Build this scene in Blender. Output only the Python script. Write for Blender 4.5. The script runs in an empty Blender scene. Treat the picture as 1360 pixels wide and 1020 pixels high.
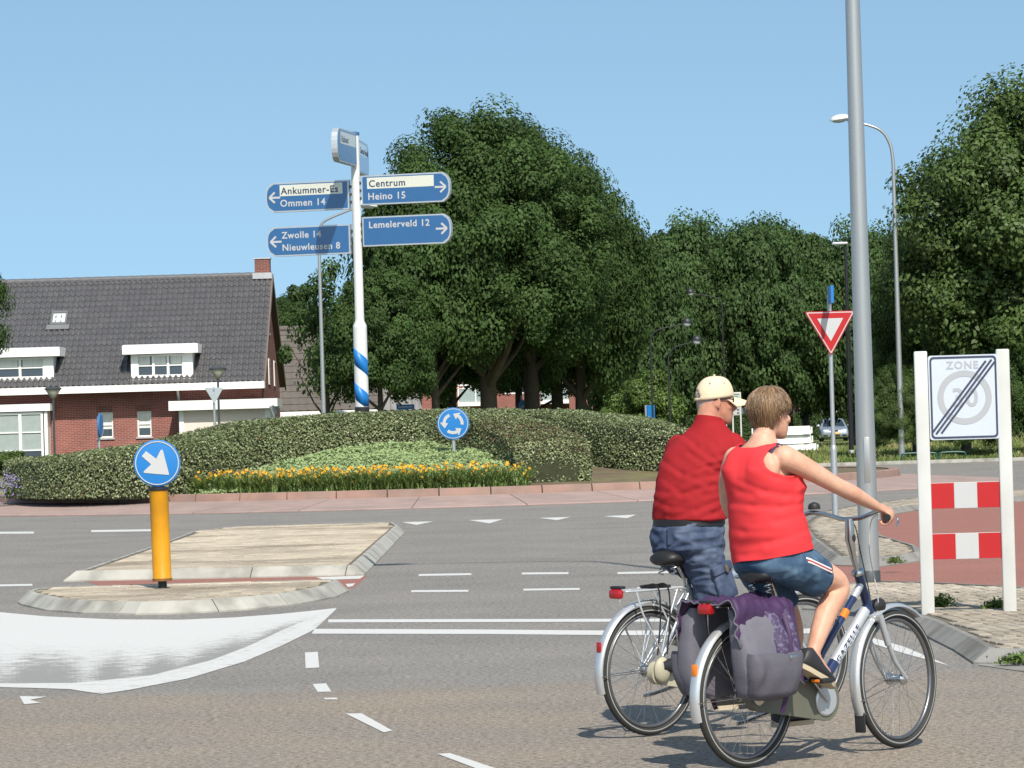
import bpy, bmesh, math, random
import numpy as np
from mathutils import Vector, Matrix, noise

R = math.radians
PI = math.pi
sc = bpy.context.scene
COL = sc.collection
rng = random.Random(7)
nr = np.random.default_rng(7)

# ---------------------------------------------------------------- camera
F, CX, CY = 4800.0, 680.0, 510.0        # focal length in pixels of the 1360 x 1020 photograph
CAMZ = 1.686
PITCH = math.atan(52.0 / F)
ROLL = math.atan(0.0285)
FWD = Vector((0, math.cos(PITCH), math.sin(PITCH)))
_up = Vector((0, -math.sin(PITCH), math.cos(PITCH)))
_rt = Vector((1, 0, 0))
RIGHT = _rt * math.cos(ROLL) - _up * math.sin(ROLL)
UP = _rt * math.sin(ROLL) + _up * math.cos(ROLL)
cam_d = bpy.data.cameras.new('camera')
cam = bpy.data.objects.new('camera', cam_d)
COL.objects.link(cam)
cam_d.sensor_width = 36
cam_d.lens = F / 1360 * 36
cam_d.clip_start = 0.5
cam_d.clip_end = 4000
m = Matrix.Identity(4)
for i, v in enumerate((RIGHT, UP, -FWD)):
    m[0][i], m[1][i], m[2][i] = v
m[2][3] = CAMZ
cam.matrix_world = m
sc.camera = cam

# ---------------------------------------------------------------- light
SUN_EL, SUN_AZ = R(47), R(14)           # sun behind the camera, a little to the right
to_sun = Vector((math.sin(SUN_AZ) * math.cos(SUN_EL), -math.cos(SUN_AZ) * math.cos(SUN_EL), math.sin(SUN_EL)))
w = bpy.data.worlds.new('World')
sc.world = w
w.use_nodes = True
nt = w.node_tree
bg = nt.nodes['Background']
sky = nt.nodes.new('ShaderNodeTexSky')
sky.sky_type = 'NISHITA'
sky.sun_disc = False
sky.sun_elevation = SUN_EL
sky.sun_rotation = math.atan2(to_sun.x, to_sun.y)
sky.air_density = 1.0
sky.dust_density = 1.0
sky.ozone_density = 0.8
tc = nt.nodes.new('ShaderNodeTexCoord')
mp = nt.nodes.new('ShaderNodeMapping')
mp.inputs['Location'].default_value = (0, 0, 0.225)
nt.links.new(tc.outputs['Generated'], mp.inputs['Vector'])
nt.links.new(mp.outputs['Vector'], sky.inputs['Vector'])
tintn = nt.nodes.new('ShaderNodeMix')
tintn.data_type = 'RGBA'
tintn.blend_type = 'MULTIPLY'
tintn.inputs[0].default_value = 1.0
tintn.inputs[7].default_value = (0.97, 1.06, 0.955, 1)
nt.links.new(sky.outputs['Color'], tintn.inputs[6])
nt.links.new(tintn.outputs[2], bg.inputs['Color'])
bg.inputs['Strength'].default_value = 0.132
sun_d = bpy.data.lights.new('sun', 'SUN')
sun = bpy.data.objects.new('sun', sun_d)
COL.objects.link(sun)
sun.rotation_euler = (-to_sun).to_track_quat('-Z', 'Y').to_euler()
sun.location = (0, 0, 60)
sun_d.energy = 4.0
sun_d.angle = R(0.53)
sun_d.color = (1.0, 0.945, 0.85)
sc.view_settings.view_transform = 'Standard'
sc.view_settings.look = 'None'
sc.view_settings.exposure = 0.5
sc.view_settings.gamma = 1
sc.view_settings.use_curve_mapping = False
sc.render.film_transparent = False
sc.cycles.max_bounces = 6
sc.cycles.transparent_max_bounces = 8
sc.cycles.use_denoising = True


def ray(px, py):
    return FWD * F + RIGHT * (px - CX) - UP * (py - CY)


def at(px, py, z=0.0):
    """The point of the plane at height z that the photograph shows at this pixel."""
    d = ray(px, py)
    return Vector((0, 0, CAMZ)) + d * ((z - CAMZ) / d.z)


def at_d(px, py, D):
    """The point at distance D along the street that the photograph shows at this pixel."""
    d = ray(px, py)
    return Vector((0, 0, CAMZ)) + d * (D / d.y)


# ---------------------------------------------------------------- materials
MATS = {}


def mat(name, c, rough=0.6, metal=0.0, var=0.12, vs=6.0, bump=0.0, bs=60.0, spec=0.4, rand=0.0, tint=0.0, coat=0.0, world=False,
        c2=None, c2s=1.0, c2lo=0.45, c2hi=0.65, trans=0.0, detail=3.0, stretch=None, sss=0.0):
    """Principled material: base colour with value noise, a second colour in noise patches, per-object and per-face variation, bump."""
    if name in MATS:
        return MATS[name]
    M = bpy.data.materials.new(name)
    M.use_nodes = True
    t = M.node_tree
    N, L = t.nodes, t.links
    b = N['Principled BSDF']
    b.inputs['Roughness'].default_value = rough
    b.inputs['Metallic'].default_value = metal
    b.inputs['Specular IOR Level'].default_value = spec
    b.inputs['Coat Weight'].default_value = coat
    b.inputs['Coat Roughness'].default_value = 0.08
    if sss:
        b.inputs['Subsurface Weight'].default_value = sss
        b.inputs['Subsurface Radius'].default_value = (0.012, 0.005, 0.003)
        b.inputs['Subsurface Scale'].default_value = 1.0
    if world:
        co = N.new('ShaderNodeNewGeometry').outputs['Position']
    else:
        co = N.new('ShaderNodeTexCoord').outputs['Object']
    if stretch:
        mpn = N.new('ShaderNodeMapping')
        mpn.inputs['Scale'].default_value = stretch
        L.new(co, mpn.inputs['Vector'])
        co = mpn.outputs['Vector']
    col = None
    if c2 is not None:
        n2 = N.new('ShaderNodeTexNoise')
        n2.inputs['Scale'].default_value = c2s
        n2.inputs['Detail'].default_value = 4
        L.new(co, n2.inputs['Vector'])
        mr = N.new('ShaderNodeMapRange')
        mr.inputs[1].default_value = c2lo
        mr.inputs[2].default_value = c2hi
        L.new(n2.outputs['Fac'], mr.inputs[0])
        mx = N.new('ShaderNodeMix')
        mx.data_type = 'RGBA'
        mx.inputs[6].default_value = (*c, 1)
        mx.inputs[7].default_value = (*c2, 1)
        L.new(mr.outputs[0], mx.inputs[0])
        col = mx.outputs[2]
    terms = []
    if var:
        n1 = N.new('ShaderNodeTexNoise')
        n1.inputs['Scale'].default_value = vs
        n1.inputs['Detail'].default_value = detail
        L.new(co, n1.inputs['Vector'])
        terms.append((n1.outputs['Fac'], var * 2))
    if rand:
        terms.append((N.new('ShaderNodeObjectInfo').outputs['Random'], rand))
    if tint:
        a = N.new('ShaderNodeAttribute')
        a.attribute_name = 'tint'
        terms.append((a.outputs['Fac'], tint))
    val = None
    for s, k in terms:
        ma = N.new('ShaderNodeMath')
        ma.operation = 'MULTIPLY_ADD'
        L.new(s, ma.inputs[0])
        ma.inputs[1].default_value = k
        if val is None:
            ma.inputs[2].default_value = 1 - k * 0.5
        else:
            ma2 = N.new('ShaderNodeMath')
            ma2.operation = 'ADD'
            L.new(val, ma2.inputs[0])
            ma2.inputs[1].default_value = -k * 0.5
            L.new(ma2.outputs[0], ma.inputs[2])
        val = ma.outputs[0]
    if val is not None:
        h = N.new('ShaderNodeHueSaturation')
        if col is None:
            h.inputs['Color'].default_value = (*c, 1)
        else:
            L.new(col, h.inputs['Color'])
        L.new(val, h.inputs['Value'])
        col = h.outputs['Color']
    if col is None:
        b.inputs['Base Color'].default_value = (*c, 1)
    else:
        L.new(col, b.inputs['Base Color'])
    if bump:
        n3 = N.new('ShaderNodeTexNoise')
        n3.inputs['Scale'].default_value = bs
        n3.inputs['Detail'].default_value = 4
        L.new(co, n3.inputs['Vector'])
        bp = N.new('ShaderNodeBump')
        bp.inputs['Strength'].default_value = bump
        bp.inputs['Distance'].default_value = 0.01
        L.new(n3.outputs['Fac'], bp.inputs['Height'])
        L.new(bp.outputs['Normal'], b.inputs['Normal'])
    if trans:
        tr = N.new('ShaderNodeBsdfTranslucent')
        if col is None:
            tr.inputs['Color'].default_value = (*c, 1)
        else:
            L.new(col, tr.inputs['Color'])
        ms = N.new('ShaderNodeMixShader')
        ms.inputs[0].default_value = trans
        L.new(b.outputs[0], ms.inputs[1])
        L.new(tr.outputs[0], ms.inputs[2])
        L.new(ms.outputs[0], N['Material Output'].inputs['Surface'])
    MATS[name] = M
    return M


def glass(name, c=(0.03, 0.04, 0.05), rough=0.06):
    """Window glass as seen by day: dark, glossy."""
    return mat(name, c, rough=rough, var=0.25, vs=0.7, spec=0.9)


def brick_mat(name, c1, c2, mortar, bw=0.21, bh=0.0625, bumpk=0.4):
    """Brickwork too far off to tell single bricks: colour and fine relief on the wall."""
    M = bpy.data.materials.new(name)
    M.use_nodes = True
    t = M.node_tree
    N, L = t.nodes, t.links
    b = N['Principled BSDF']
    b.inputs['Roughness'].default_value = 0.85
    b.inputs['Specular IOR Level'].default_value = 0.2
    g = N.new('ShaderNodeTexCoord')
    sx = N.new('ShaderNodeSeparateXYZ')
    L.new(g.outputs['Object'], sx.inputs[0])
    ad = N.new('ShaderNodeMath')
    ad.operation = 'ADD'
    L.new(sx.outputs['X'], ad.inputs[0])
    L.new(sx.outputs['Y'], ad.inputs[1])
    cx = N.new('ShaderNodeCombineXYZ')
    L.new(ad.outputs[0], cx.inputs['X'])
    L.new(sx.outputs['Z'], cx.inputs['Y'])
    br = N.new('ShaderNodeTexBrick')
    br.inputs['Color1'].default_value = (*c1, 1)
    br.inputs['Color2'].default_value = (*c2, 1)
    br.inputs['Mortar'].default_value = (*mortar, 1)
    br.inputs['Scale'].default_value = 1
    br.inputs['Brick Width'].default_value = bw
    br.inputs['Row Height'].default_value = bh
    br.inputs['Mortar Size'].default_value = 0.007
    br.inputs['Bias'].default_value = -0.1
    L.new(cx.outputs[0], br.inputs['Vector'])
    n = N.new('ShaderNodeTexNoise')
    n.inputs['Scale'].default_value = 1.2
    n.inputs['Detail'].default_value = 5
    L.new(g.outputs['Object'], n.inputs['Vector'])
    ma = N.new('ShaderNodeMath')
    ma.operation = 'MULTIPLY_ADD'
    L.new(n.outputs['Fac'], ma.inputs[0])
    ma.inputs[1].default_value = 0.6
    ma.inputs[2].default_value = 0.7
    h = N.new('ShaderNodeHueSaturation')
    L.new(br.outputs['Color'], h.inputs['Color'])
    L.new(ma.outputs[0], h.inputs['Value'])
    L.new(h.outputs['Color'], b.inputs['Base Color'])
    bp = N.new('ShaderNodeBump')
    bp.invert = True
    bp.inputs['Strength'].default_value = bumpk
    bp.inputs['Distance'].default_value = 0.01
    L.new(br.outputs['Fac'], bp.inputs['Height'])
    L.new(bp.outputs['Normal'], b.inputs['Normal'])
    MATS[name] = M
    return M


def asphalt_mat(name, c, patch, pk=0.5, speck=0.5, scale=170.0, near=None):
    """Worn asphalt: aggregate grain, larger stained patches, faint streaks along the driving direction."""
    M = bpy.data.materials.new(name)
    M.use_nodes = True
    t = M.node_tree
    N, L = t.nodes, t.links
    b = N['Principled BSDF']
    b.inputs['Roughness'].default_value = 0.85
    b.inputs['Specular IOR Level'].default_value = 0.25
    p = N.new('ShaderNodeNewGeometry').outputs['Position']
    v = N.new('ShaderNodeTexVoronoi')
    v.inputs['Scale'].default_value = scale
    L.new(p, v.inputs['Vector'])
    n1 = N.new('ShaderNodeTexNoise')
    n1.inputs['Scale'].default_value = scale * 0.16
    n1.inputs['Detail'].default_value = 7
    n1.inputs['Roughness'].default_value = 0.85
    L.new(p, n1.inputs['Vector'])
    n2 = N.new('ShaderNodeTexNoise')
    n2.inputs['Scale'].default_value = 0.55
    n2.inputs['Detail'].default_value = 5
    n2.inputs['Roughness'].default_value = 0.6
    L.new(p, n2.inputs['Vector'])
    mr = N.new('ShaderNodeMapRange')
    mr.inputs[1].default_value = 0.38
    mr.inputs[2].default_value = 0.66
    L.new(n2.outputs['Fac'], mr.inputs[0])
    mk = N.new('ShaderNodeMath')
    mk.operation = 'MULTIPLY'
    L.new(mr.outputs[0], mk.inputs[0])
    mk.inputs[1].default_value = pk
    mx = N.new('ShaderNodeMix')
    mx.data_type = 'RGBA'
    mx.inputs[6].default_value = (*c, 1)
    mx.inputs[7].default_value = (*patch, 1)
    L.new(mk.outputs[0], mx.inputs[0])
    base_out = mx.outputs[2]
    if near is not None:
        # the older, browner surface of the crossing road; its seam wanders a little
        sy = N.new('ShaderNodeSeparateXYZ')
        L.new(p, sy.inputs[0])
        nb = N.new('ShaderNodeTexNoise')
        nb.inputs['Scale'].default_value = 0.9
        nb.inputs['Detail'].default_value = 6
        L.new(p, nb.inputs['Vector'])
        sm_ = N.new('ShaderNodeMath')
        sm_.operation = 'MULTIPLY_ADD'
        L.new(nb.outputs['Fac'], sm_.inputs[0])
        sm_.inputs[1].default_value = 0.9
        L.new(sy.outputs['Y'], sm_.inputs[2])
        mb_n = N.new('ShaderNodeMapRange')
        mb_n.inputs[1].default_value = 23.45
        mb_n.inputs[2].default_value = 24.1
        mb_n.inputs[3].default_value = 1.0
        mb_n.inputs[4].default_value = 0.0
        L.new(sm_.outputs[0], mb_n.inputs[0])
        n5 = N.new('ShaderNodeTexNoise')
        n5.inputs['Scale'].default_value = 0.8
        n5.inputs['Detail'].default_value = 5
        L.new(p, n5.inputs['Vector'])
        r5 = N.new('ShaderNodeMapRange')
        r5.inputs[1].default_value = 0.35
        r5.inputs[2].default_value = 0.62
        L.new(n5.outputs['Fac'], r5.inputs[0])
        m5 = N.new('ShaderNodeMix')
        m5.data_type = 'RGBA'
        m5.inputs[6].default_value = (*near[0], 1)
        m5.inputs[7].default_value = (*near[1], 1)
        L.new(r5.outputs[0], m5.inputs[0])
        m6 = N.new('ShaderNodeMix')
        m6.data_type = 'RGBA'
        L.new(mb_n.outputs[0], m6.inputs[0])
        L.new(mx.outputs[2], m6.inputs[6])
        L.new(m5.outputs[2], m6.inputs[7])
        base_out = m6.outputs[2]
    # grain value from the cell colour and the noise
    sp = N.new('ShaderNodeSeparateColor')
    L.new(v.outputs['Color'], sp.inputs[0])
    a1 = N.new('ShaderNodeMath')
    a1.operation = 'MULTIPLY_ADD'
    L.new(sp.outputs[0], a1.inputs[0])
    a1.inputs[1].default_value = speck
    a1.inputs[2].default_value = 1 - speck / 2
    nm = N.new('ShaderNodeMapRange')
    nm.inputs[1].default_value = 0.40
    nm.inputs[2].default_value = 0.60
    L.new(n1.outputs['Fac'], nm.inputs[0])
    a2 = N.new('ShaderNodeMath')
    a2.operation = 'MULTIPLY_ADD'
    L.new(nm.outputs[0], a2.inputs[0])
    a2.inputs[1].default_value = speck * 1.6
    L.new(a1.outputs[0], a2.inputs[2])
    a3 = N.new('ShaderNodeMath')
    a3.operation = 'SUBTRACT'
    L.new(a2.outputs[0], a3.inputs[0])
    a3.inputs[1].default_value = speck * 0.8
    h = N.new('ShaderNodeHueSaturation')
    # long streaks polished by the tyres
    mp7 = N.new('ShaderNodeMapping')
    mp7.inputs['Scale'].default_value = (0.10, 1.1, 1)
    L.new(p, mp7.inputs['Vector'])
    n7 = N.new('ShaderNodeTexNoise')
    n7.inputs['Scale'].default_value = 1.0
    n7.inputs['Detail'].default_value = 5
    n7.inputs['Roughness'].default_value = 0.6
    L.new(mp7.outputs[0], n7.inputs['Vector'])
    a7 = N.new('ShaderNodeMath')
    a7.operation = 'MULTIPLY_ADD'
    L.new(n7.outputs['Fac'], a7.inputs[0])
    a7.inputs[1].default_value = 0.22
    L.new(a3.outputs[0], a7.inputs[2])
    a8 = N.new('ShaderNodeMath')
    a8.operation = 'SUBTRACT'
    L.new(a7.outputs[0], a8.inputs[0])
    a8.inputs[1].default_value = 0.11
    L.new(base_out, h.inputs['Color'])
    L.new(a8.outputs[0], h.inputs['Value'])
    L.new(h.outputs['Color'], b.inputs['Base Color'])
    bp = N.new('ShaderNodeBump')
    bp.inputs['Strength'].default_value = 0.35
    bp.inputs['Distance'].default_value = 0.006
    L.new(v.outputs['Distance'], bp.inputs['Height'])
    L.new(bp.outputs['Normal'], b.inputs['Normal'])
    MATS[name] = M
    return M


def paint_mat(name, c, under, wear=0.5, scale=9.0, stretch=(0.5, 1.0, 1.0)):
    """Road paint worn through to the asphalt; the face attribute 'tint' (0 whole .. 1 worn) raises the wear."""
    M = bpy.data.materials.new(name)
    M.use_nodes = True
    t = M.node_tree
    N, L = t.nodes, t.links
    b = N['Principled BSDF']
    b.inputs['Roughness'].default_value = 0.7
    b.inputs['Specular IOR Level'].default_value = 0.3
    p = N.new('ShaderNodeNewGeometry').outputs['Position']
    mpn = N.new('ShaderNodeMapping')
    mpn.inputs['Scale'].default_value = stretch
    L.new(p, mpn.inputs['Vector'])
    n = N.new('ShaderNodeTexNoise')
    n.inputs['Scale'].default_value = scale
    n.inputs['Detail'].default_value = 9
    n.inputs['Roughness'].default_value = 0.85
    L.new(mpn.outputs[0], n.inputs['Vector'])
    a = N.new('ShaderNodeAttribute')
    a.attribute_name = 'tint'
    s = N.new('ShaderNodeMath')
    s.operation = 'MULTIPLY_ADD'
    L.new(a.outputs['Fac'], s.inputs[0])
    s.inputs[1].default_value = wear
    nx = N.new('ShaderNodeMapRange')
    nx.inputs[1].default_value = 0.38
    nx.inputs[2].default_value = 0.62
    nx.inputs[3].default_value = 0.26
    nx.inputs[4].default_value = 0.72
    L.new(n.outputs['Fac'], nx.inputs[0])
    L.new(nx.outputs[0], s.inputs[2])
    mr = N.new('ShaderNodeMapRange')
    mr.inputs[1].default_value = 0.68
    mr.inputs[2].default_value = 0.79
    L.new(s.outputs[0], mr.inputs[0])
    mx = N.new('ShaderNodeMix')
    mx.data_type = 'RGBA'
    mx.inputs[6].default_value = (*c, 1)
    mx.inputs[7].default_value = (*under, 1)
    L.new(mr.outputs[0], mx.inputs[0])
    n2 = N.new('ShaderNodeTexNoise')
    n2.inputs['Scale'].default_value = 60
    L.new(p, n2.inputs['Vector'])
    ma = N.new('ShaderNodeMath')
    ma.operation = 'MULTIPLY_ADD'
    L.new(n2.outputs['Fac'], ma.inputs[0])
    ma.inputs[1].default_value = 0.3
    ma.inputs[2].default_value = 0.85
    h = N.new('ShaderNodeHueSaturation')
    L.new(mx.outputs[2], h.inputs['Color'])
    L.new(ma.outputs[0], h.inputs['Value'])
    L.new(h.outputs['Color'], b.inputs['Base Color'])
    MATS[name] = M
    return M


# ---------------------------------------------------------------- mesh building
def tag(o, label=None, cat=None, group=None, kind=None):
    if label:
        o['label'] = label
    if cat:
        o['category'] = cat
    if group:
        o['group'] = group
    if kind:
        o['kind'] = kind
    return o


def thing(name, label, cat, loc=(0, 0, 0), rotz=0.0, group=None):
    o = bpy.data.objects.new(name, None)
    COL.objects.link(o)
    o.empty_display_size = 0.2
    o.location = loc
    o.rotation_euler = (0, 0, rotz)
    return tag(o, label, cat, group)


def link_mesh(name, me, parent=None, kind=None):
    o = bpy.data.objects.new(name, me)
    COL.objects.link(o)
    if parent is not None:
        o.parent = parent
    if kind:
        o['kind'] = kind
    return o


def frames(pts):
    """Parallel-transport frames along a polyline."""
    P = [Vector(p) for p in pts]
    T = []
    for i in range(len(P)):
        a = P[max(i - 1, 0)]
        b = P[min(i + 1, len(P) - 1)]
        d = b - a
        T.append(d.normalized() if d.length > 1e-9 else Vector((0, 0, 1)))
    u = T[0].orthogonal().normalized()
    out = []
    for i, t in enumerate(T):
        if i:
            q = T[i - 1].rotation_difference(t)
            u = q @ u
        u = (u - t * u.dot(t)).normalized()
        out.append((P[i], t, u, t.cross(u)))
    return out


def smooth_path(pts, k=6, rad=None):
    """Catmull-Rom through the points (and through the radii)."""
    P = [np.array(p, float) for p in pts]
    if rad is not None:
        P = [np.append(p, r) for p, r in zip(P, rad)]
    out = []
    n = len(P)
    for i in range(n - 1):
        p0, p1, p2, p3 = P[max(i - 1, 0)], P[i], P[i + 1], P[min(i + 2, n - 1)]
        for j in range(k):
            t = j / k
            out.append(0.5 * ((2 * p1) + (-p0 + p2) * t + (2 * p0 - 5 * p1 + 4 * p2 - p3) * t * t + (-p0 + 3 * p1 - 3 * p2 + p3) * t ** 3))
    out.append(P[-1])
    if rad is not None:
        return [tuple(o[:3]) for o in out], [float(o[3]) for o in out]
    return [tuple(o) for o in out]


class MB:
    """Collects shapes, then links them as one mesh object."""

    def __init__(self):
        self.v, self.f, self.m = [], [], []

    def add(self, vs, fs, mi=0, M=None):
        k = len(self.v)
        if M is not None:
            vs = [M @ Vector(v) for v in vs]
        self.v.extend(tuple(v) for v in vs)
        self.f.extend(tuple(i + k for i in f) for f in fs)
        self.m.extend([mi] * len(fs))
        return self

    def box(self, c, s, rz=0.0, mi=0, M=None):
        x, y, z = s[0] / 2, s[1] / 2, s[2] / 2
        vs = [(-x, -y, -z), (x, -y, -z), (x, y, -z), (-x, y, -z), (-x, -y, z), (x, -y, z), (x, y, z), (-x, y, z)]
        Mx = Matrix.Translation(c) @ Matrix.Rotation(rz, 4, 'Z')
        if M is not None:
            Mx = M @ Mx
        return self.add(vs, [(3, 2, 1, 0), (4, 5, 6, 7), (0, 1, 5, 4), (1, 2, 6, 5), (2, 3, 7, 6), (3, 0, 4, 7)], mi, Mx)

    def bbox(self, c, s, b=0.01, rz=0.0, mi=0, M=None, seg=2):
        """Box with rounded edges."""
        bm = bmesh.new()
        bmesh.ops.create_cube(bm, size=1)
        for v in bm.verts:
            v.co = Vector((v.co.x * s[0], v.co.y * s[1], v.co.z * s[2]))
        bmesh.ops.bevel(bm, geom=bm.edges[:], offset=b, segments=seg, affect='EDGES', profile=0.5)
        Mx = Matrix.Translation(c) @ Matrix.Rotation(rz, 4, 'Z')
        if M is not None:
            Mx = M @ Mx
        bm.verts.index_update()
        self.add([v.co for v in bm.verts], [[v.index for v in f.verts] for f in bm.faces], mi, Mx)
        bm.free()
        return self

    def tube(self, pts, r, n=10, mi=0, caps=True, flat=None, M=None, closed=False):
        """Round tube; r one radius or one per point; flat = (ku, kv) squashes the section."""
        fr = frames(pts)
        rr = r if isinstance(r, (list, tuple)) else [r] * len(fr)
        ku, kv = flat or (1, 1)
        vs, fs = [], []
        for (p, t, u, w_), q in zip(fr, rr):
            for j in range(n):
                a = 2 * PI * j / n
                vs.append(p + u * (math.cos(a) * q * ku) + w_ * (math.sin(a) * q * kv))
        for i in range(len(fr) - 1):
            for j in range(n):
                a, b = i * n + j, i * n + (j + 1) % n
                fs.append((a, b, b + n, a + n))
        if caps:
            fs.append(tuple(range(n - 1, -1, -1)))
            fs.append(tuple(range((len(fr) - 1) * n, len(fr) * n)))
        return self.add(vs, fs, mi, M)

    def rings(self, rings, mi=0, caps=True, M=None, closed_v=True):
        """Skin over rings of equal point count."""
        n = len(rings[0])
        vs = [p for r in rings for p in r]
        fs = []
        for i in range(len(rings) - 1):
            for j in range(n if closed_v else n - 1):
                a, b = i * n + j, i * n + (j + 1) % n
                fs.append((a, b, b + n, a + n))
        if caps:
            fs.append(tuple(range(n - 1, -1, -1)))
            fs.append(tuple(range((len(rings) - 1) * n, len(rings) * n)))
        return self.add(vs, fs, mi, M)

    def lathe(self, prof, n=24, mi=0, M=None, axis='Z', caps=True):
        rg = []
        for r, h in prof:
            ring = []
            for j in range(n):
                a = 2 * PI * j / n
                x, y = r * math.cos(a), r * math.sin(a)
                ring.append((x, y, h) if axis == 'Z' else (x, -h, y) if axis == 'Y' else (h, x, y))
            rg.append(ring)
        return self.rings(rg, mi, caps, M)

    def ell(self, c, r, n=16, k=10, mi=0, M=None):
        """Ellipsoid."""
        rg = []
        for i in range(k + 1):
            t = -PI / 2 + PI * i / k
            q = max(math.cos(t), 0.02)
            rg.append([(c[0] + r[0] * q * math.cos(2 * PI * j / n), c[1] + r[1] * q * math.sin(2 * PI * j / n), c[2] + r[2] * math.sin(t)) for j in range(n)])
        return self.rings(rg, mi, True, M)

    def prism(self, poly, h0, h1, mi=0, M=None, plane='XY'):
        """Extrude a simple polygon; plane XY extrudes along z, XZ along y, YZ along x."""
        n = len(poly)
        ar = sum(poly[i][0] * poly[(i + 1) % n][1] - poly[(i + 1) % n][0] * poly[i][1] for i in range(n))
        P = list(poly) if ar > 0 else list(poly)[::-1]
        if plane == 'XY':
            q = lambda a, b, h: (a, b, h)
            lo, hi = h0, h1
        elif plane == 'XZ':
            q = lambda a, b, h: (a, h, b)
            lo, hi = max(h0, h1), min(h0, h1)
        else:
            q = lambda a, b, h: (h, a, b)
            lo, hi = min(h0, h1), max(h0, h1)
        vs = [q(a, b, lo) for a, b in P] + [q(a, b, hi) for a, b in P]
        fs = [tuple(range(n - 1, -1, -1)), tuple(range(n, 2 * n))]
        fs += [(i, (i + 1) % n, n + (i + 1) % n, n + i) for i in range(n)]
        return self.add(vs, fs, mi, M)

    def torus(self, c, Rr, r, n=48, k=10, axis='Y', a0=0.0, a1=2 * PI, mi=0, M=None, flat=None):
        full = abs(a1 - a0 - 2 * PI) < 1e-6
        m_ = n if full else n + 1
        ku, kv = flat or (1, 1)
        rg = []
        for i in range(m_):
            a = a0 + (a1 - a0) * i / n
            ring = []
            for j in range(k):
                b = 2 * PI * j / k
                q = Rr + r * ku * math.cos(b)
                o = r * kv * math.sin(b)
                x, y = q * math.cos(a), q * math.sin(a)
                ring.append((c[0] + x, c[1] + o, c[2] + y) if axis == 'Y' else (c[0] + x, c[1] + y, c[2] + o) if axis == 'Z' else (c[0] + o, c[1] + x, c[2] + y))
            rg.append(ring)
        if full:
            rg.append(rg[0])
        return self.rings(rg, mi, not full, M)

    def mesh(self, name, mats, smooth=None):
        me = bpy.data.meshes.new(name)
        me.from_pydata(self.v, [], self.f)
        for x in (mats if isinstance(mats, (list, tuple)) else [mats]):
            me.materials.append(x)
        if isinstance(mats, (list, tuple)) and len(mats) > 1:
            me.polygons.foreach_set('material_index', self.m)
        if smooth:
            me.shade_smooth()
            if smooth is not True and smooth < 180:
                me.set_sharp_from_angle(angle=R(smooth))
        me.update()
        return me

    def build(self, name, mats, parent=None, smooth=35, kind=None, fix=True):
        me = self.mesh(name, mats, None)
        if fix:
            bm = bmesh.new()
            bm.from_mesh(me)
            bmesh.ops.recalc_face_normals(bm, faces=bm.faces[:])
            bm.to_mesh(me)
            bm.free()
        if smooth:
            me.shade_smooth()
            if smooth is not True and smooth < 180:
                me.set_sharp_from_angle(angle=R(smooth))
        return link_mesh(name, me, parent, kind)


def quads_mesh(name, V, mats, tint=None, quad=4, smooth=False):
    """Fast mesh of separate quads: V is (n, 4, 3)."""
    n = len(V)
    me = bpy.data.meshes.new(name)
    me.vertices.add(n * quad)
    me.vertices.foreach_set('co', np.ascontiguousarray(V, dtype=np.float32).ravel())
    me.loops.add(n * quad)
    me.loops.foreach_set('vertex_index', np.arange(n * quad, dtype=np.int32))
    me.polygons.add(n)
    me.polygons.foreach_set('loop_start', np.arange(0, n * quad, quad, dtype=np.int32))
    for x in (mats if isinstance(mats, (list, tuple)) else [mats]):
        me.materials.append(x)
    me.update(calc_edges=True)
    if tint is not None:
        at_ = me.attributes.new('tint', 'FLOAT', 'FACE')
        at_.data.foreach_set('value', np.ascontiguousarray(tint, dtype=np.float32))
    return me


def leaf_quads(P, Nn, size, aspect=0.5, fold=0.12, rg=nr, tip=None):
    """Pointed leaves (folded diamonds) at points P, facing roughly Nn."""
    n = len(P)
    Nn = Nn / np.maximum(np.linalg.norm(Nn, axis=1, keepdims=True), 1e-6)
    t = rg.normal(size=(n, 3)) if tip is None else tip + rg.normal(size=(n, 3)) * 0.45
    t -= Nn * (t * Nn).sum(1, keepdims=True)
    t /= np.maximum(np.linalg.norm(t, axis=1, keepdims=True), 1e-6)
    b = np.cross(Nn, t)
    s = np.asarray(size).reshape(-1, 1) * np.ones((n, 1))
    V = np.empty((n, 4, 3))
    V[:, 0] = P - t * s * 0.5
    V[:, 1] = P + b * s * aspect * 0.5 + Nn * s * fold
    V[:, 2] = P + t * s * 0.5
    V[:, 3] = P - b * s * aspect * 0.5 + Nn * s * fold
    return V


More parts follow.
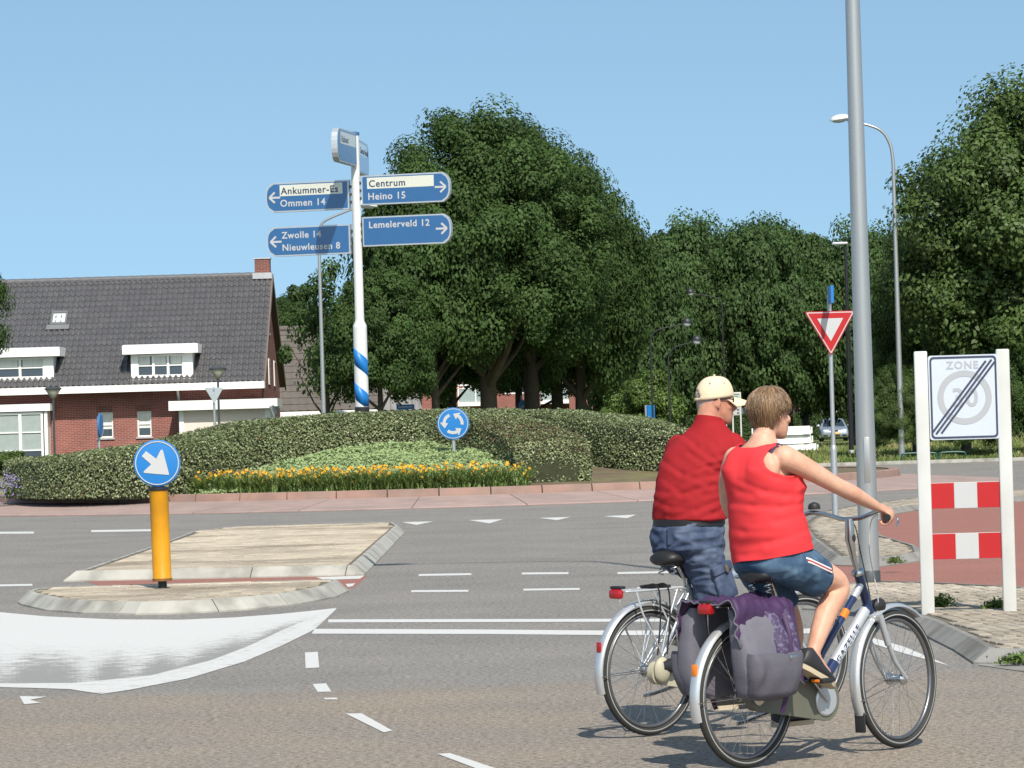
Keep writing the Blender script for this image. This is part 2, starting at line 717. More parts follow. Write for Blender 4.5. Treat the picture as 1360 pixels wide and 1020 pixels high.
def fuse(mb, name, mats, voxel, smooth=4, parent=None, mod=None):
    """Melt overlapping closed shapes into one continuous skin."""
    me = mb.mesh(name + '_raw', mats)
    bm = bmesh.new()
    bm.from_mesh(me)
    bmesh.ops.recalc_face_normals(bm, faces=bm.faces[:])
    bm.to_mesh(me)
    bm.free()
    o = bpy.data.objects.new(name + '_raw', me)
    COL.objects.link(o)
    r = o.modifiers.new('remesh', 'REMESH')
    r.mode = 'VOXEL'
    r.voxel_size = voxel
    if smooth:
        s = o.modifiers.new('smooth', 'SMOOTH')
        s.iterations = smooth
        s.factor = 0.5
    dg = bpy.context.evaluated_depsgraph_get()
    dg.update()
    out = bpy.data.meshes.new_from_object(o.evaluated_get(dg))
    bpy.data.objects.remove(o)
    bpy.data.meshes.remove(me)
    out.name = name
    out.materials.clear()
    for x in (mats if isinstance(mats, (list, tuple)) else [mats]):
        out.materials.append(x)
    if mod is not None:
        n = len(out.vertices)
        co = np.empty(n * 3, np.float32)
        no = np.empty(n * 3, np.float32)
        out.vertices.foreach_get('co', co)
        out.vertices.foreach_get('normal', no)
        co, no = co.reshape(-1, 3), no.reshape(-1, 3)
        co = mod(co, no)
        out.vertices.foreach_set('co', np.ascontiguousarray(co, dtype=np.float32).ravel())
        out.update()
    out.shade_smooth()
    return link_mesh(name, out, parent)


def text_mesh(name, body, size, mats, parent, M, bold=0.0, align='LEFT', shear=0.0, space=1.0, depth=0.002):
    """Lettering as a thin solid; M places its XY plane."""
    cu = bpy.data.curves.new(name, 'FONT')
    cu.body = body
    cu.size = size
    cu.offset = bold
    cu.align_x = align
    cu.shear = shear
    cu.space_character = space
    cu.extrude = depth
    cu.resolution_u = 3
    o = bpy.data.objects.new(name + '_curve', cu)
    COL.objects.link(o)
    dg = bpy.context.evaluated_depsgraph_get()
    dg.update()
    me = bpy.data.meshes.new_from_object(o.evaluated_get(dg))
    bpy.data.objects.remove(o)
    me.name = name
    me.transform(M)
    me.materials.clear()
    me.materials.append(mats)
    return link_mesh(name, me, parent)


def sheet(name, pts, z, M, kind='structure', parent=None):
    bm = bmesh.new()
    vs = [bm.verts.new((p[0], p[1], z)) for p in pts]
    f = bm.faces.new(vs)
    if f.normal.z < 0 or True:
        bmesh.ops.recalc_face_normals(bm, faces=bm.faces[:])
        bm.normal_update()
        if bm.faces[0].normal.z < 0:
            bmesh.ops.reverse_faces(bm, faces=bm.faces[:])
    bmesh.ops.triangulate(bm, faces=bm.faces[:])
    me = bpy.data.meshes.new(name)
    bm.to_mesh(me)
    bm.free()
    me.materials.append(M)
    return link_mesh(name, me, parent, kind)


def copy_tree(o, parent=None):
    c = o.copy()
    COL.objects.link(c)
    if parent is not None:
        c.parent = parent
    for ch in list(o.children):
        copy_tree(ch, c)
    return c


def inside(p, poly):
    x, y = p
    r = False
    n = len(poly)
    for i in range(n):
        x1, y1 = poly[i][0], poly[i][1]
        x2, y2 = poly[(i + 1) % n][0], poly[(i + 1) % n][1]
        if (y1 > y) != (y2 > y) and x < (x2 - x1) * (y - y1) / (y2 - y1) + x1:
            r = not r
    return r


def offset_poly(poly, d):
    """Move each edge of a polygon inwards by d (counter-clockwise input)."""
    n = len(poly)
    out = []
    for i in range(n):
        a, b, c = Vector(poly[i - 1][:2]), Vector(poly[i][:2]), Vector(poly[(i + 1) % n][:2])
        e1, e2 = (b - a).normalized(), (c - b).normalized()
        n1, n2 = Vector((-e1.y, e1.x)), Vector((-e2.y, e2.x))
        h = n1 + n2
        k = d / max(h.length_squared / 2, 0.35)
        out.append(b + h * k)
    return out


def ccw(poly):
    n = len(poly)
    a = sum(poly[i][0] * poly[(i + 1) % n][1] - poly[(i + 1) % n][0] * poly[i][1] for i in range(n))
    return list(poly) if a > 0 else list(poly)[::-1]

# ================================================================ ground and roads
ASPH = asphalt_mat('asphalt', (0.232, 0.213, 0.192), (0.178, 0.166, 0.152), pk=0.7, speck=0.65, near=((0.256, 0.213, 0.168), (0.228, 0.198, 0.168)))
ASPH_RED = asphalt_mat('red_asphalt', (0.30, 0.135, 0.105), (0.255, 0.125, 0.10), pk=0.5, speck=0.35)
PAINT = paint_mat('road_paint', (0.56, 0.55, 0.525), (0.25, 0.235, 0.215), wear=0.55)
PAINT_STREAK = paint_mat('worn_road_paint', (0.56, 0.55, 0.525), (0.26, 0.25, 0.232), wear=0.42, scale=7.0, stretch=(0.7, 2.2, 1.0))
GRASSGROUND = mat('turf', (0.11, 0.145, 0.042), rough=0.95, var=0.35, vs=0.8, c2=(0.19, 0.18, 0.075), c2s=0.5, spec=0.1, world=True)
SAND = mat('joint_sand', (0.135, 0.115, 0.088), rough=0.95, var=0.3, vs=20, world=True)

sheet('ground', [(-1500, -60), (1500, -60), (1500, 3000), (-1500, 3000)], -0.02, GRASSGROUND)
sheet('road', [(-50, -20), (50, -20), (50, 118.5), (12, 117.0), (2, 115.0), (-8, 110.5), (-50, 110)], 0.0, ASPH)
sheet('cycle_path', [at(*p) for p in ((1030, 776), (1042, 757), (1100, 690), (1150, 683), (1362, 662), (1500, 655), (1500, 790), (1362, 783), (1085, 783))], 0.0015, ASPH_RED)
sheet('cycle_path', [at(*p) for p in ((150, 784), (470, 781), (487, 766), (480, 758), (90, 764))], 0.0015, ASPH_RED)


def mark(px, M=PAINT, z=0.0028, name='road_marking'):
    return sheet(name, [at(*p) for p in px], z, M)


def stripe(p0, p1, t0, t1=None):
    """Painted line between two pixels, as high as t0 .. t1 pixels."""
    t1 = t0 if t1 is None else t1
    return mark(((p0[0], p0[1] - t0 / 2), (p1[0], p1[1] - t1 / 2), (p1[0], p1[1] + t1 / 2), (p0[0], p0[1] + t0 / 2)))


stripe((436, 825), (700, 824.5), 4)
stripe((700, 824.5), (900, 824), 4)
mark(((418, 835.5), (650, 836.5), (820, 838), (1000, 837), (1080, 835), (1129, 839), (1200, 859), (1262, 885), (1200, 868), (1129, 846), (1080, 841.5), (1000, 843.5), (820, 844), (650, 842.5), (414, 842)))
for a, b in (((556, 764), (626, 762.8)), ((693, 762), (755, 761.5)), ((820, 761.5), (896, 760)), ((546, 785.5), (622, 785)), ((695, 783.5), (770, 782.5)), ((846, 781.5), (920, 780))):
    stripe(a, b, 2.6)
for t in (((534, 693.6), (576, 692.6), (553, 697.4)), ((622, 690.8), (668, 689.8), (650, 695.2)), ((716, 688), (758, 686.8), (740, 691)), ((801, 685.8), (845, 683.6), (833, 688.4))):
    mark(t, name='yield_tooth')
for a, b in (((-30, 708), (45, 707.5)), ((121, 705.6), (203, 704.4)), ((-20, 778.2), (43, 777)), ((960, 668), (985, 666.6))):
    stripe(a, b, 2.6)
mark(((405, 867), (422, 866), (424, 887), (406, 888)))
mark(((415, 909), (433, 908), (440, 919), (422, 919.5)))
mark(((429, 927.5), (447, 927), (449, 929.5), (432, 929.5)))
mark(((459, 948.5), (480, 948), (521, 971), (510, 973.5)), z=0.0034)
mark(((581, 1002), (598, 1001), (664, 1023), (645, 1026)), z=0.0034)
mark(((26, 925), (62, 926), (40, 930), (54, 934), (32, 936)), z=0.0034)
mark(((420, 767), (484, 764.8), (478, 769), (430, 770.5)), z=0.0034)
mark(((459, 776), (472, 775), (468, 779), (462, 780)), z=0.0034)

# the painted nose in front of the traffic island, worn towards the traffic
top = [(-60, 806), (0, 813), (60, 818.5), (150, 822.5), (240, 823), (310, 820), (370, 815.5), (410, 811.5), (446, 807.5)]
bot = [(-60, 902), (0, 907.5), (100, 907), (200, 897), (280, 877), (330, 858), (372, 838), (410, 822), (446, 808)]
low = [(-60, 908), (0, 912.5), (90, 915), (135, 921.5), (170, 916.5), (250, 901), (325, 878.5), (372, 858.5), (418, 836), (447, 808.6)]


def resample(pl, n):
    P = [np.array(p, float) for p in pl]
    L = np.cumsum([0] + [np.linalg.norm(P[i + 1] - P[i]) for i in range(len(P) - 1)])
    out = []
    for k in range(n + 1):
        s = L[-1] * k / n
        i = min(int(np.searchsorted(L, s, side='right')) - 1, len(P) - 2)
        f = (s - L[i]) / max(L[i + 1] - L[i], 1e-9)
        out.append(P[i] * (1 - f) + P[i + 1] * f)
    return out


def strip(name, up, lo, M, z, nu=60, nv=14, tint=lambda u, v: 0.0):
    A, B = resample(up, nu), resample(lo, nu)
    V, T = [], []
    for i in range(nu):
        for j in range(nv):
            q = []
            for (a, b) in ((i, j), (i + 1, j), (i + 1, j + 1), (i, j + 1)):
                p = A[a] * (1 - b / nv) + B[a] * (b / nv)
                q.append(at(p[0], p[1], z))
            V.append(q[::-1])
            T.append(tint((i + .5) / nu, (j + .5) / nv))
    me = quads_mesh(name, np.array(V), M, T)
    bm = bmesh.new()
    bm.from_mesh(me)
    bmesh.ops.recalc_face_normals(bm, faces=bm.faces[:])
    if sum(f.normal.z for f in bm.faces) < 0:
        bmesh.ops.reverse_faces(bm, faces=bm.faces[:])
    bm.to_mesh(me)
    bm.free()
    return link_mesh(name, me, None, 'structure')


def worn(u, v):
    # broken through near the outer edge, with whole ribs left between the wheel tracks
    k = max(0.0, (v - 0.34) / 0.60)
    rib = min(1, max(0, 0.5 + 1.3 * noise.noise(Vector((u * 11 + .8 * v, v * .8, 3.3)))))
    return k * (0.52 + 0.75 * (1 - rib)) * (1 - 0.55 * max(0, (u - 0.72) / 0.28))


strip('road_marking', top, bot, PAINT_STREAK, 0.0020, 90, 16, worn)
strip('road_marking', bot, low, PAINT, 0.0036, 60, 3, lambda u, v: 0.12 + 0.25 * abs(v - .5))

# ================================================================ islands, pavements, kerbs
CONC = mat('kerb_concrete', (0.37, 0.355, 0.315), rough=0.85, var=0.3, vs=3.0, bump=0.5, bs=90, rand=0.14, c2=(0.24, 0.23, 0.20), c2s=2.5, world=True)
CONC_D = mat('dark_kerb_concrete', (0.235, 0.225, 0.205), rough=0.9, var=0.35, vs=3.0, bump=0.5, bs=80, rand=0.18, c2=(0.16, 0.15, 0.13), c2s=2.0, world=True)
PAV_Y = mat('yellow_clinker', (0.42, 0.358, 0.275), rough=0.85, var=0.22, vs=1.2, bump=0.3, bs=120, tint=0.35, rand=0.3, c2=(0.20, 0.16, 0.115), c2s=0.7, c2lo=0.50, c2hi=0.70, world=True, stretch=(0.6, 0.8, 1))
PAV_G = mat('beige_paver', (0.40, 0.342, 0.268), rough=0.88, var=0.2, vs=2.0, bump=0.3, bs=120, tint=0.35, rand=0.3, c2=(0.34, 0.285, 0.22), c2s=0.9, world=True)
def paver_mesh():
    b = MB()
    x, y, h = 0.0975, 0.0475, 0.05
    c = 0.006
    vs = [(-x, -y, -h), (x, -y, -h), (x, y, -h), (-x, y, -h), (-x, -y, -c), (x, -y, -c), (x, y, -c), (-x, y, -c),
          (-x + c, -y + c, 0), (x - c, -y + c, 0), (x - c, y - c, 0), (-x + c, y - c, 0)]
    fs = [(8, 9, 10, 11)] + [(i, (i + 1) % 4, 4 + (i + 1) % 4, 4 + i) for i in range(4)] + [(4 + i, 4 + (i + 1) % 4, 8 + (i + 1) % 4, 8 + i) for i in range(4)]
    b.add(vs, fs)
    return b


def pave(parent, poly, z, ang, M, most=300, pitch=(0.208, 0.108)):
    """Bricks in running bond over the polygon; the nearest ones are parts, the others one part."""
    ca, sa = math.cos(ang), math.sin(ang)
    q = [(x * ca + y * sa, -x * sa + y * ca) for x, y in [(p[0], p[1]) for p in poly]]
    x0, x1 = min(p[0] for p in q), max(p[0] for p in q)
    y0, y1 = min(p[1] for p in q), max(p[1] for p in q)
    spots = []
    j = 0
    y = y0 + pitch[1] / 2
    while y < y1:
        x = x0 + (pitch[0] / 2 if j % 2 else 0)
        while x < x1:
            if all(inside((x + a, y + b), q) for a in (-.095, .095) for b in (-.045, .045)):
                # the rows were laid by hand: they wander a little
                xx, yy = x, y + 0.018 * math.sin(x * 0.9 + 1.3 * y) + 0.01 * math.sin(3.1 * x)
                spots.append((xx * ca - yy * sa, xx * sa + yy * ca))
            x += pitch[0]
        y += pitch[1]
        j += 1
    spots.sort(key=lambda s: abs(math.atan2(s[0], s[1])) > 0.146)
    near = sorted(range(len(spots)), key=lambda i: (abs(math.atan2(*spots[i])) > 0.144, spots[i][1]))
    proto = paver_mesh().mesh('paver', M)
    rest = MB()
    tint = []
    shape = paver_mesh()
    for n, i in enumerate(near):
        x, y = spots[i]
        dz, r = rng.uniform(-.003, .003), ang + rng.uniform(-.02, .02)
        if n < most:
            o = link_mesh('paver', proto, parent)
            o.location = (x, y, z + dz)
            o.rotation_euler = (rng.uniform(-.012, .012), rng.uniform(-.012, .012), r)
        else:
            rest.add(shape.v, shape.f, 0, Matrix.Translation((x, y, z + dz)) @ Matrix.Rotation(r, 4, 'Z'))
            tint += [rng.random()] * len(shape.f)
    if rest.v:
        o = rest.build('paver', M, parent, smooth=None, kind='stuff', fix=False)
        a = o.data.attributes.new('tint', 'FLOAT', 'FACE')
        a.data.foreach_set('value', np.array(tint, np.float32))
    return len(spots)


def island(name, base, h, ang, PM, KM, stone=1.0, slope=0.10, width=0.16, bed_z=-0.012):
    """Raised paved island: a bed of sand, kerb stones round it, pavers on it."""
    base = [(p[0], p[1]) for p in ccw(base)]
    fine = []
    n = len(base)
    for i in range(n):
        a, b = Vector(base[i]), Vector(base[(i + 1) % n])
        k = max(1, int((b - a).length / 0.22))
        fine += [tuple(a + (b - a) * (j / k)) for j in range(k)]
    inner = offset_poly(base, width)
    bed = sheet(name, inner, h + bed_z, SAND)
    prof = ((0.0, -0.06), (0.0, 0.015), (slope, h - 0.012), (slope + 0.015, h), (width, h), (width, -0.06))
    off = [offset_poly(fine, d) for d, _ in prof]
    m_ = len(fine)
    seg = [(Vector(fine[(i + 1) % m_]) - Vector(fine[i])).length for i in range(m_)]
    i = 0
    while i < m_:
        j, L = i, 0.0
        while j < m_ and L < stone - 0.1:
            L += seg[j]
            j += 1
        rg = []
        for k in range(i, j + 1):
            kk = k % m_
            rg.append([Vector((off[a][kk][0], off[a][kk][1], prof[a][1])) for a in range(len(prof))])
        if len(rg) > 1:
            for e, s in ((0, 1), (-1, -2)):
                rg[e] = [p + (q - p).normalized() * 0.006 for p, q in zip(rg[e], rg[s])]
            MB().rings(rg).build('kerb_stone', KM, bed, smooth=None)
        i = j
    pave(bed, offset_poly(base, width + 0.012), h, ang, PM)
    return bed


near_front = [(28, 804), (60, 811.5), (110, 815.5), (180, 817), (250, 815.5), (330, 810.5), (400, 803), (446, 794), (463, 786)]
base_n = [at(*p) for p in near_front] + [Vector(q) for q in ((-1.76, 37.45, 0), (-1.90, 37.64, 0), (-2.2, 37.72, 0), (-3.5, 37.74, 0), (-4.6, 37.78, 0), (-4.95, 37.66, 0), (-5.09, 37.35, 0), (-5.09, 36.8, 0))]
island('traffic_island', base_n, 0.12, 0.03, PAV_Y, CONC)
base_f = [at(84, 772.8), at(484, 764.6), at(532, 714), at(538, 707.5), at(530, 702.5), Vector((-2.3, 59.4, 0)), Vector((-4.7, 59.5, 0)),
          at(257, 704.8, .12) + Vector((-.1, .1, 0)), at(224, 717.5, .12) + Vector((-.1, 0, 0)), at(108, 757, .12) + Vector((-.1, 0, 0))]
island('traffic_island', base_f, 0.12, 0.0, PAV_Y, CONC, stone=1.05)
A = [(1082, 794), (1096, 776), (1165, 771), (1240, 773), (1300, 776), (1362, 779), (1480, 784), (1480, 868), (1362, 862), (1313, 861), (1286, 845), (1240, 824), (1190, 808), (1140, 797)]
island('pavement', offset_poly(ccw([at(p[0], p[1], .1) for p in A]), -0.11), 0.1, R(96), PAV_G, CONC_D)
BC = [(1062, 695), (1085, 680), (1130, 671), (1215, 660.5), (1362, 649), (1480, 640), (1480, 650), (1362, 658.5), (1217, 670), (1172, 677), (1150, 688), (1168, 709), (1220, 724), (1224, 733), (1165, 741), (1108, 739), (1074, 713)]
island('pavement', offset_poly(ccw([at(p[0], p[1], .1) for p in BC]), -0.08), 0.1, R(100), PAV_G, CONC_D, stone=1.2)
# sunken edge beyond the pavement nose
sheet('kerb_ramp', [at(*p) for p in ((1300, 884), (1316, 866), (1362, 866), (1480, 874), (1480, 900), (1362, 893))], 0.004, CONC_D)
# far kerb of the roundabout and its verge
fk = MB()
fk.prism([(12, 117.05), (50, 118.6), (50, 118.8), (12, 117.25), (2, 115.25), (-8, 110.75), (-50, 110.25), (-50, 110.05), (-8, 110.55), (2, 115.05)], -0.05, 0.11)
fk.build('kerb', CONC, None, smooth=None, kind='structure')

# ---------------------------------------------------------------- roundabout
C0 = Vector((-1.6, 86.8, 0))
R_AP, R_KB = 13.4, 10.8
APRON = mat('apron_concrete', (0.335, 0.240, 0.210), rough=0.9, var=0.22, vs=2.0, bump=0.3, bs=40, rand=0.1, c2=(0.29, 0.215, 0.19), c2s=0.7, world=True)
KRED = mat('red_kerb_concrete', (0.30, 0.185, 0.15), rough=0.85, var=0.3, vs=2.5, rand=0.08, c2=(0.25, 0.175, 0.145), c2s=1.2, world=True, bump=0.3, bs=60)
EDGE = mat('apron_edge', (0.20, 0.15, 0.14), rough=0.9, var=0.2, vs=3, world=True)
base = MB()
base.lathe([(R_KB - .5, -.05), (R_KB - .5, .15), (R_KB, .185), (R_AP - .02, .012), (R_AP + .06, .006), (R_AP + .06, -.05)], 120)
o = base.build('apron', EDGE, None, smooth=None, kind='structure')
o.location = C0


def sector(r_z, a, n=6):
    """Block over an angle a with the profile r_z (closed)."""
    rg = []
    for i in range(n + 1):
        t = -a / 2 + a * i / n
        rg.append([(r * math.cos(t), r * math.sin(t), z) for r, z in r_z])
    return MB().rings(rg)


n_slab = 36
sl = sector([(R_KB + .02, .05), (R_KB + .02, .20), (R_AP - .015, .034), (R_AP - .005, .024), (R_AP - .005, .0)], 2 * PI / n_slab - 0.0016).build('apron_slab', APRON, o, smooth=None)
for i in range(n_slab):
    c = sl if i == 0 else sl.copy()
    if i:
        COL.objects.link(c)
        c.parent = o
    c.rotation_euler.z = 2 * PI * i / n_slab + 0.05
n_st = 62
isl = MB()
gr = np.linspace(0.05, R_KB - .2, 16)
isl.rings([[(r * math.cos(a), r * math.sin(a), 0.33 + 0.45 * max(0, 1 - (r / 9.5) ** 2)) for a in np.linspace(0, 2 * PI, 73)[:-1]] for r in gr], caps=False)
SOIL = mat('planting_soil', (0.13, 0.095, 0.06), rough=0.95, var=0.4, vs=2.0, c2=(0.15, 0.14, 0.055), c2s=0.7, bump=0.6, bs=12, world=True)
so = isl.build('planting_bed', SOIL, None, smooth=180, kind='structure')
so.location = C0
ks = sector([(R_KB - .26, .1), (R_KB - .26, .36), (R_KB - .06, .36), (R_KB - .02, .345), (R_KB + .005, .19), (R_KB + .005, .1)], 2 * PI / n_st - 0.0022, 4).build('kerb_stone', KRED, so, smooth=None)
for i in range(n_st):
    c = ks if i == 0 else ks.copy()
    if i:
        COL.objects.link(c)
        c.parent = so
    c.rotation_euler.z = 2 * PI * i / n_st


def bed_z(x, y):
    r = math.hypot(x - C0.x, y - C0.y)
    return 0.33 + 0.45 * max(0, 1 - (r / 9.5) ** 2)


# ================================================================ planting on the roundabout
HLEAF = mat('variegated_leaf', (0.205, 0.238, 0.112), rough=0.42, var=0, tint=1.15, spec=0.5, trans=0.15)
HCORE = mat('hedge_core', (0.035, 0.04, 0.018), rough=0.95, var=0.4, vs=8)
HRED = mat('bronze_leaf', (0.17, 0.105, 0.06), rough=0.45, var=0, tint=0.9, trans=0.1)


def hedge(name, label, path, half, dens=1750, seed=1, bronze=None, cat='hedge', leafM=None, size=0.058, group=None):
    """Clipped hedge along (x, y, top z): a dark twiggy core under a skin of leaves."""
    g = np.random.default_rng(seed)
    P = [np.array(p) for p in smooth_path(path, 8)]
    t = thing(name, label, cat, (0, 0, 0), 0, group)
    core = MB()
    rg = []
    L = [0.0]
    for i, p in enumerate(P):
        d = P[min(i + 1, len(P) - 1)] - P[max(i - 1, 0)]
        d[2] = 0
        d /= np.linalg.norm(d)
        nn = np.array((-d[1], d[0], 0))
        k = half - 0.12
        if i in (0, len(P) - 1):
            k *= 0.8
        z0, z1 = bed_z(p[0], p[1]) - 0.05 if name == 'hedge' else 0.0, p[2] - 0.1
        rg.append([tuple(p + nn * (k * a) + np.array((0, 0, zz - p[2]))) for a, zz in ((-.85, z0), (-1, z0 + .5 * (z1 - z0)), (-.95, z1 - .12), (-.75, z1), (0, z1 + .02), (.75, z1), (.95, z1 - .12), (1, z0 + .5 * (z1 - z0)), (.85, z0))])
        if i:
            L.append(L[-1] + np.linalg.norm(P[i] - P[i - 1]))
    core.rings(rg)
    core.build('core', HCORE, t, smooth=None)
    L = np.array(L)
    h = float(np.mean([p[2] for p in P])) - 0.4
    n = int(L[-1] * (2 * half + 2 * h) * dens) + int(2 * 2 * half * h * dens)
    s = g.uniform(0, L[-1], n)
    ncap = int(2 * half * h * dens)
    cap = np.zeros(n)
    cap[:ncap] = -1
    cap[ncap:2 * ncap] = 1
    s[cap < 0] = 0
    s[cap > 0] = L[-1]
    i = np.clip(np.searchsorted(L, s, side='right') - 1, 0, len(P) - 2)
    f = ((s - L[i]) / np.maximum(L[i + 1] - L[i], 1e-6))[:, None]
    PA = np.array(P)
    pos = PA[i] * (1 - f) + PA[i + 1] * f
    dv = np.gradient(PA, axis=0)
    d = dv[i] * (1 - f) + dv[i + 1] * f
    d[:, 2] = 0
    d /= np.linalg.norm(d, axis=1, keepdims=True)
    nn = np.stack([-d[:, 1], d[:, 0], np.zeros(n)], 1)
    zb = np.array([bed_z(p[0], p[1]) for p in pos]) if name == 'hedge' else np.zeros(n)
    hz = pos[:, 2] - zb
    # around the section: side, top, side
    per = 2 * h + 2 * half
    u = g.uniform(0, per, n)
    side = np.where(u < h, -1, np.where(u > h + 2 * half, 1, 0))
    lat = np.where(side == 0, (u - h) - half, side * half)
    zz = np.where(side == 0, 1.0, np.where(u < h, u / h, (per - u) / h))
    capm = cap != 0
    lat = np.where(capm, g.uniform(-half, half, n), lat)
    zz = np.where(capm, g.uniform(0, 1, n), zz)
    # rounded shoulders and a lumpy clip
    edge = np.clip((np.abs(lat) - half + 0.25) / 0.25, 0, 1) * np.clip((zz - 0.75) / 0.25, 0, 1)
    N_ = nn * np.where(capm, 0, np.where(side == 0, 0, side))[:, None] + d * cap[:, None]
    N_[:, 2] += np.where((side == 0) & ~capm, 1.0, 0.15)
    lump = np.array([noise.noise(Vector((p[0] * 1.3 + l, p[1] * 1.3, z * 1.7))) for p, l, z in zip(pos, lat, zz)])
    X = pos + nn * lat[:, None]
    X[:, 2] = zb + hz * zz - edge * 0.05
    X += N_ * (lump * 0.055 + np.where(side == 0, g.normal(size=n) * 0.022, -np.abs(g.normal(size=n)) * 0.055 + .02))[:, None]
    tint = np.clip(0.5 + 0.28 * g.normal(size=n) + 0.15 * lump, 0, 1)
    Nl = N_ + g.normal(size=(n, 3)) * 0.65 + np.array((0, 0, 0.25))
    V = leaf_quads(X, Nl, g.uniform(0.7, 1.25, n) * size, 0.55, rg=g)
    me = quads_mesh('foliage', V, [leafM or HLEAF, HRED], tint)
    if bronze is not None:
        b = np.exp(-((X[:, 0] - bronze[0]) ** 2 + (X[:, 1] - bronze[1]) ** 2) / bronze[2] ** 2) * (X[:, 2] > zb + hz * 0.7)
        me.polygons.foreach_set('material_index', (g.random(n) < 0.38 * b + 0.02).astype(np.int32))
    link_mesh('foliage', me, t)
    return t


hedge('hedge', 'clipped variegated hedge curving round the flower bed on the roundabout',
      [(-10.75, 82.2, 1.17), (-9.6, 79.4, 1.22), (-8.0, 78.3, 1.34), (-6.9, 79.8, 1.62), (-5.6, 81.5, 1.90), (-3.6, 82.5, 1.97), (-1.6, 82.4, 1.97), (-0.3, 81.1, 1.82), (0.45, 79.5, 1.52), (0.85, 78.25, 1.27)], 0.86, seed=3, bronze=(0.3, 79.4, 1.3))
hedge('hedge', 'second clipped hedge behind, reaching round towards the man in the cap',
      [(-10.3, 84.0, 1.20), (-8.0, 85.0, 1.50), (-5.0, 86.2, 1.95), (-2.0, 86.3, 2.0), (0.6, 85.2, 1.95), (2.3, 83.3, 1.75), (3.3, 81.9, 1.55), (4.1, 82.0, 1.36), (4.6, 83.4, 1.15)], 0.80, seed=4)

# low pale ground cover in the niche of the hedge
COVER = mat('pale_ground_cover', (0.29, 0.375, 0.165), rough=0.7, var=0, tint=0.4, trans=0.2)
poly = [(-6.9, 77.4), (0.35, 77.3), (0.0, 79.3), (-0.9, 80.9), (-2.0, 81.4), (-3.6, 81.3), (-5.0, 80.0), (-6.0, 78.6)]
pts = []
while len(pts) < 26000:
    x, y = rng.uniform(-7.2, 0.5), rng.uniform(77.2, 82)
    if inside((x, y), poly):
        pts.append((x, y, bed_z(x, y) + (0.20 + 0.115 * (y - 77.4)) * min(1, (y - 77.2) / .8) + 0.08 * noise.noise(Vector((x * 1.1, y * 1.1, 0))) + 0.08 * noise.noise(Vector((x * 3.5, y * 3.5, 4))) + rng.uniform(-.05, .05)))
P = np.array(pts)
V = leaf_quads(P, nr.normal(size=P.shape) * 0.4 + np.array((0, -0.3, 1)), nr.uniform(0.05, 0.085, len(P)), 0.75)
ll = np.clip(0.5 + .5 * np.array([noise.noise(Vector((p[0] * 2.2, p[1] * 2.2, 9))) for p in pts]) + nr.normal(size=len(P)) * .2, 0, 1)
tag(link_mesh('ground_cover', quads_mesh('ground_cover', V, COVER, ll)), 'low pale green ground cover between the hedge and the day lilies', 'ground cover', None, 'stuff')

# day lilies along the kerb
BLADE = mat('lily_blade', (0.16, 0.235, 0.065), rough=0.45, var=0, tint=0.9, trans=0.25)
PETAL = mat('yellow_petal', (0.80, 0.47, 0.045), rough=0.6, var=0, tint=0.5, trans=0.2)
BUD = mat('orange_bud', (0.58, 0.36, 0.20), rough=0.6, var=0, tint=0.6)
quads, tn = [], []
for i in range(4600):
    x = rng.uniform(-7.6, 0.25)
    lo = C0.y - math.sqrt((R_KB - .45) ** 2 - (x - C0.x) ** 2)
    y = lo + rng.random() ** 1.2 * 1.35
    z = bed_z(x, y)
    a = rng.uniform(0, 2 * PI)
    d = Vector((math.cos(a), math.sin(a), 0))
    sd = Vector((-d.y, d.x, 0)) * rng.uniform(.011, .020)
    h, out = rng.uniform(.26, .47), rng.uniform(.18, .55)
    b = Vector((x, y, z))
    p = [b + d * (out * s ** 1.6) + Vector((0, 0, h * (s * 1.35 - 0.42 * s ** 3))) for s in (0, .35, .7, 1)]
    wd = (1.0, 1.0, .75, .12)
    c = rng.random()
    for k in range(3):
        quads.append((p[k] - sd * wd[k], p[k] + sd * wd[k], p[k + 1] + sd * wd[k + 1], p[k + 1] - sd * wd[k + 1]))
        tn.append(c)
lily = link_mesh('day_lily_leaves', quads_mesh('day_lily_leaves', np.array([[tuple(v) for v in q] for q in quads]), BLADE, tn))
tag(lily, 'strappy green leaves of the day lilies along the red kerb', 'flower bed', None, 'stuff')
fl = MB()
tints, mi = [], []
stems = MB()
for i in range(900):
    x = -7.7 + 8.0 * rng.random() ** 1.25 if rng.random() < .85 else rng.uniform(-7.6, .3)
    lo = C0.y - math.sqrt((R_KB - .45) ** 2 - (x - C0.x) ** 2)
    y = lo + rng.uniform(.15, 1.35)
    z = bed_z(x, y) + rng.uniform(.17, .49)
    c = Vector((x, y, z))
    ax = Vector((rng.uniform(-.6, .6), rng.uniform(-1, .2), rng.uniform(.3, 1))).normalized()
    u = ax.orthogonal().normalized()
    v = ax.cross(u)
    op = rng.random() < 0.62
    r = rng.uniform(.034, .052) if op else rng.uniform(.014, .022)
    l = rng.uniform(.05, .07)
    for k in range(6 if op else 4):
        a = k * PI / (3 if op else 2)
        dd = u * math.cos(a) + v * math.sin(a)
        s = u * math.cos(a + PI / 2) + v * math.sin(a + PI / 2)
        fl.add([c, c + ax * l * .7 + dd * r * .55 + s * r * .32, c + ax * l * .8 + dd * r * 1.1, c + ax * l * .7 + dd * r * .55 - s * r * .32], [(0, 1, 2, 3)], 0 if op else 1)
        tints.append(rng.random())
    b = Vector((x + rng.uniform(-.1, .1), y + rng.uniform(-.1, .1), bed_z(x, y)))
    stems.tube([b, (b + c) / 2 + Vector((0, 0, .03)), c], .006, 4, caps=False)
me = fl.mesh('day_lily_flowers', [PETAL, BUD])
a = me.attributes.new('tint', 'FLOAT', 'FACE')
a.data.foreach_set('value', np.array(tints, np.float32))
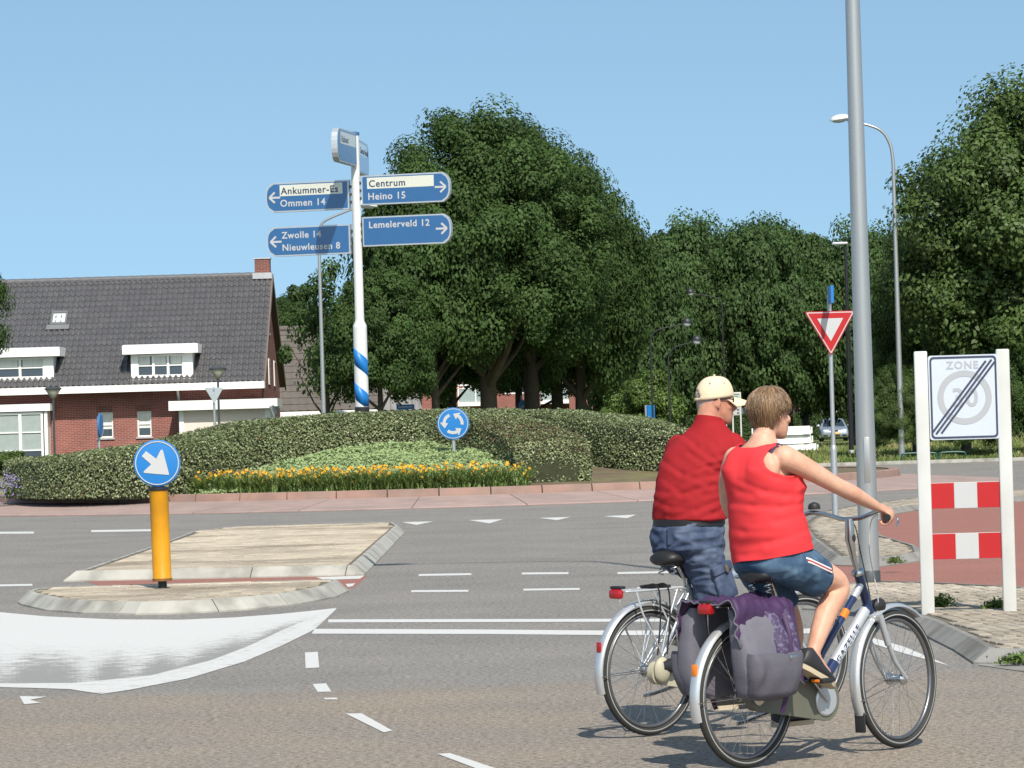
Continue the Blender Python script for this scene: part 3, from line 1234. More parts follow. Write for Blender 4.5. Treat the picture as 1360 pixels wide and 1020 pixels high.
tag(link_mesh('day_lily_flowers', me), 'yellow and orange day lily flowers above the strappy leaves', 'flowers', None, 'stuff')
stems.build('day_lily_stems', BLADE, lily, smooth=None, fix=False)

# purple asters at the tip of the hedge
ASTER = mat('purple_petal', (0.23, 0.18, 0.36), rough=0.7, var=0, tint=0.6)
as_ = thing('aster', 'purple flowering aster clump at the end of the long hedge', 'flower clump', (-11.05, 80.9, 0.33))
n = 1200
P = nr.normal(size=(n, 3)) * np.array((.34, .34, .14)) + np.array((0, 0, .28))
P[:, 2] = np.abs(P[:, 2])
k = nr.random(n) < .5
link_mesh('flower_heads', quads_mesh('flower_heads', leaf_quads(P[k] + np.array((0, -.05, .06)), nr.normal(size=(k.sum(), 3)) * .5 + np.array((0, -.6, .8)), .05, .9), ASTER, nr.random(k.sum())), as_)['kind'] = 'stuff'
link_mesh('foliage', quads_mesh('foliage', leaf_quads(P[~k] * np.array((1, 1, .8)), nr.normal(size=((~k).sum(), 3)), .10, .25), BLADE, nr.random((~k).sum())), as_)

# ================================================================ buildings
BRICK = brick_mat('red_brickwork', (0.27, 0.085, 0.068), (0.20, 0.062, 0.055), (0.33, 0.235, 0.20))
BRICK_D = brick_mat('dark_brickwork', (0.20, 0.07, 0.055), (0.15, 0.055, 0.048), (0.22, 0.17, 0.15))
WHITE = mat('white_paint', (0.78, 0.78, 0.75), rough=0.5, var=0.06, vs=3)
OFFW = mat('cream_panel', (0.66, 0.59, 0.53), rough=0.7, var=0.06, vs=2)
TILE = mat('dark_roof_tile', (0.088, 0.085, 0.088), rough=0.42, var=0.2, vs=1.6, spec=0.6, c2=(0.108, 0.104, 0.105), c2s=5.0)
TILE_B = mat('brown_roof_tile', (0.115, 0.098, 0.084), rough=0.7, var=0.25, vs=1.5)
LEAD = mat('lead_flashing', (0.42, 0.43, 0.45), rough=0.5, var=0.2, vs=6)
ZINC = mat('galvanised', (0.42, 0.44, 0.45), rough=0.45, metal=0.6, var=0.15, vs=8)
PANE = glass('window_pane')
CURT = mat('net_curtain', (0.62, 0.64, 0.60), rough=0.9, var=0.25, vs=7, stretch=(6, 6, 0.3))
BOARD = mat('verge_board', (0.16, 0.12, 0.10), rough=0.7, var=0.15)
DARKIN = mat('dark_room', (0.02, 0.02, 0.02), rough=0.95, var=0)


def boxes(name, L, M, parent, smooth=None):
    b = MB()
    for c, s in L:
        b.box(c, s)
    return b.build(name, M, parent, smooth=smooth)


def wall_open(name, x0, x1, z0, z1, y, th, op, M, parent):
    """Wall in the xz plane with openings (xa, xb, za, zb); jambs are the wall's own thickness."""
    xs = sorted({x0, x1, *[v for o in op for v in o[:2]]})
    zs = sorted({z0, z1, *[v for o in op for v in o[2:]]})
    b = MB()
    for i in range(len(xs) - 1):
        za = None
        for j in range(len(zs) - 1):
            cx, cz = (xs[i] + xs[i + 1]) / 2, (zs[j] + zs[j + 1]) / 2
            if any(o[0] < cx < o[1] and o[2] < cz < o[3] for o in op):
                continue
            b.box((cx, y + th / 2, cz), (xs[i + 1] - xs[i], th, zs[j + 1] - zs[j]))
    o = b.build(name, M, parent, smooth=None)
    bm = bmesh.new()
    bm.from_mesh(o.data)
    bmesh.ops.remove_doubles(bm, verts=bm.verts[:], dist=1e-5)
    seen = {}
    for f in bm.faces:
        k = tuple(sorted(v.index for v in f.verts))
        seen.setdefault(k, []).append(f)
    dead = [f for v in seen.values() if len(v) > 1 for f in v]
    bmesh.ops.delete(bm, geom=dead, context='FACES_ONLY')
    bm.to_mesh(o.data)
    bm.free()
    return o


def window(parent, x0, x1, z0, z1, y, cols=1, rows=2, fr=0.06, deep=0.07, curtain=True, sill=True, name='window', frM=None, splits=None, curM=None):
    """Frame with glazing bars, panes a little behind, a net curtain behind the glass."""
    f = MB()
    d = 0.06
    f.box(((x0 + x1) / 2, y, z0 + fr / 2), (x1 - x0, d, fr))
    f.box(((x0 + x1) / 2, y, z1 - fr / 2), (x1 - x0, d, fr))
    f.box((x0 + fr / 2, y, (z0 + z1) / 2), (fr, d, z1 - z0 - 2 * fr))
    f.box((x1 - fr / 2, y, (z0 + z1) / 2), (fr, d, z1 - z0 - 2 * fr))
    xs = splits or [x0 + (x1 - x0) * i / cols for i in range(1, cols)]
    for x in xs:
        f.box((x, y, (z0 + z1) / 2), (fr * 1.3, d * .95, z1 - z0 - 2 * fr))
    w_ = f.build(name, frM or WHITE, parent, smooth=None)
    ex = [x0 + fr] + [v for x in xs for v in (x - fr * .65, x + fr * .65)] + [x1 - fr]
    for i in range(0, len(ex), 2):
        a, b = ex[i], ex[i + 1]
        for r in range(rows):
            za = z0 + fr + (z1 - z0 - 2 * fr) * r / rows
            zb = z0 + fr + (z1 - z0 - 2 * fr) * (r + 1) / rows
            boxes('pane', [(((a + b) / 2, y + .025, (za + zb) / 2), (b - a - .004, .008, zb - za - .03))], PANE, w_)
        if rows > 1:
            boxes('glazing_bar', [(((a + b) / 2, y - .005, z0 + fr + (z1 - z0 - 2 * fr) * r / rows), (b - a, .04, .04)) for r in range(1, rows)], frM or WHITE, w_)
    if curtain:
        boxes('curtain', [(((x0 + x1) / 2, y + .016, (z0 * .35 + z1 * .65)), (x1 - x0 - 2.2 * fr, .004, (z1 - z0) * .62))], curM or CURT, w_)
    if sill:
        boxes('sill', [(((x0 + x1) / 2, y - .06, z0 - .035), (x1 - x0 + .1, .2, .05))], LEAD, w_)
    return w_


# ---------------------------------------------------------------- the long brick house
HD = 130.0
hx0 = -333.0 * HD / F
house = thing('brick_house', 'long red brick house with dark pantile roof, two white dormers and a gable chimney', 'house', (hx0, HD, 0), R(-.4))
HS = F / HD


def hl(px, py):
    """Local x and z of a pixel on the house front."""
    return (px - 347 - .0285 * (py - 510)) / HS, CAMZ + (562 - .0285 * (px - 680) - py) / HS


XL, DEP, OV = -14.0, 9.2, 0.7
EZ, RZ = 3.42, 7.45
RY = DEP / 2
w1, w2 = (hl(130, 548)[0], hl(150, 548)[0], 0.62, hl(140, 547)[1]), (hl(182, 548)[0], hl(201, 548)[0], hl(190, 580)[1], hl(190, 546)[1])
w1 = (w1[0], w1[1], w2[2], w2[3])
bay = (hl(-60, 550)[0], hl(63, 550)[0], 0.35, hl(20, 549)[1])
wall_open('wall', XL, 0, -.1, EZ - .12, 0, .3, [w1, w2], BRICK, house)
g = MB()
g.prism([(0.3, -.1), (DEP, -.1), (DEP, EZ - .1), (RY, RZ - .22), (0.3, EZ + .02)], -.3, 0.0, plane='YZ')
g.build('gable_wall', BRICK, house, smooth=None)
g = MB()
g.prism([(0, -.1), (DEP, -.1), (DEP, EZ - .1), (RY, RZ - .3), (0.0, EZ - .1)], XL, XL + .3, plane='YZ')
g.box(((XL) / 2, DEP - .15, EZ / 2), (-XL, .3, EZ))
g.build('rear_wall', BRICK, house, smooth=None)
for o_ in (w1, w2):
    window(house, o_[0], o_[1], o_[2], o_[3], .1, 1, 2, fr=.055)
    # soldier course over the opening
    lm = MB()
    n = int((o_[1] - o_[0] + .1) / .065)
    for k in range(n):
        lm.box((o_[0] - .05 + .065 * (k + .5), -.004, o_[3] + .12), (.055, .02, .21))
    lm.build('soldier_course', BRICK_D, house, smooth=None)


def tiles(x0, x1, ya, za, yb, zb, tw, cl, amp, M, parent, skip=()):
    """Pantiles: a wave per tile, a step per course."""
    nx = max(1, int((x1 - x0) / tw))
    L_ = math.hypot(yb - ya, zb - za)
    nc = max(1, int(L_ / cl))
    ux = np.linspace(0, 1, nx * 6 + 1)
    xs = x0 + (x1 - x0) * ux
    ph = (ux * nx) % 1.0
    wave = amp * np.where(ph < .62, np.sin(ph / .62 * PI), -0.15 * np.sin((ph - .62) / .38 * PI))
    dy, dz = (yb - ya) / L_, (zb - za) / L_
    ny, nz = -dz, dy                      # outward normal
    if nz < 0:
        ny, nz = -ny, -nz
    rows = []
    for c in range(nc):
        for s, up_ in ((c / nc, .035), ((c + 1.02) / nc, .012)):
            y = ya + (yb - ya) * s + ny * (wave + up_)
            z = za + (zb - za) * s + nz * (wave + up_)
            rows.append(np.stack([xs, y, z], 1))
    Rw = np.array(rows)
    Q = np.stack([Rw[:-1, :-1], Rw[:-1, 1:], Rw[1:, 1:], Rw[1:, :-1]], 2).reshape(-1, 4, 3)
    o = link_mesh('roof_tile', quads_mesh('roof_tile', Q, M), parent, 'stuff')
    return o


sl_ = (RZ - EZ) / (RY + OV)
roof = MB()
for s in (0, 1):
    ya, yb = (-OV, RY) if s == 0 else (DEP + OV, RY)
    roof.prism([(ya, EZ - .10), (yb, RZ - .14), (yb, RZ - .02), (ya, EZ + .02)], XL - .2, 0.16, plane='YZ')
rf = roof.build('roof', BOARD, house, smooth=None)
tiles(XL - .2, 0.15, -OV - .05, EZ + .0, RY, RZ, .2, .335, .062, TILE, rf)
tiles(XL - .2, 0.15, DEP + OV, EZ + .0, RY, RZ, .4, .67, .04, TILE, rf)
vb = MB()
for ya in (-OV, DEP + OV):
    vb.prism([(ya, EZ - .22), (RY, RZ - .26), (RY, RZ + .05), (ya, EZ + .04)], .162, .21, plane='YZ')
vb.build('verge_board', BOARD, rf, smooth=None)
rt = MB()
rt.tube([(-.2, 0, 0), (.21, 0, 0)], [.125, .14], 12)
rtm = rt.mesh('ridge_tile', TILE)
for k in range(36):
    q = link_mesh('ridge_tile', rtm, rf)
    q.location = (0 - .4 * k - .05, RY, RZ + .0)
boxes('fascia', [((XL / 2, -OV - .08, EZ - .10), (-XL + .35, .14, .25))], WHITE, house)
boxes('soffit', [((XL / 2, -OV / 2, EZ - .16), (-XL, OV - .06, .03))], BOARD, house)
# chimney with its lead skirt
cxx = -0.18
cz = hl(347, 336)[1]
ch = boxes('chimney', [((cxx, RY + .1, (RZ - .5 + cz) / 2), (.56, .6, cz - RZ + .5))], BRICK_D, house)
boxes('chimney_cap', [((cxx, RY + .1, cz + .02), (.62, .66, .05))], LEAD, ch)
boxes('flashing', [((cxx, RY - .25, RZ - .02), (.72, .14, .22))], LEAD, ch)
# skylight
sx0, sx1 = hl(55, 422)[0], hl(77, 422)[0]
zt, zb_ = hl(66, 413)[1], hl(66, 432)[1]
yt, ybb = (zt - EZ) / sl_ - OV, (zb_ - EZ) / sl_ - OV
sk = MB()
nY, nZ = -math.sin(math.atan(sl_)), math.cos(math.atan(sl_))


def slab_on_roof(b, xa, xb, ya, yb, h0, h1):
    P = []
    for h in (h0, h1):
        for (x, y) in ((xa, ya), (xb, ya), (xb, yb), (xa, yb)):
            z = EZ + (y + OV) * sl_
            P.append((x, y + nY * h, z + nZ * h))
    b.add(P, [(3, 2, 1, 0), (4, 5, 6, 7), (0, 1, 5, 4), (1, 2, 6, 5), (2, 3, 7, 6), (3, 0, 4, 7)])


for (xa, xb, ya, yb) in ((sx0, sx1, ybb, ybb + .1), (sx0, sx1, yt - .1, yt), (sx0, sx0 + .07, ybb + .1, yt - .1), (sx1 - .07, sx1, ybb + .1, yt - .1)):
    slab_on_roof(sk, xa, xb, ya, yb, .0, .13)
SKF = mat('skylight_frame', (0.13, 0.13, 0.13), rough=0.5, var=0.1)
sko = sk.build('skylight', SKF, house, smooth=None)
sp = MB()
slab_on_roof(sp, sx0 + .07, sx1 - .07, ybb + .1, yt - .1, .07, .09)
sp.build('pane', mat('skylight_pane', (0.55, 0.62, 0.60), rough=0.1, var=0.05, spec=1.0), sko, smooth=None)
fl_ = MB()
slab_on_roof(fl_, sx0 - .12, sx1 + .12, ybb - .22, ybb, .08, .11)
fl_.build('flashing', mat('dark_flashing', (.16, .16, .165), rough=.5, var=.2), sko, smooth=None)


def dormer(pl, pr, ptop, pbot, fasc_l, fasc_r, ftop, fbot):
    x0, x1 = hl(pl, ptop)[0], hl(pr, ptop)[0]
    z0, z1 = hl((pl + pr) / 2, pbot)[1], hl((pl + pr) / 2, fbot)[1]
    y0 = (z0 - EZ) / sl_ - OV + .05
    d = MB()
    back = (z1 - EZ) / sl_ - OV + .3
    for x in (x0 + .04, x1 - .04):
        d.prism([(y0 + .02, z0), (back, z1 - .1), (back, z1), (y0 + .02, z1)], x - .04, x + .04, plane='YZ')
    d.box(((x0 + x1) / 2, y0, z0 + .05), (x1 - x0, .1, .1))
    d.box((x0 + .1, y0 - .002, (z0 + z1) / 2 + .05), (.2, .08, z1 - z0 - .1))
    d.box((x1 - .16, y0 - .002, (z0 + z1) / 2 + .05), (.32, .08, z1 - z0 - .1))
    do = d.build('dormer', WHITE, house, smooth=None)
    fa, fb = hl(fasc_l, ftop)[0], hl(fasc_r, ftop)[0]
    za, zb = hl((fasc_l + fasc_r) / 2, fbot)[1], hl((fasc_l + fasc_r) / 2, ftop)[1]
    boxes('dormer_roof', [(((fa + fb) / 2, (y0 - .35 + back + .4) / 2, (za + zb) / 2), (fb - fa, back + .4 - y0 + .35, zb - za))], WHITE, do)
    boxes('roof_felt', [(((fa + fb) / 2, (y0 - .3 + back + .5) / 2, zb + .012), (fb - fa - .06, back + .5 - y0 + .2, .02))], LEAD, do)
    boxes('flashing', [((((x0 + x1) / 2, y0 - .07, z0 - .03)), (x1 - x0 + .2, .1, .1))], LEAD, do)
    xs = x0 + .2, x1 - .32
    W = xs[1] - xs[0]
    window(do, xs[0], xs[1], z0 + .1, z1 - .02, y0 - .01, 3, 2, fr=.07, curtain=False, sill=False, splits=[xs[0] + W * .355, xs[0] + W * .665])
    for k in range(3):
        boxes('curtain', [((xs[0] + W * (k + .5) / 3, y0 + .004, z0 + (z1 - z0) * .76), (W / 3 - .17, .006, (z1 - z0) * .34))], CURT, do)
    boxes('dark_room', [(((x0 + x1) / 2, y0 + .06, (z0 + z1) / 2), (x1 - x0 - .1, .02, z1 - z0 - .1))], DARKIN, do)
    if pl > 100:
        # things on the window sill
        for k, (fx, c, h) in enumerate(((.10, (.25, .07, .03), .16), (.18, (.3, .1, .05), .13), (.42, (.75, .75, .72), .19), (.52, (.32, .17, .09), .17), (.83, (.22, .30, .26), .2))):
            b = MB()
            b.lathe([(.05, 0), (.07, h * .4), (.04, h * .75), (.055, h)], 10, M=Matrix.Translation((xs[0] + W * fx, y0 + .038, z0 + .17)) @ Matrix.Diagonal((1, .12, 1, 1)))
            b.build('sill_pot', mat('pot_%d' % k, c, var=.1), do)
    return do


dormer(175, 257, 462, 504, 165, 265, 458, 470)
dormer(-45, 72, 467, 507, -60, 82, 463.5, 475)
# bay with a flat roof
bz0, bz1 = hl(20, 547)[1], hl(20, 537.5)[1]
bx1 = hl(70, 545)[0]
bo = boxes('bay', [((bay[0] / 2 + bx1 / 2 - .1, -.55, .2), (bx1 - bay[0] - .2, .9, .5))], BRICK, house)
boxes('bay_roof', [(((bay[0] + bx1) / 2, -.52, (bz0 + bz1) / 2), (bx1 - bay[0] + .1, 1.1, bz1 - bz0))], WHITE, bo)
xw = hl(62, 560)[0]
window(bo, bay[0], xw, .48, bz0 - .03, -.95, 4, 3, fr=.08, curtain=True, sill=True, name='bay_window', curM=mat('grey_blind', (.30, .345, .33), rough=.7, var=.15))
boxes('bay_side', [((bx1 - .12, -.5, (bz0 + .45) / 2), (.07, .9, bz0 - .45)), ((xw + .1, -.95, (bz0 + .45) / 2), (.12, .06, bz0 - .5))], WHITE, bo)
# flat-roofed side building
gx0, gx1 = hl(233, 535)[0], hl(375, 535)[0]
gz0, gz1 = hl(300, 544)[1], hl(300, 531.5)[1]
wx0 = hl(248, 560)[0]
go_ = boxes('side_building', [(((wx0 + gx1 - .2) / 2, -1.05, gz0 / 2), (gx1 - .2 - wx0, 2.0, gz0 - .01))], OFFW, house)
boxes('flat_roof', [(((gx0 + gx1) / 2, -1.2, (gz0 + gz1) / 2), (gx1 - gx0, 2.5, gz1 - gz0))], WHITE, go_)
boxes('corner_board', [((wx0 + .02, -2.06, gz0 / 2), (.16, .06, gz0 - .02)), ((hl(362, 560)[0], -2.06, gz0 / 2), (.22, .06, gz0 - .02))], WHITE, go_)
dp = MB()
dx = hl(239, 540)[0]
dp.tube([(dx, -.72, EZ - .2), (dx, -.3, EZ - .5), (dx, -.12, EZ - .75), (dx, -.12, 0)], .05, 8)
dp.build('downpipe', ZINC, house)
for (a, z0_, z1_, yy) in ((353, 475, 506, 1.6), (361, 474, 508, 3.9), (371, 475, 509, 6.6)):
    za, zb2 = hl(a, z1_)[1] - .02, hl(a, z0_)[1] + .02
    b = MB()
    b.box((.012, yy, (za + zb2) / 2), (.05, .62, zb2 - za))
    wo = b.build('gable_window', WHITE, house, smooth=None)
    boxes('pane', [((.042, yy, (za + zb2) / 2), (.012, .46, zb2 - za - .16))], PANE, wo)
b = MB()
b.box((.012, RY, 5.6), (.05, .5, .75))
wo = b.build('gable_window', WHITE, house, smooth=None)
boxes('pane', [((.042, RY, 5.6), (.012, .36, .6))], PANE, wo)


# ---------------------------------------------------------------- houses behind
def plain_house(label, pxl, pxr, D, ez, rz, M, ribs, wallM, depth=8.0, fasc=.28, wins=(), name='house'):
    s = F / D
    xl, xr = (pxl - 680) / s, (pxr - 680) / s
    h = thing(name, label, 'house', (xl, D, 0))
    W = xr - xl
    op = [(a * W, b * W, c, d) for a, b, c, d in wins]
    wall_open('wall', 0, W, -.1, ez, .5, .3, op, wallM, h)
    for o_ in op:
        window(h, o_[0], o_[1], o_[2], o_[3], .6, 2, 1, curtain=False, sill=False)
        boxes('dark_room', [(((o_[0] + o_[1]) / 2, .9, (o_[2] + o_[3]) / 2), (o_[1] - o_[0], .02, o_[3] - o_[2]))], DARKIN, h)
    gw = MB()
    for x in (0, W - .3):
        gw.prism([(.8, -.1), (depth, -.1), (depth, ez - .05), (depth / 2 + .25, rz - .2), (.8, ez)], x, x + .3, plane='YZ')
    gw.build('gable_wall', wallM, h, smooth=None)
    r = MB()
    for ya, yb in ((0, depth / 2 + .25), (depth + .5, depth / 2 + .25)):
        r.prism([(ya, ez - .08), (yb, rz - .12), (yb, rz - .02), (ya, ez + .02)], -.15, W + .15, plane='YZ')
    ro = r.build('roof', BOARD, h, smooth=None)
    tiles(-.15, W + .15, -.04, ez + .01, depth / 2 + .25, rz, ribs[0], ribs[1], ribs[2], M, ro)
    tb = MB()
    tb.tube([(-.2, depth / 2 + .25, rz + .03), (W + .2, depth / 2 + .25, rz + .03)], .14, 10)
    tb.build('ridge', M, ro)
    if fasc:
        boxes('fascia', [((W / 2, -.06, ez - fasc / 2), (W + .3, .1, fasc))], WHITE, h)
    return h


h2 = plain_house('low house behind with a broad brown tiled roof and white eaves board', 366, 500, 150, 2.42, 5.95, TILE_B, (.33, .40, .02), BRICK_D, wins=((.2, .6, .7, 2.0),))
h3 = plain_house('grey ribbed tiled house behind the trees beside a brick pillar', 474, 560, 156, 2.35, 6.2, mat('grey_roof_tile', (0.22, 0.215, 0.21), rough=.6, var=.2, vs=2), (.30, .9, .06), BRICK_D, wins=((.1, .45, .6, 1.9), (.55, .9, .6, 1.9)), fasc=.16)
boxes('brick_pillar', [((560 - 474) * 156 / F * 1.0 + .2 and (((566 - 474) * 156 / F), .2, 1.75), (.42, .5, 3.5))], BRICK, h3)


def flats(label, pxl, pxr, D, storeys, bays, wallM, balc, sh=2.8, depth=9.0):
    s = F / D
    xl, xr = (pxl - 680) / s, (pxr - 680) / s
    W = xr - xl
    h = thing('apartment_building', label, 'apartment building', (xl, D, 0))
    op = []
    for k in range(storeys):
        for b in range(bays):
            x0 = W * (b + .16) / bays
            x1 = W * (b + .84) / bays
            op.append((x0, x1, k * sh + .5, k * sh + 2.35))
    wall_open('wall', 0, W, -.1, storeys * sh + .4, 0, .3, op, wallM, h)
    boxes('side_wall', [((.15, depth / 2 + .15, storeys * sh / 2), (.3, depth - .3, storeys * sh + .6)), ((W - .15, depth / 2 + .15, storeys * sh / 2), (.3, depth - .3, storeys * sh + .6))], wallM, h)
    boxes('flat_roof', [((W / 2, depth / 2 - .2, storeys * sh + .5), (W + .5, depth + .8, .2))], LEAD, h)
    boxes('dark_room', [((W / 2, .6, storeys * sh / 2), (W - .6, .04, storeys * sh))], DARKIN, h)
    for o_ in op:
        window(h, o_[0], o_[1], o_[2], o_[3], .12, 3, 1, fr=.08, curtain=False, sill=False)
    for k, b in balc:
        x0, x1 = W * (b + .04) / bays, W * (b + .96) / bays
        z = k * sh
        bo = boxes('balcony', [(((x0 + x1) / 2, -.75, z), (x1 - x0, 1.5, .22))], WHITE, h)
        boxes('balcony_rail', [(((x0 + x1) / 2, -1.44, z + 1.05), (x1 - x0, .06, .07)), (((x0 + x1) / 2, -1.44, z + .85), (x1 - x0, .04, .04)), ((x0 + .03, -1.44, z + .55), (.06, .06, .95)), ((x1 - .03, -1.44, z + .55), (.06, .06, .95)), (((x0 + x1) / 2, -1.44, z + .55), (.06, .06, .95))], WHITE, bo)
        boxes('balcony_glass', [(((x0 + x1) / 2, -1.42, z + .48), (x1 - x0 - .16, .012, .72))], mat('balcony_panel', (0.30, 0.36, 0.36), rough=.2, var=.1), bo)
    return h, W


fa_, Wa = flats('brick apartment building with white balconies half hidden behind the oaks', 606, 862, 200, 3, 5, BRICK, ((1, 2), (2, 2), (1, 0), (2, 0), (2, 3)))
for x in (.41, .605):
    boxes('brick_pier', [((Wa * x, -.9, 4.2), (.5, 1.4, 8.4))], BRICK, fa_)
par = thing('parasol', 'white parasol open on the balcony behind the oak trunks', 'parasol', ((741 - 680) * 200 / F, 199.1, 2.92))
b = MB()
b.lathe([(.02, 2.0), (1.25, 1.62), (1.27, 1.56), (.02, 1.9)], 8)
b.build('canopy', WHITE, par, smooth=None)
b = MB()
b.tube([(0, 0, 0), (0, 0, 2.05)], .025, 6)
b.build('pole', WHITE, par)
fb_, Wb = flats('dark brick apartment building with balconies seen between trunks behind the woman', 955, 1150, 250, 3, 4, BRICK_D, ((1, 0), (1, 1), (2, 1), (1, 2), (2, 3)))

# ================================================================ trees
BARK = mat('oak_bark', (0.075, 0.058, 0.042), rough=0.95, var=0.35, vs=4, bump=0.8, bs=14)
OAK = mat('oak_leaf', (0.060, 0.104, 0.030), rough=0.55, var=0, tint=0.7, trans=0.36, spec=0.15)
FAROAK = mat('far_oak_leaf', (0.066, 0.112, 0.037), rough=0.55, var=0, tint=0.7, trans=0.36, spec=0.15)
LIME = mat('lime_leaf', (0.078, 0.124, 0.032), rough=0.5, var=0, tint=0.85, trans=0.3, spec=0.3)
BUSHL = mat('bush_leaf', (0.105, 0.165, 0.035), rough=0.5, var=0, tint=1.0, trans=0.25, spec=0.3)


def crown(seed, n, rx, rz, clumps, cr, leaf, M, shape=1.0, low=0.0, core=0.35):
    """Leaves gathered in clumps round the shell of an ellipsoid, gaps between them."""
    g = np.random.default_rng(seed)
    c = []
    while len(c) < clumps:
        d = g.normal(size=3)
        d /= np.linalg.norm(d)
        if d[2] < -0.75:
            continue
        rr = (1 - .7 * cr) * g.uniform(.62, 1.0) if g.random() < .8 else g.uniform(.2, .6)
        taper = 1.0 - 0.28 * max(0, d[2]) ** 2 * shape
        c.append((d[0] * rx * rr * taper, d[1] * rx * rr * taper, d[2] * rz * rr, cr * g.uniform(.5, 1.45), g.normal() * .2))
    c = np.array(c)
    k = g.integers(0, len(c), n)
    d = g.normal(size=(n, 3))
    d /= np.linalg.norm(d, axis=1, keepdims=True)
    r = g.random(n) ** 0.36
    off = d * (c[k, 3] * r)[:, None] * np.array((1.0, 1.0, .72))
    P = c[k, :3] + off
    out = c[k, :3] / np.array((rx, rx, rz))
    N_ = d * 1.1 + out * .5 + np.array((0, 0, .45)) + g.normal(size=(n, 3)) * .45
    tint = np.clip(.5 + c[k, 4] + g.normal(size=n) * .16 + .12 * d[:, 2], 0, 1)
    V = leaf_quads(P, N_, g.uniform(.7, 1.3, n) * leaf, .62, rg=g)
    return quads_mesh('crown', V, M, tint), c


CR = {
    'oak': crown(11, 175000, 1, 1, 430, .150, .026, OAK),
    'oak_wide': crown(12, 165000, 1, 1, 390, .158, .026, OAK),
    'oak_small': crown(13, 90000, 1, 1, 210, .20, .040, OAK),
    'lime': crown(14, 150000, 1, 1, 390, .158, .028, LIME),
    'light': crown(15, 22000, 1, 1, 50, .30, .085, BUSHL),
    'far': crown(17, 80000, 1, 1, 220, .20, .046, FAROAK),
    'sparse': crown(16, 5200, 1, 1, 26, .26, .06, OAK),
}


def tree(label, px, D, cz, rx, rz, kind, trunk=.28, rot=0.0, name='oak_tree', group=None, ry=None, lean=0.0, cat='tree', dx=0.0, crownz=None):
    x = (px - 680 - .0285 * 45) * D / F
    t = thing(name, label, cat, (x, D, 0), rot, group)
    me, cl = CR[kind]
    o = link_mesh('crown', me, t)
    o.location = (dx * math.cos(-rot), dx * math.sin(-rot), cz)
    o.scale = (rx, ry or rx, rz)
    if trunk:
        b = MB()
        top = cz + rz * .35
        b.tube([(0, 0, -.1), (0, 0, .3), (lean * .4, 0, cz * .35), (lean, 0, cz * .75), (lean, .1, top)], [trunk * 1.35, trunk, trunk * .82, trunk * .6, trunk * .25], 9)
        r_ = random.Random(int(px * 7 + D))
        for i in range(6):
            a = r_.uniform(0, 2 * PI)
            z0 = cz * r_.uniform(.35, .8)
            L_ = rx * r_.uniform(.5, .8)
            b.tube([(lean * z0 / cz, 0, z0), (math.cos(a) * L_ * .45, math.sin(a) * L_ * .45, z0 + rz * .2), (math.cos(a) * L_, math.sin(a) * L_, z0 + rz * r_.uniform(.35, .6))], [trunk * .5, trunk * .3, trunk * .1], 6)
        b.build('trunk', BARK, t, smooth=60)
    return t


tree('tallest broad dark oak rising behind the direction signpost', 650, 126, 7.5, 5.0, 5.8, 'oak', .36, 0.3)
tree('second great oak whose crown merges with the tallest one, right of its trunk', 707, 131, 7.5, 4.2, 5.3, 'oak_wide', .34, 2.1)
tree('oak at the right flank of the great oak group, over the balcony with parasol', 772, 133, 6.3, 3.1, 5.5, 'oak_small', .26, 1.2)
tree('rounded oak left of the tallest oak, half behind the right signs', 579, 124, 6.9, 3.0, 4.9, 'oak_small', .17, 4.0)
tree('slim young oak close behind the striped signpost foot', 506, 120, 4.5, 2.2, 3.0, 'oak_small', .13, 5.1)
tree('thin straggly oak with gaps in front of the low brown roof', 436, 121, 4.6, 2.0, 3.1, 'sparse', .10, 0.4)
tree('low spreading oak between the tallest oak and the slim young one', 604, 129, 4.4, 2.6, 2.7, 'oak_small', .12, 2.2)
tree('shaded low oak standing behind the two great oak trunks', 690, 139, 5.0, 3.6, 2.9, 'oak', .2, 5.2)
tree('dark oak with short trunk behind the round bicycle sign', 741, 138, 5.6, 3.6, 4.3, 'oak_wide', .30, 3.0)
tree('round dark tree showing behind the gable of the brick house', 396, 168, 5.9, 2.3, 2.55, 'oak_small', .25, 2.2)
bx = [(848, 168, 5.9, 3.24, 5.50, 'tree beside the great oaks at the left end of the far tree row'),
      (905, 172, 6.4, 3.48, 5.61, 'far tree of the row above the left dark arm lamp'),
      (962, 178, 6.4, 3.36, 5.39, 'far tree of the row above the cap of the man'),
      (1015, 171, 6.6, 3.24, 5.17, 'far tree of the row above the hair of the woman'),
      (1048, 176, 6.3, 3.36, 5.50, 'far tree of the row behind the give way sign'),
      (1138, 174, 6.0, 3.12, 5.61, 'far tree of the row behind the tall grey lamp mast'),
      (1160, 180, 6.2, 2.88, 5.4, 'last tree of the far row beside the right tree mass')]
bx += [(932, 182, 6.9, 3.2, 5.6, 'taller far tree standing behind the row, left of the cap'), (1040, 184, 6.9, 3.2, 5.5, 'taller far tree standing behind the row, right of the woman\'s hair'), (1070, 250 - 62, 6.6, 3.1, 5.6, 'taller far tree standing behind the row, by the give way sign')]
for i, (px, D, cz, rx, rz, lab) in enumerate(bx):
    tree(lab, px, D, cz - .45, rx, rz * 1.1, 'far', .22, i * 1.3, group='row of trees beyond the roundabout')
tree('huge bright green tree filling the right edge above the zone sign', 1398, 128, 7.4, 6.2, 6.6, 'lime', .4, 0.7, name='lime_tree')
tree('slimmer green tree behind the curved street lamp', 1216, 134, 5.1, 1.9, 4.3, 'lime', .16, 2.7, name='lime_tree')
tree('dark green tree between the curved lamp and the huge bright tree', 1282, 140, 5.2, 2.6, 3.9, 'lime', .2, 3.4, name='lime_tree')
tree('leafy tree just showing at the left edge before the house roof', -60, 112, 5.6, 1.85, 3.0, 'oak_small', .15, 1.0)
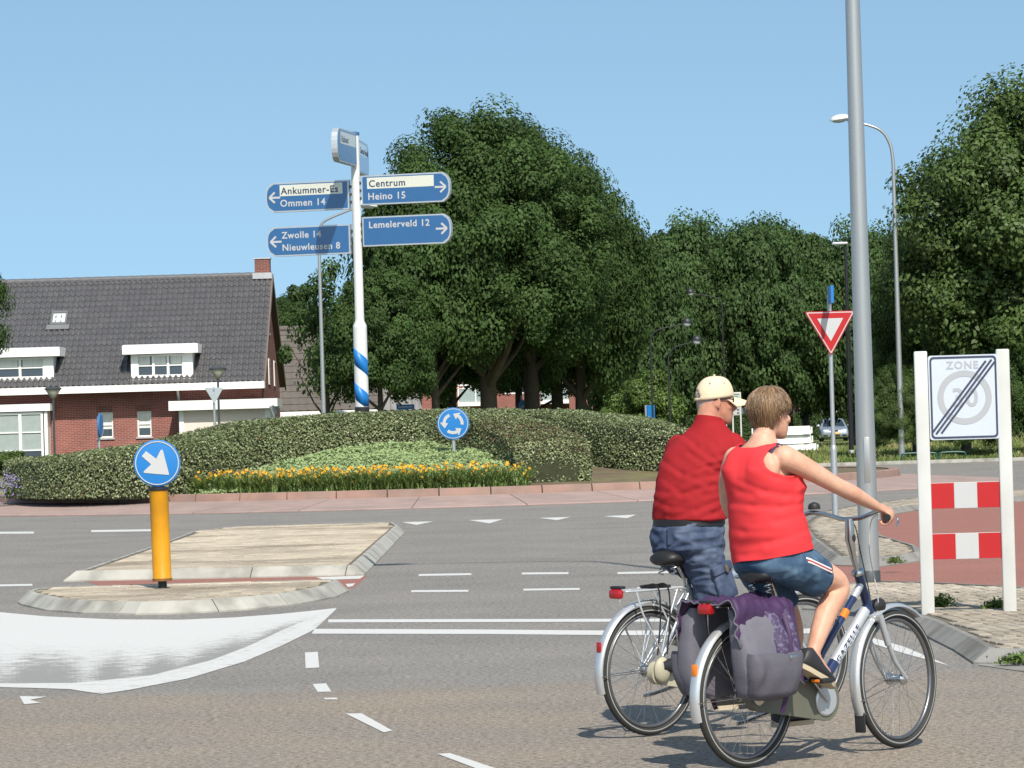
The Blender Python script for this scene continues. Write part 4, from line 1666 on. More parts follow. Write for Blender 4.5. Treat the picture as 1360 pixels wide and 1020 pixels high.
tree('pale yellow green tree behind the second hedge beside the dark lamps', 868, 152, 2.2, 1.5, 1.75, 'light', .10, 0.3, name='young_tree')
tree('small pale tree left of the dark lamp posts', 826, 156, 2.0, 1.0, 1.5, 'light', .08, 1.3, name='young_tree')
tree('bright bush by the bay window of the brick house', 14, 121, .70, 1.0, .62, 'light', 0, 0.9, name='bush', cat='bush')
tree('small green bush under the sparse oak before the low house', 447, 127, 1.6, 1.0, .8, 'light', 0, 2.9, name='bush', cat='bush')
tree('round bush under the parasol balcony', 739, 160, 1.2, 1.2, 1.0, 'light', 0, 0.1, name='bush', cat='bush')
rb = [(1188, 126, 1.7, 1.3, 1.75, 'shrub at the foot of the curved street lamp'), (1238, 127, 1.9, 1.4, 2.0, 'shrub behind the left white post of the zone sign'),
      (1292, 126, 1.9, 1.5, 2.1, 'shrub seen under the zone sign'), (1350, 125, 2.4, 1.5, 2.6, 'shrub right of the zone sign'), (1400, 127, 2.6, 1.6, 3.0, 'shrub at the right edge under the huge tree')]
for i, (px, D, cz, rx, rz, lab) in enumerate(rb):
    tree(lab, px, D, cz, rx, rz, ('lime', 'oak_small')[i % 2], 0, i * 2.1, name='shrub', group='shrubs along the right verge', cat='shrub')
# dense wood far behind everything
g = np.random.default_rng(50)
n = 90000
X = g.uniform(-16, 46, n)
hgt = 8.0 + 1.5 * np.sin(X * .31) + 1.2 * np.sin(X * .83 + 1)
Z = hgt * g.random(n) ** .8
Y = 292 + g.normal(size=n) * 2.5 + 1.5 * np.sin(X * .5)
P = np.stack([X, Y, Z], 1)
lump = np.array([noise.noise(Vector((p[0] * .35, 0, p[2] * .45))) for p in P])
P[:, 1] -= lump * 4
me = quads_mesh('far_wood', leaf_quads(P, g.normal(size=(n, 3)) * .6 + np.array((0, -.6, .6)), g.uniform(.35, .6, n), .65, rg=g), OAK, np.clip(.45 + .4 * lump + g.normal(size=n) * .15, 0, 1))
tag(link_mesh('far_wood', me), 'dense dark wood far behind the apartment buildings', 'wood', None, 'stuff')
hedge('boundary_hedge', 'dark clipped hedge behind the parked silver car', [(10, 243, 1.75), (17, 242, 1.8), (24, 243, 1.75), (32, 244, 1.8)], .8, dens=260, seed=9, leafM=OAK, size=.16)

# ---------------------------------------------------------------- verge grass
GRASS = mat('verge_grass', (0.15, 0.20, 0.055), rough=0.8, var=0, tint=1.0, trans=0.2)
STRAW = mat('straw_grass', (0.27, 0.21, 0.10), rough=0.85, var=0, tint=0.8, trans=0.1)


def grass(n, x0, x1, y0, y1, h0, h1, seed, straw=.3, wd=.02):
    g = np.random.default_rng(seed)
    x = g.uniform(x0, x1, n)
    y = y0 + (y1 - y0) * g.random(n) ** 1.5
    f = np.array([noise.noise(Vector((a * .6, b * .12, 3))) for a, b in zip(x, y)])
    h = g.uniform(h0, h1, n) * (1 + .6 * f)
    a = g.uniform(0, 2 * PI, n)
    dx, dy = np.cos(a) * wd, np.sin(a) * wd
    lx, ly = g.normal(size=n) * h * .35, g.normal(size=n) * h * .35
    V = np.empty((n, 4, 3))
    z = np.full(n, -.02)
    V[:, 0] = np.stack([x - dx, y - dy, z], 1)
    V[:, 1] = np.stack([x + dx, y + dy, z], 1)
    V[:, 2] = np.stack([x + lx + dx * .3, y + ly + dy * .3, z + h], 1)
    V[:, 3] = np.stack([x + lx - dx * .3, y + ly - dy * .3, z + h], 1)
    me = quads_mesh('grass', V, [GRASS, STRAW], np.clip(.5 + f * .5 + g.normal(size=n) * .2, 0, 1))
    me.polygons.foreach_set('material_index', (g.random(n) < straw + .5 * f).astype(np.int32))
    return link_mesh('grass', me, None, 'stuff')


tag(grass(42000, 6, 30, 118.6, 190, .08, .26, 21, .12, .035), 'rough verge grass beyond the roundabout on the right', 'grass')
tag(grass(26000, -22, -8.5, 110.6, 128, .15, .5, 22, .55, .025), 'tall dry meadow grass before the brick house', 'grass')

# ================================================================ signs and lamps
BLUE = mat('sign_blue', (0.014, 0.165, 0.46), rough=0.4, var=0.05, vs=3)
BLUE_D = mat('direction_blue', (0.020, 0.095, 0.245), rough=0.25, var=0.08, vs=2, coat=1.0)
SWHITE = mat('sign_white', (0.45, 0.45, 0.45), rough=0.5, var=0.04)
SRED = mat('sign_red', (0.40, 0.011, 0.013), rough=0.45, var=0.06)
SGREY = mat('sign_grey', (0.36, 0.37, 0.39), rough=0.5, var=0.05)
NAVY = mat('sign_navy', (0.035, 0.045, 0.09), rough=0.5, var=0.05)
CREAM = mat('sign_cream', (0.58, 0.58, 0.49), rough=0.3, var=0.05, vs=2, coat=1.0)
ALU = mat('brushed_aluminium', (0.52, 0.54, 0.56), rough=0.38, metal=0.55, var=0.1, vs=5)
MAST = mat('mast_aluminium', (0.40, 0.395, 0.385), rough=0.27, metal=0.6, var=0.1, vs=3, stretch=(8, 8, .4), bump=0.05, bs=30)
MASTW = mat('white_mast', (0.62, 0.62, 0.605), rough=0.4, var=0.06, vs=2)
BLACK = mat('black_coating', (0.018, 0.018, 0.02), rough=0.45, var=0.1)
DGREY = mat('dark_grey_coating', (0.05, 0.055, 0.06), rough=0.5, var=0.15)
AMBER = mat('bollard_amber', (0.60, 0.265, 0.005), rough=0.42, var=0.14, vs=5, c2=(0.50, 0.215, 0.01), c2s=3.0)
POSTW = mat('white_plastic_post', (0.55, 0.55, 0.53), rough=0.5, var=0.08, vs=2, c2=(0.48, 0.475, 0.45), c2s=1.4)


def circ(r, n=48, c=(0, 0)):
    return [(c[0] + r * math.cos(2 * PI * i / n), c[1] + r * math.sin(2 * PI * i / n)) for i in range(n)]


def annulus(b, r0, r1, y0, y1, M=None, n=48, mi=0):
    b.lathe([(r0, -y0), (r1, -y0), (r1, -y1), (r0, -y1), (r0, -y0)], n, mi, M, axis='Y', caps=False)


def flat(name, poly, y, th, M, parent, mat_):
    b = MB()
    b.prism(poly, y, y - th, plane='XZ', M=M)
    return b.build(name, mat_, parent, smooth=None)


def tube_obj(name, pts, r, M, parent, n=12):
    b = MB()
    b.tube(pts, r, n)
    return b.build(name, M, parent)


def disc_sign(parent, c, r, kind, tilt=0.0):
    M = Matrix.Translation(c) @ Matrix.Rotation(tilt, 4, 'Z')
    b = MB()
    b.lathe([(r * .9, .02), (r, .014), (r, -.014), (r * .985, -.022), (r * .95, -.022)], 48, M=M, axis='Y')
    d = b.build('sign_disc', BLUE, parent)
    b = MB()
    annulus(b, r * .895, r * .935, -.022, -.026, M)
    b.build('sign_ring', SWHITE, d, smooth=None)
    if kind == 'arrow':
        px = [(305, 285), (455, 408), (527, 280), (545, 272), (560, 280), (640, 648), (634, 662), (268, 616), (254, 604), (262, 588), (375, 490), (238, 360)]
        flat('sign_arrow', [((x - 465) / 355 * r, (475 - y) / 355 * r) for x, y in px], -.022, .004, M, d, SWHITE)
    elif kind == 'round':
        for k in range(3):
            o = 120 * k
            pts = []
            for i in range(9):
                a = R(112 + o + 62 * i / 8)
                pts.append((.66 * r * math.cos(a), .66 * r * math.sin(a)))
            inner = []
            for i in range(9):
                a = R(112 + o + 62 * (8 - i) / 8)
                inner.append((.47 * r * math.cos(a), .47 * r * math.sin(a)))
            a = R(174 + o)
            head = [(.83 * r * math.cos(a), .83 * r * math.sin(a)), (.60 * r * math.cos(R(209 + o)), .60 * r * math.sin(R(209 + o))), (.31 * r * math.cos(a), .31 * r * math.sin(a))]
            flat('sign_arrow', pts + head + inner, -.022, .004, M, d, SWHITE)
    elif kind == 'bike':
        b = MB()
        for sx in (-.42, .42):
            annulus(b, .20 * r, .29 * r, -.022, -.027, M @ Matrix.Translation((sx * r, 0, -.15 * r)), 20)
        for p, q in (((-.42, -.15), (-.12, .22)), ((-.12, .22), (.28, .22)), ((.28, .22), (-.02, -.15)), ((-.42, -.15), (-.02, -.15)), ((-.02, -.15), (-.16, .3)), ((.42, -.15), (.22, .38))):
            b.tube([(p[0] * r, -.024, p[1] * r), (q[0] * r, -.024, q[1] * r)], .04 * r, 6, M=M)
        b.build('bicycle_symbol', SWHITE, d, smooth=None)
    return d


# ---------------------------------------------------------------- amber keep-right bollard on the near island
p = at(216, 781, .12)
bol = thing('traffic_bollard', 'amber bollard with blue keep right arrow disc standing on the near traffic island', 'traffic bollard', (p.x, p.y, .12))
bol.rotation_euler = (0, R(-0.75), R(2))
b = MB()
b.lathe([(.045, -.02), (.045, .075)], 16)
b.build('foot', BLACK, bol)
b = MB()
b.lathe([(.088, .075), (.098, .08), (.098, .10), (.095, .105), (.095, .985), (.098, .99)], 32)
b.build('column', AMBER, bol)
b = MB()
b.lathe([(.102, .985), (.104, .995), (.104, 1.015), (.06, 1.03), (.05, 1.05), (.05, 1.09)], 32)
b.build('collar', BLACK, bol)
b = MB()
b.lathe([(.099, .072), (.101, .085), (.099, .10)], 32)
b.build('base_ring', mat('rusty_rim', (.20, .09, .02), rough=.8, var=.3, vs=20), bol)
disc_sign(bol, (0, -.06, 1.265), .236, 'arrow')

# ---------------------------------------------------------------- roundabout sign
p = at_d(603, 604, 80)
rs = thing('roundabout_sign', 'round blue sign of three white turning arrows on a grey post', 'road sign', (p.x, 80, bed_z(p.x, 80)))
tube_obj('post', [(0, .05, 0), (0, .05, 1.1)], .045, ZINC, rs)
disc_sign(rs, (0, 0, 1.715 - bed_z(p.x, 80)), .355, 'round', R(-3))

# ---------------------------------------------------------------- direction signpost
p = at_d(481, 545, 88)
DP = thing('direction_signpost', 'white signpost with blue spiral foot carrying six blue direction panels', 'signpost', (p.x, 88, bed_z(p.x, 88)))
zb0 = bed_z(p.x, 88)


def zz(py):
    return CAMZ + (567.7 - py) / (F / 88) - zb0


b = MB()
b.lathe([(.17, -.1), (.17, zz(436)), (.165, zz(432)), (.118, zz(427)), (.112, zz(424)), (.105, zz(178))], 28)
b.build('pole', MASTW, DP)
b = MB()
b.lathe([(.178, -.05), (.178, zz(541)), (.171, zz(540.5))], 28)
b.build('pole_foot', BLACK, DP)
b = MB()
b.lathe([(.125, zz(179)), (.125, zz(175.5)), (.05, zz(174.5))], 24)
b.build('pole_cap', BLUE_D, DP)
for k in range(3):
    # spiral band: falls to the right as seen from the road
    z0, pitch, bh = zz(470) - .845 * k, .845, .40
    ra, rb_ = [], []
    for i in range(25):
        a = PI + 2 * PI * i / 24 + PI * .05
        z = z0 - pitch * i / 24
        lo = max(z - bh / 2, zz(540))
        hi = max(z + bh / 2, lo + .001)
        ra.append((.1735 * math.cos(a), .1735 * math.sin(a), hi))
        rb_.append((.1735 * math.cos(a), .1735 * math.sin(a), lo))
    b = MB()
    b.rings([ra, rb_], caps=False, closed_v=False)
    sb = b.build('spiral_band', BLUE, DP, smooth=60)
    so_ = sb.modifiers.new('thick', 'SOLIDIFY')
    so_.thickness = .002


def panel_poly(L, H, side, ins=0.0):
    """Signboard outline with a rounded pointed end; side +1 points to +x."""
    tip = []
    for i in range(9):
        t = -1 + 2 * i / 8
        tip.append((L - ins - .22 * H * (t * t) ** 1.6 - (.03 * H if abs(t) > .99 else 0), (H / 2 - ins) * t))
    pts = [(ins, H / 2 - ins), (ins, -H / 2 + ins)] + tip
    if side < 0:
        pts = [(L - x, z) for x, z in pts]
    return pts


def direction_panel(origin, rot, L, H, side, lines, field=None, gap=.16, arrow=True, th=.15, fM=None):
    """origin on the pole axis; x runs with the writing."""
    d = Vector((math.cos(rot), math.sin(rot), 0))
    o = Vector(origin) + d * (gap if side > 0 else -(gap + L))
    M = Matrix.Translation(o) @ Matrix.Rotation(rot, 4, 'Z')
    po = flat('sign_panel', panel_poly(L, H, side), th / 2, th, M, DP, ALU)
    flat('panel_face', panel_poly(L, H, side, .035), -th / 2 + .002, .006, M, po, fM or BLUE_D)
    y = -th / 2 - .006
    if field:
        x0, x1, z0, z1 = field
        flat('text_field', [(x0, z0), (x1, z0), (x1, z1), (x0, z1)], -th / 2 - .004, .002, M, po, CREAM)
    for txt, x, z, size, dark in lines:
        T = M @ Matrix.Translation((x, y - .001, z)) @ Matrix.Rotation(PI / 2, 4, 'X')
        text_mesh('lettering', txt, size, NAVY if dark else SWHITE, po, T, bold=.0045, space=1.1, depth=.001)
    if arrow:
        ax = L - .22 if side > 0 else .22
        s = side
        b = MB()
        for q in (((ax - .16 * s, 0), (ax + .12 * s, 0)), ((ax - .02 * s, .13), (ax + .12 * s, 0)), ((ax - .02 * s, -.13), (ax + .12 * s, 0))):
            (xa, za), (xb, zb) = q
            dx_, dz_ = xb - xa, zb - za
            l = math.hypot(dx_, dz_)
            nx_, nz_ = -dz_ / l * .024, dx_ / l * .024
            b.prism([(xa + nx_, za + nz_), (xa - nx_, za - nz_), (xb - nx_, zb - nz_), (xb + nx_, zb + nz_)], y, y - .003 - .0005 * len(b.f), plane='XZ', M=M)
        b.build('panel_arrow', SWHITE, po, smooth=None)
    # bracket between panel and pole
    for k in (-.26, 0, .26):
        c_ = Vector(origin) + d * (gap * .62 * side) + Vector((0, 0, k * H))
        br = MB()
        br.box(c_, (gap * .9, .07, .07), rot)
        br.build('bracket', DGREY, po, smooth=None)
    return po


rot = R(-15)
Hp = .72
# rot turns the right end towards the road, as the panels stand
direction_panel((0, 0, (zz(236) + zz(274)) / 2 + .03), rot, 2.24, Hp, 1, (('Centrum', .19, .075, .235, True), ('Heino 15', .16, -.235, .235, False)), field=(.15, 1.84, .03, .30))
direction_panel((0, 0, (zz(291) + zz(329)) / 2 + .03), rot, 2.24, Hp, 1, (('Lemelerveld 12', .16, .085, .225, False),))
direction_panel((0, 0, (zz(236) + zz(274)) / 2 - .05), rot, 2.14, Hp, -1, (('Ankummer-Es', .40, .075, .235, True), ('Ommen 14', .37, -.225, .235, False)), field=(.37, 1.98, .03, .30))
direction_panel((0, 0, (zz(294) + zz(334)) / 2 - .05), rot, 2.14, Hp, -1, (('Zwolle 14', .39, .075, .225, False), ('Nieuwleusen 8', .39, -.225, .225, False)))
direction_panel((0, 0, zz(199)), R(79), 1.95, .80, -1, (('Rulsuut', .40, .09, .21, True),), field=(.33, 1.85, .04, .33), arrow=False, gap=.14)
direction_panel((.0, 0, zz(206)), R(85), 1.95, .80, 1, (('Centrum Noord', .2, .09, .21, True),), field=(.14, 1.5, .04, .33), arrow=False, gap=.14)

# ---------------------------------------------------------------- give way sign
p = at(1110, 685, .1)
gw = thing('give_way_sign', 'red and white give way triangle on a grey post by the pavement', 'road sign', (p.x, p.y, .1))
tube_obj('post', [(0, .05, 0), (0, .05, 3.45)], .034, ZINC, gw)
tube_obj('post_sleeve', [(0, .05, -.05), (0, .05, 1.02), (0, .05, 1.08), (0, .05, 1.10)], [.052, .052, .048, .036], ZINC, gw)
b = MB()


def tri(s, c):
    h = s * .866
    pts = [(-s / 2, h / 3), (s / 2, h / 3), (0, -2 * h / 3)]
    out = []
    for i in range(3):
        a, q, e = Vector(pts[i - 1]), Vector(pts[i]), Vector(pts[(i + 1) % 3])
        r = c * s
        u, v = (a - q).normalized(), (e - q).normalized()
        for t in np.linspace(0, 1, 5):
            out.append(tuple(q + u * r * (1 - t) ** 2 + v * r * t ** 2))
    return out


M = Matrix.Translation((0, 0, 2.96)) @ Matrix.Rotation(R(4), 4, 'Z')
td = flat('sign_triangle', tri(.80, .05), .012, .03, M, gw, SRED)
flat('sign_border', tri(.755, .04), -.018, .003, M, td, SWHITE)
flat('sign_band', tri(.70, .03), -.0205, .003, M, td, SRED)
flat('sign_field', tri(.41, .015), -.0232, .003, M, td, SWHITE)
bp_ = MB()
bp_.box((0, -.22, 3.44), (.045, .62, .27))
bp_.build('route_plate', BLUE, gw, smooth=None)

# ---------------------------------------------------------------- end of 30 zone board
zx0, zx1, zD = 3.226, 3.872, 28.5
zs = thing('zone_board', 'end of 30 zone board with red and white rails between two white posts', 'traffic board', ((zx0 + zx1) / 2, zD, .1))
hw = (zx1 - zx0) / 2
for s in (-1, 1):
    b = MB()
    b.bbox((s * hw, 0, 1.0), (.105, .12, 2.12), .012, rz=R(-6), seg=3)
    b.build('post', POSTW, zs, smooth=40)
Mz = Matrix.Translation((0.005, -.03, 1.69)) @ Matrix.Rotation(R(-3), 4, 'Z')
PW, PH = .545, .665


def rrect(w_, h_, r, n=5):
    out = []
    for cx_, cz_, a0 in ((w_ / 2 - r, h_ / 2 - r, 0), (-w_ / 2 + r, h_ / 2 - r, 90), (-w_ / 2 + r, -h_ / 2 + r, 180), (w_ / 2 - r, -h_ / 2 + r, 270)):
        for i in range(n):
            a = R(a0 + 90 * i / (n - 1))
            out.append((cx_ + r * math.cos(a), cz_ + r * math.sin(a)))
    return out


PALE = mat('zone_white', (0.50, 0.54, 0.60), rough=0.4, var=0.04)
zp = flat('zone_panel', rrect(PW, PH, .02), .012, .024, Mz, zs, PALE)
b = MB()
o1, o2 = rrect(PW - .022, PH - .022, .03), rrect(PW - .05, PH - .05, .022)
n = len(o1)
b.rings([[(x, -.0135, z) for x, z in o1], [(x, -.0165, z) for x, z in o1], [(x, -.0165, z) for x, z in o2], [(x, -.0135, z) for x, z in o2], [(x, -.0135, z) for x, z in o1]], caps=False, M=Mz)
b.build('panel_border', NAVY, zp, smooth=None)
k_ = .000937
b = MB()
annulus(b, .165, .213, -.012, -.0145, Mz @ Matrix.Translation((.006, 0, -.002)), 64)
b.build('panel_circle', SGREY, zp, smooth=None)
text_mesh('lettering', 'ZONE', .083, SGREY, zp, Mz @ Matrix.Translation((-.005, -.0135, .225)) @ Matrix.Rotation(PI / 2, 4, 'X'), bold=.0022, align='CENTER', space=1.18, depth=.001)
text_mesh('lettering', '30', .205, SGREY, zp, Mz @ Matrix.Translation((.008, -.0135, -.072)) @ Matrix.Rotation(PI / 2, 4, 'X'), bold=.004, align='CENTER', space=1.05, depth=.001)
dA, dB = Vector((-.225, -.285)), Vector((.225, .29))
dd = (dB - dA).normalized()
nn_ = Vector((-dd.y, dd.x))
for k, (ea, eb) in ((-1, (.035, .0)), (0, (0, .0)), (1, (.0, -.035))):
    a_, b_ = dA + nn_ * .030 * k + dd * (.03 if k == -1 else 0), dB + nn_ * .030 * k - dd * (.035 if k == 1 else 0) + dd * (0 if k != 0 else .0)
    q = nn_ * .0075
    flat('end_stripe', [tuple(a_ + q), tuple(a_ - q), tuple(b_ - q), tuple(b_ + q)], -.0145, .0025 + .0004 * (k + 1), Mz, zp, NAVY)
for zc in (.917, .517):
    Mr = Matrix.Translation((0, -.005, zc)) @ Matrix.Rotation(R(-3), 4, 'Z')
    W3 = 2 * hw - .10
    ro_ = flat('rail_board', [(-W3 / 2, -.103), (W3 / 2, -.103), (W3 / 2, .103), (-W3 / 2, .103)], .012, .024, Mr, zs, POSTW)
    for i, m_ in enumerate((SRED, SWHITE, SRED)):
        xa = -W3 / 2 + W3 * (0, .335, .665)[i] + .001
        xb = -W3 / 2 + W3 * (.335, .665, 1)[i] - .001
        flat('reflective_block', [(xa, -.1), (xb, -.1), (xb, .1), (xa, .1)], -.012, .003, Mr, ro_, m_)

# ---------------------------------------------------------------- lamp posts
def lamp(label, loc, h, r0, r1, arm, M, dirx=-1, rise=.6, ang=0.0, name='street_lamp', lumM=None, dome=.27, group=None, foot=None, start=None):
    t = thing(name, label, 'street lamp', loc, ang, group)
    zs_ = start or h - 1.5
    k = 5
    pts = [(0, 0, -.1), (0, 0, h * .3), (0, 0, zs_)]
    rr = [r0, r0 - (r0 - r1) * .35, r1]
    bend = [(0, 0, zs_), (dirx * .10, 0, zs_ + (h - zs_) * .45), (dirx * arm * .32, 0, h - rise * .55), (dirx * arm, 0, h)]
    sp = smooth_path(bend, 6)
    b = MB()
    b.tube(pts + sp[1:], rr + [r1 - (r1 * .35) * i / len(sp) for i in range(1, len(sp))], 20)
    b.build('mast', M, t, smooth=80)
    b = MB()
    Md = Matrix.Translation((dirx * (arm + dome * .9), 0, h + .04)) @ Matrix.Rotation(R(8) * dirx, 4, 'Y')
    b.lathe([(dome * 1.05, -.02), (dome * 1.05, .03), (dome * .95, .10), (dome * .65, .17), (dome * .25, .205), (.01, .21)], 20, M=Md @ Matrix.Diagonal((1.25, .8, .8, 1)))
    lu = b.build('luminaire', lumM or MASTW, t, smooth=60)
    b = MB()
    b.lathe([(dome * .95, -.02), (dome * .8, -.10), (dome * .3, -.15), (.01, -.155)], 20, M=Md @ Matrix.Diagonal((1.15, .75, .8, 1)))
    b.build('lamp_glass', mat('lamp_glass', (.45, .47, .47), rough=.15, var=.05), lu, smooth=60)
    if foot:
        b = MB()
        b.lathe([(r0 * 1.06, -.05), (r0 * 1.06, foot), (r0 * .99, foot + .01)], 20)
        b.build('foot_collar', DGREY, t)
    b = MB()
    b.bbox((0, -r0 * .955, 1.15), (r0 * .55, r0 * .10, .42), .002)
    b.build('service_door', M, t)
    return t


p = at(1155, 773, .1)
lamp('thick grey lamp mast rising out of the picture behind the woman\'s handlebar', (p.x, p.y, .1), 11.2, .098, .046, 2.1, MAST, -1, foot=.10, start=9.9)
p = at(1198, 612, 0)
lamp('tall slim grey street lamp with curved arm and white dome near the zone board', (p.x, p.y, 0), 11.85, .115, .06, 1.55, MAST, -1, start=10.3)
p = at_d(430, 552, 118)
lamp('slim grey street lamp whose arm bends behind the left direction panels', (p.x, 118, 0), 8.9, .085, .05, 1.35, MAST, 1, start=7.9)
for (px, D, h, arm, dx_, lab) in ((867, 118, 4.76, 1.1, 1, 'dark arm lamp behind the second hedge, taller of the close pair'), (890, 116, 4.13, .82, 1, 'dark arm lamp of the close pair nearest to the man\'s cap'),
                                  (963, 140, 6.5, 1.1, -1, 'dark arm lamp rising above the cap peak')):
    q = at_d(px, 555, D)
    lamp(lab, (q.x, D, 0), h, .038, .027, arm, BLACK, dx_, rise=.25, lumM=BLACK, dome=.12, start=h - .5, group='dark lamps under the far trees')
q = at(1131, 606, 0)
bl = thing('street_lamp', 'black straight lamp post with flat head between give way sign and grey mast', 'street lamp', (q.x, q.y, 0))
tube_obj('mast', [(0, 0, .25), (0, 0, 4.5), (0, 0, 8.35)], [.10, .085, .06], BLACK, bl)
tube_obj('mast_foot', [(0, 0, -.05), (0, 0, .25)], .105, POSTW, bl)
b = MB()
b.bbox((-.22, 0, 8.4), (.62, .26, .10), .03)
b.build('luminaire', ALU, bl)
for px, D, ztop, lab in ((71.5, 122, 3.35, 'short dark lamp with conical shade before the bay of the brick house'), (291, 121, 3.85, 'short dark lamp with conical shade before the side building')):
    q = at_d(px, 560, D)
    t = thing('garden_lamp', lab, 'street lamp', (q.x, D, 0), 0, 'conical lamps before the brick house')
    tube_obj('post', [(0, 0, -.05), (0, 0, ztop - .38)], .038, DGREY, t, 8)
    b = MB()
    b.lathe([(.04, ztop - .40), (.09, ztop - .36), (.26, ztop - .10), (.26, ztop - .085)], 18)
    b.build('shade', mat('opal_shade', (.42, .40, .33), rough=.4, var=.1), t)
    b = MB()
    b.lathe([(.29, ztop - .085), (.30, ztop - .06), (.22, ztop), (.02, ztop + .02)], 18)
    b.build('lid', DGREY, t)
q = at_d(846, 575, 165)
t = thing('white_mast', 'thin white post with a short crossbar before the red brick wall', 'post', (q.x, 165, 0))
tube_obj('post', [(0, 0, -.05), (0, 0, 3.2)], .055, MASTW, t, 8)
tube_obj('crossbar', [(-.3, -.08, 2.75), (.3, -.08, 2.75)], .05, MASTW, t, 8)

# ---------------------------------------------------------------- small signs in the distance
GBACK = mat('sign_back', (0.36, 0.40, 0.42), rough=0.5, metal=0.3, var=0.1)
for px, py, D, s, rz, lab in ((284, 522, 118, .62, 14, 'grey back of a give way triangle before the side building, larger one'), (362.5, 546, 124, .58, 58, 'grey back of a give way triangle turned aside near the corner board')):
    q = at_d(px, py, D)
    t = thing('triangle_sign', lab, 'road sign', (q.x, D, 0), R(rz))
    flat('sign_back', tri(s, .05), .012, .024, Matrix.Translation((0, -.06, q.z)), t, GBACK)
    tube_obj('post', [(0, 0, -.05), (0, 0, q.z + .2)], .04, ZINC, t, 8)
    if px < 300:
        flat('sign_back', tri(.5, .05), .012, .024, Matrix.Translation((.06, .1, q.z)) @ Matrix.Rotation(R(70), 4, 'Z'), t, GBACK)
q = at_d(131, 570, 113)
t = thing('edge_on_sign', 'blue round sign seen edge on before the first wall window', 'road sign', (q.x, 113, 0), R(85))
disc_sign(t, (0, -.06, q.z + .12), .38, 'plain')
tube_obj('post', [(0, 0, -.05), (0, 0, q.z + .4)], .045, ZINC, t, 8)
q = at_d(693, 540, 134)
t = thing('bicycle_sign', 'round blue bicycle sign on a post under the great oaks', 'road sign', (q.x, 134, 0), R(48))
disc_sign(t, (0, -.06, q.z), .24, 'bike')
tube_obj('post', [(0, 0, -.05), (0, 0, q.z + .42)], .03, ZINC, t, 8)
q = at_d(538.5, 540.5, 128)
t = thing('street_name_sign', 'small blue street name plate on a short post above the hedge', 'street sign', (q.x, 128, 0))
flat('name_plate', [(-.32, -.09), (.32, -.09), (.32, .09), (-.32, .09)], .01, .02, Matrix.Translation((0, -.05, q.z)), t, SWHITE)
flat('plate_field', [(-.305, -.076), (.305, -.076), (.305, .076), (-.305, .076)], -.012, .004, Matrix.Translation((0, -.05, q.z)), t, BLUE)
flat('name_line', [(-.25, -.02), (.25, -.02), (.25, .025), (-.25, .025)], -.016, .003, Matrix.Translation((0, -.05, q.z)), t, SWHITE)
tube_obj('post', [(0, 0, -.05), (0, 0, q.z + .05)], .035, ZINC, t, 8)
q = at_d(864.5, 554, 131)
t = thing('blue_panel_sign', 'tall blue panel sign seen nearly edge on behind the second hedge', 'sign', (q.x, 131, 0), R(58))
b = MB()
b.bbox((0, 0, q.z), (.42, .12, .86), .015)
b.build('panel', BLUE, t)
tube_obj('post', [(-.17, .10, -.05), (-.17, .10, q.z + .44)], .055, ZINC, t, 8)
q = at_d(885.5, 543, 162)
t = thing('round_sign', 'small round blue sign far behind beside the lamp pair', 'road sign', (q.x, 162, 0))
disc_sign(t, (0, -.05, q.z), .20, 'plain')
tube_obj('post', [(0, 0, -.05), (0, 0, q.z)], .035, DGREY, t, 8)
q = at_d(834.5, 544, 158)
t = thing('round_sign', 'grey backs of two round signs on one post beside the pale tree', 'road sign', (q.x, 158, 0))
for dz_, r_ in ((0, .15), (-.28, .11)):
    b = MB()
    b.lathe([(r_, .012), (r_, -.012)], 24, M=Matrix.Translation((0, -.05, q.z + dz_)), axis='Y')
    b.build('sign_back', POSTW, t)
tube_obj('post', [(0, 0, -.05), (0, 0, q.z + .45)], .03, DGREY, t, 8)
# information column
q = at_d(975, 560, 150)
t = thing('information_sign', 'white framed information board beside a yellow box, right of the cap peak', 'information sign', (q.x, 150, 0))
b = MB()
for x in (-.05, .28):
    b.bbox((x, 0, 1.2), (.07, .08, 2.9), .02)
b.bbox((.115, 0, 2.66), (.40, .08, .09), .03)
b.build('frame', POSTW, t)
flat('board', [(-.02, 1.75), (.25, 1.75), (.25, 2.6), (-.02, 2.6)], .02, .03, None, t, SWHITE)
flat('green_field', [(0, 2.36), (.18, 2.36), (.18, 2.55), (0, 2.55)], -.012, .004, None, t, mat('sign_green', (.03, .28, .12), rough=.4, var=.05))
for k in range(4):
    flat('pictogram', [(.14, 1.80 + .14 * k), (.21, 1.80 + .14 * k), (.21, 1.87 + .14 * k), (.14, 1.87 + .14 * k)], -.012, .004, None, t, NAVY)
t = thing('yellow_box_post', 'yellow box on a white post just left of the information board', 'box', (q.x - .42, 149.6, 0))
b = MB()
b.bbox((0, 0, 1.75), (.26, .2, .52), .02)
b.build('box', mat('yellow_box', (.75, .36, .01), rough=.4, var=.06), t)
b = MB()
b.bbox((0, 0, .72), (.2, .16, 1.52), .02)
b.build('post', POSTW, t)
# grey cabinet at the foot of the signpost
q = at_d(462, 552, 91)
t = thing('grey_cabinet', 'low grey utility cabinet with sloping lid beside the striped signpost foot', 'utility cabinet', (q.x, 91, bed_z(q.x, 91)))
b = MB()
b.bbox((0, 0, .62), (.60, .4, 1.3), .03)
b.build('body', ZINC, t)
b = MB()
b.prism([(-.34, 1.24), (.34, 1.24), (.33, 1.32), (-.10, 1.46), (-.26, 1.47), (-.33, 1.40)], -.22, .22, plane='XZ')
b.build('lid', ZINC, t)

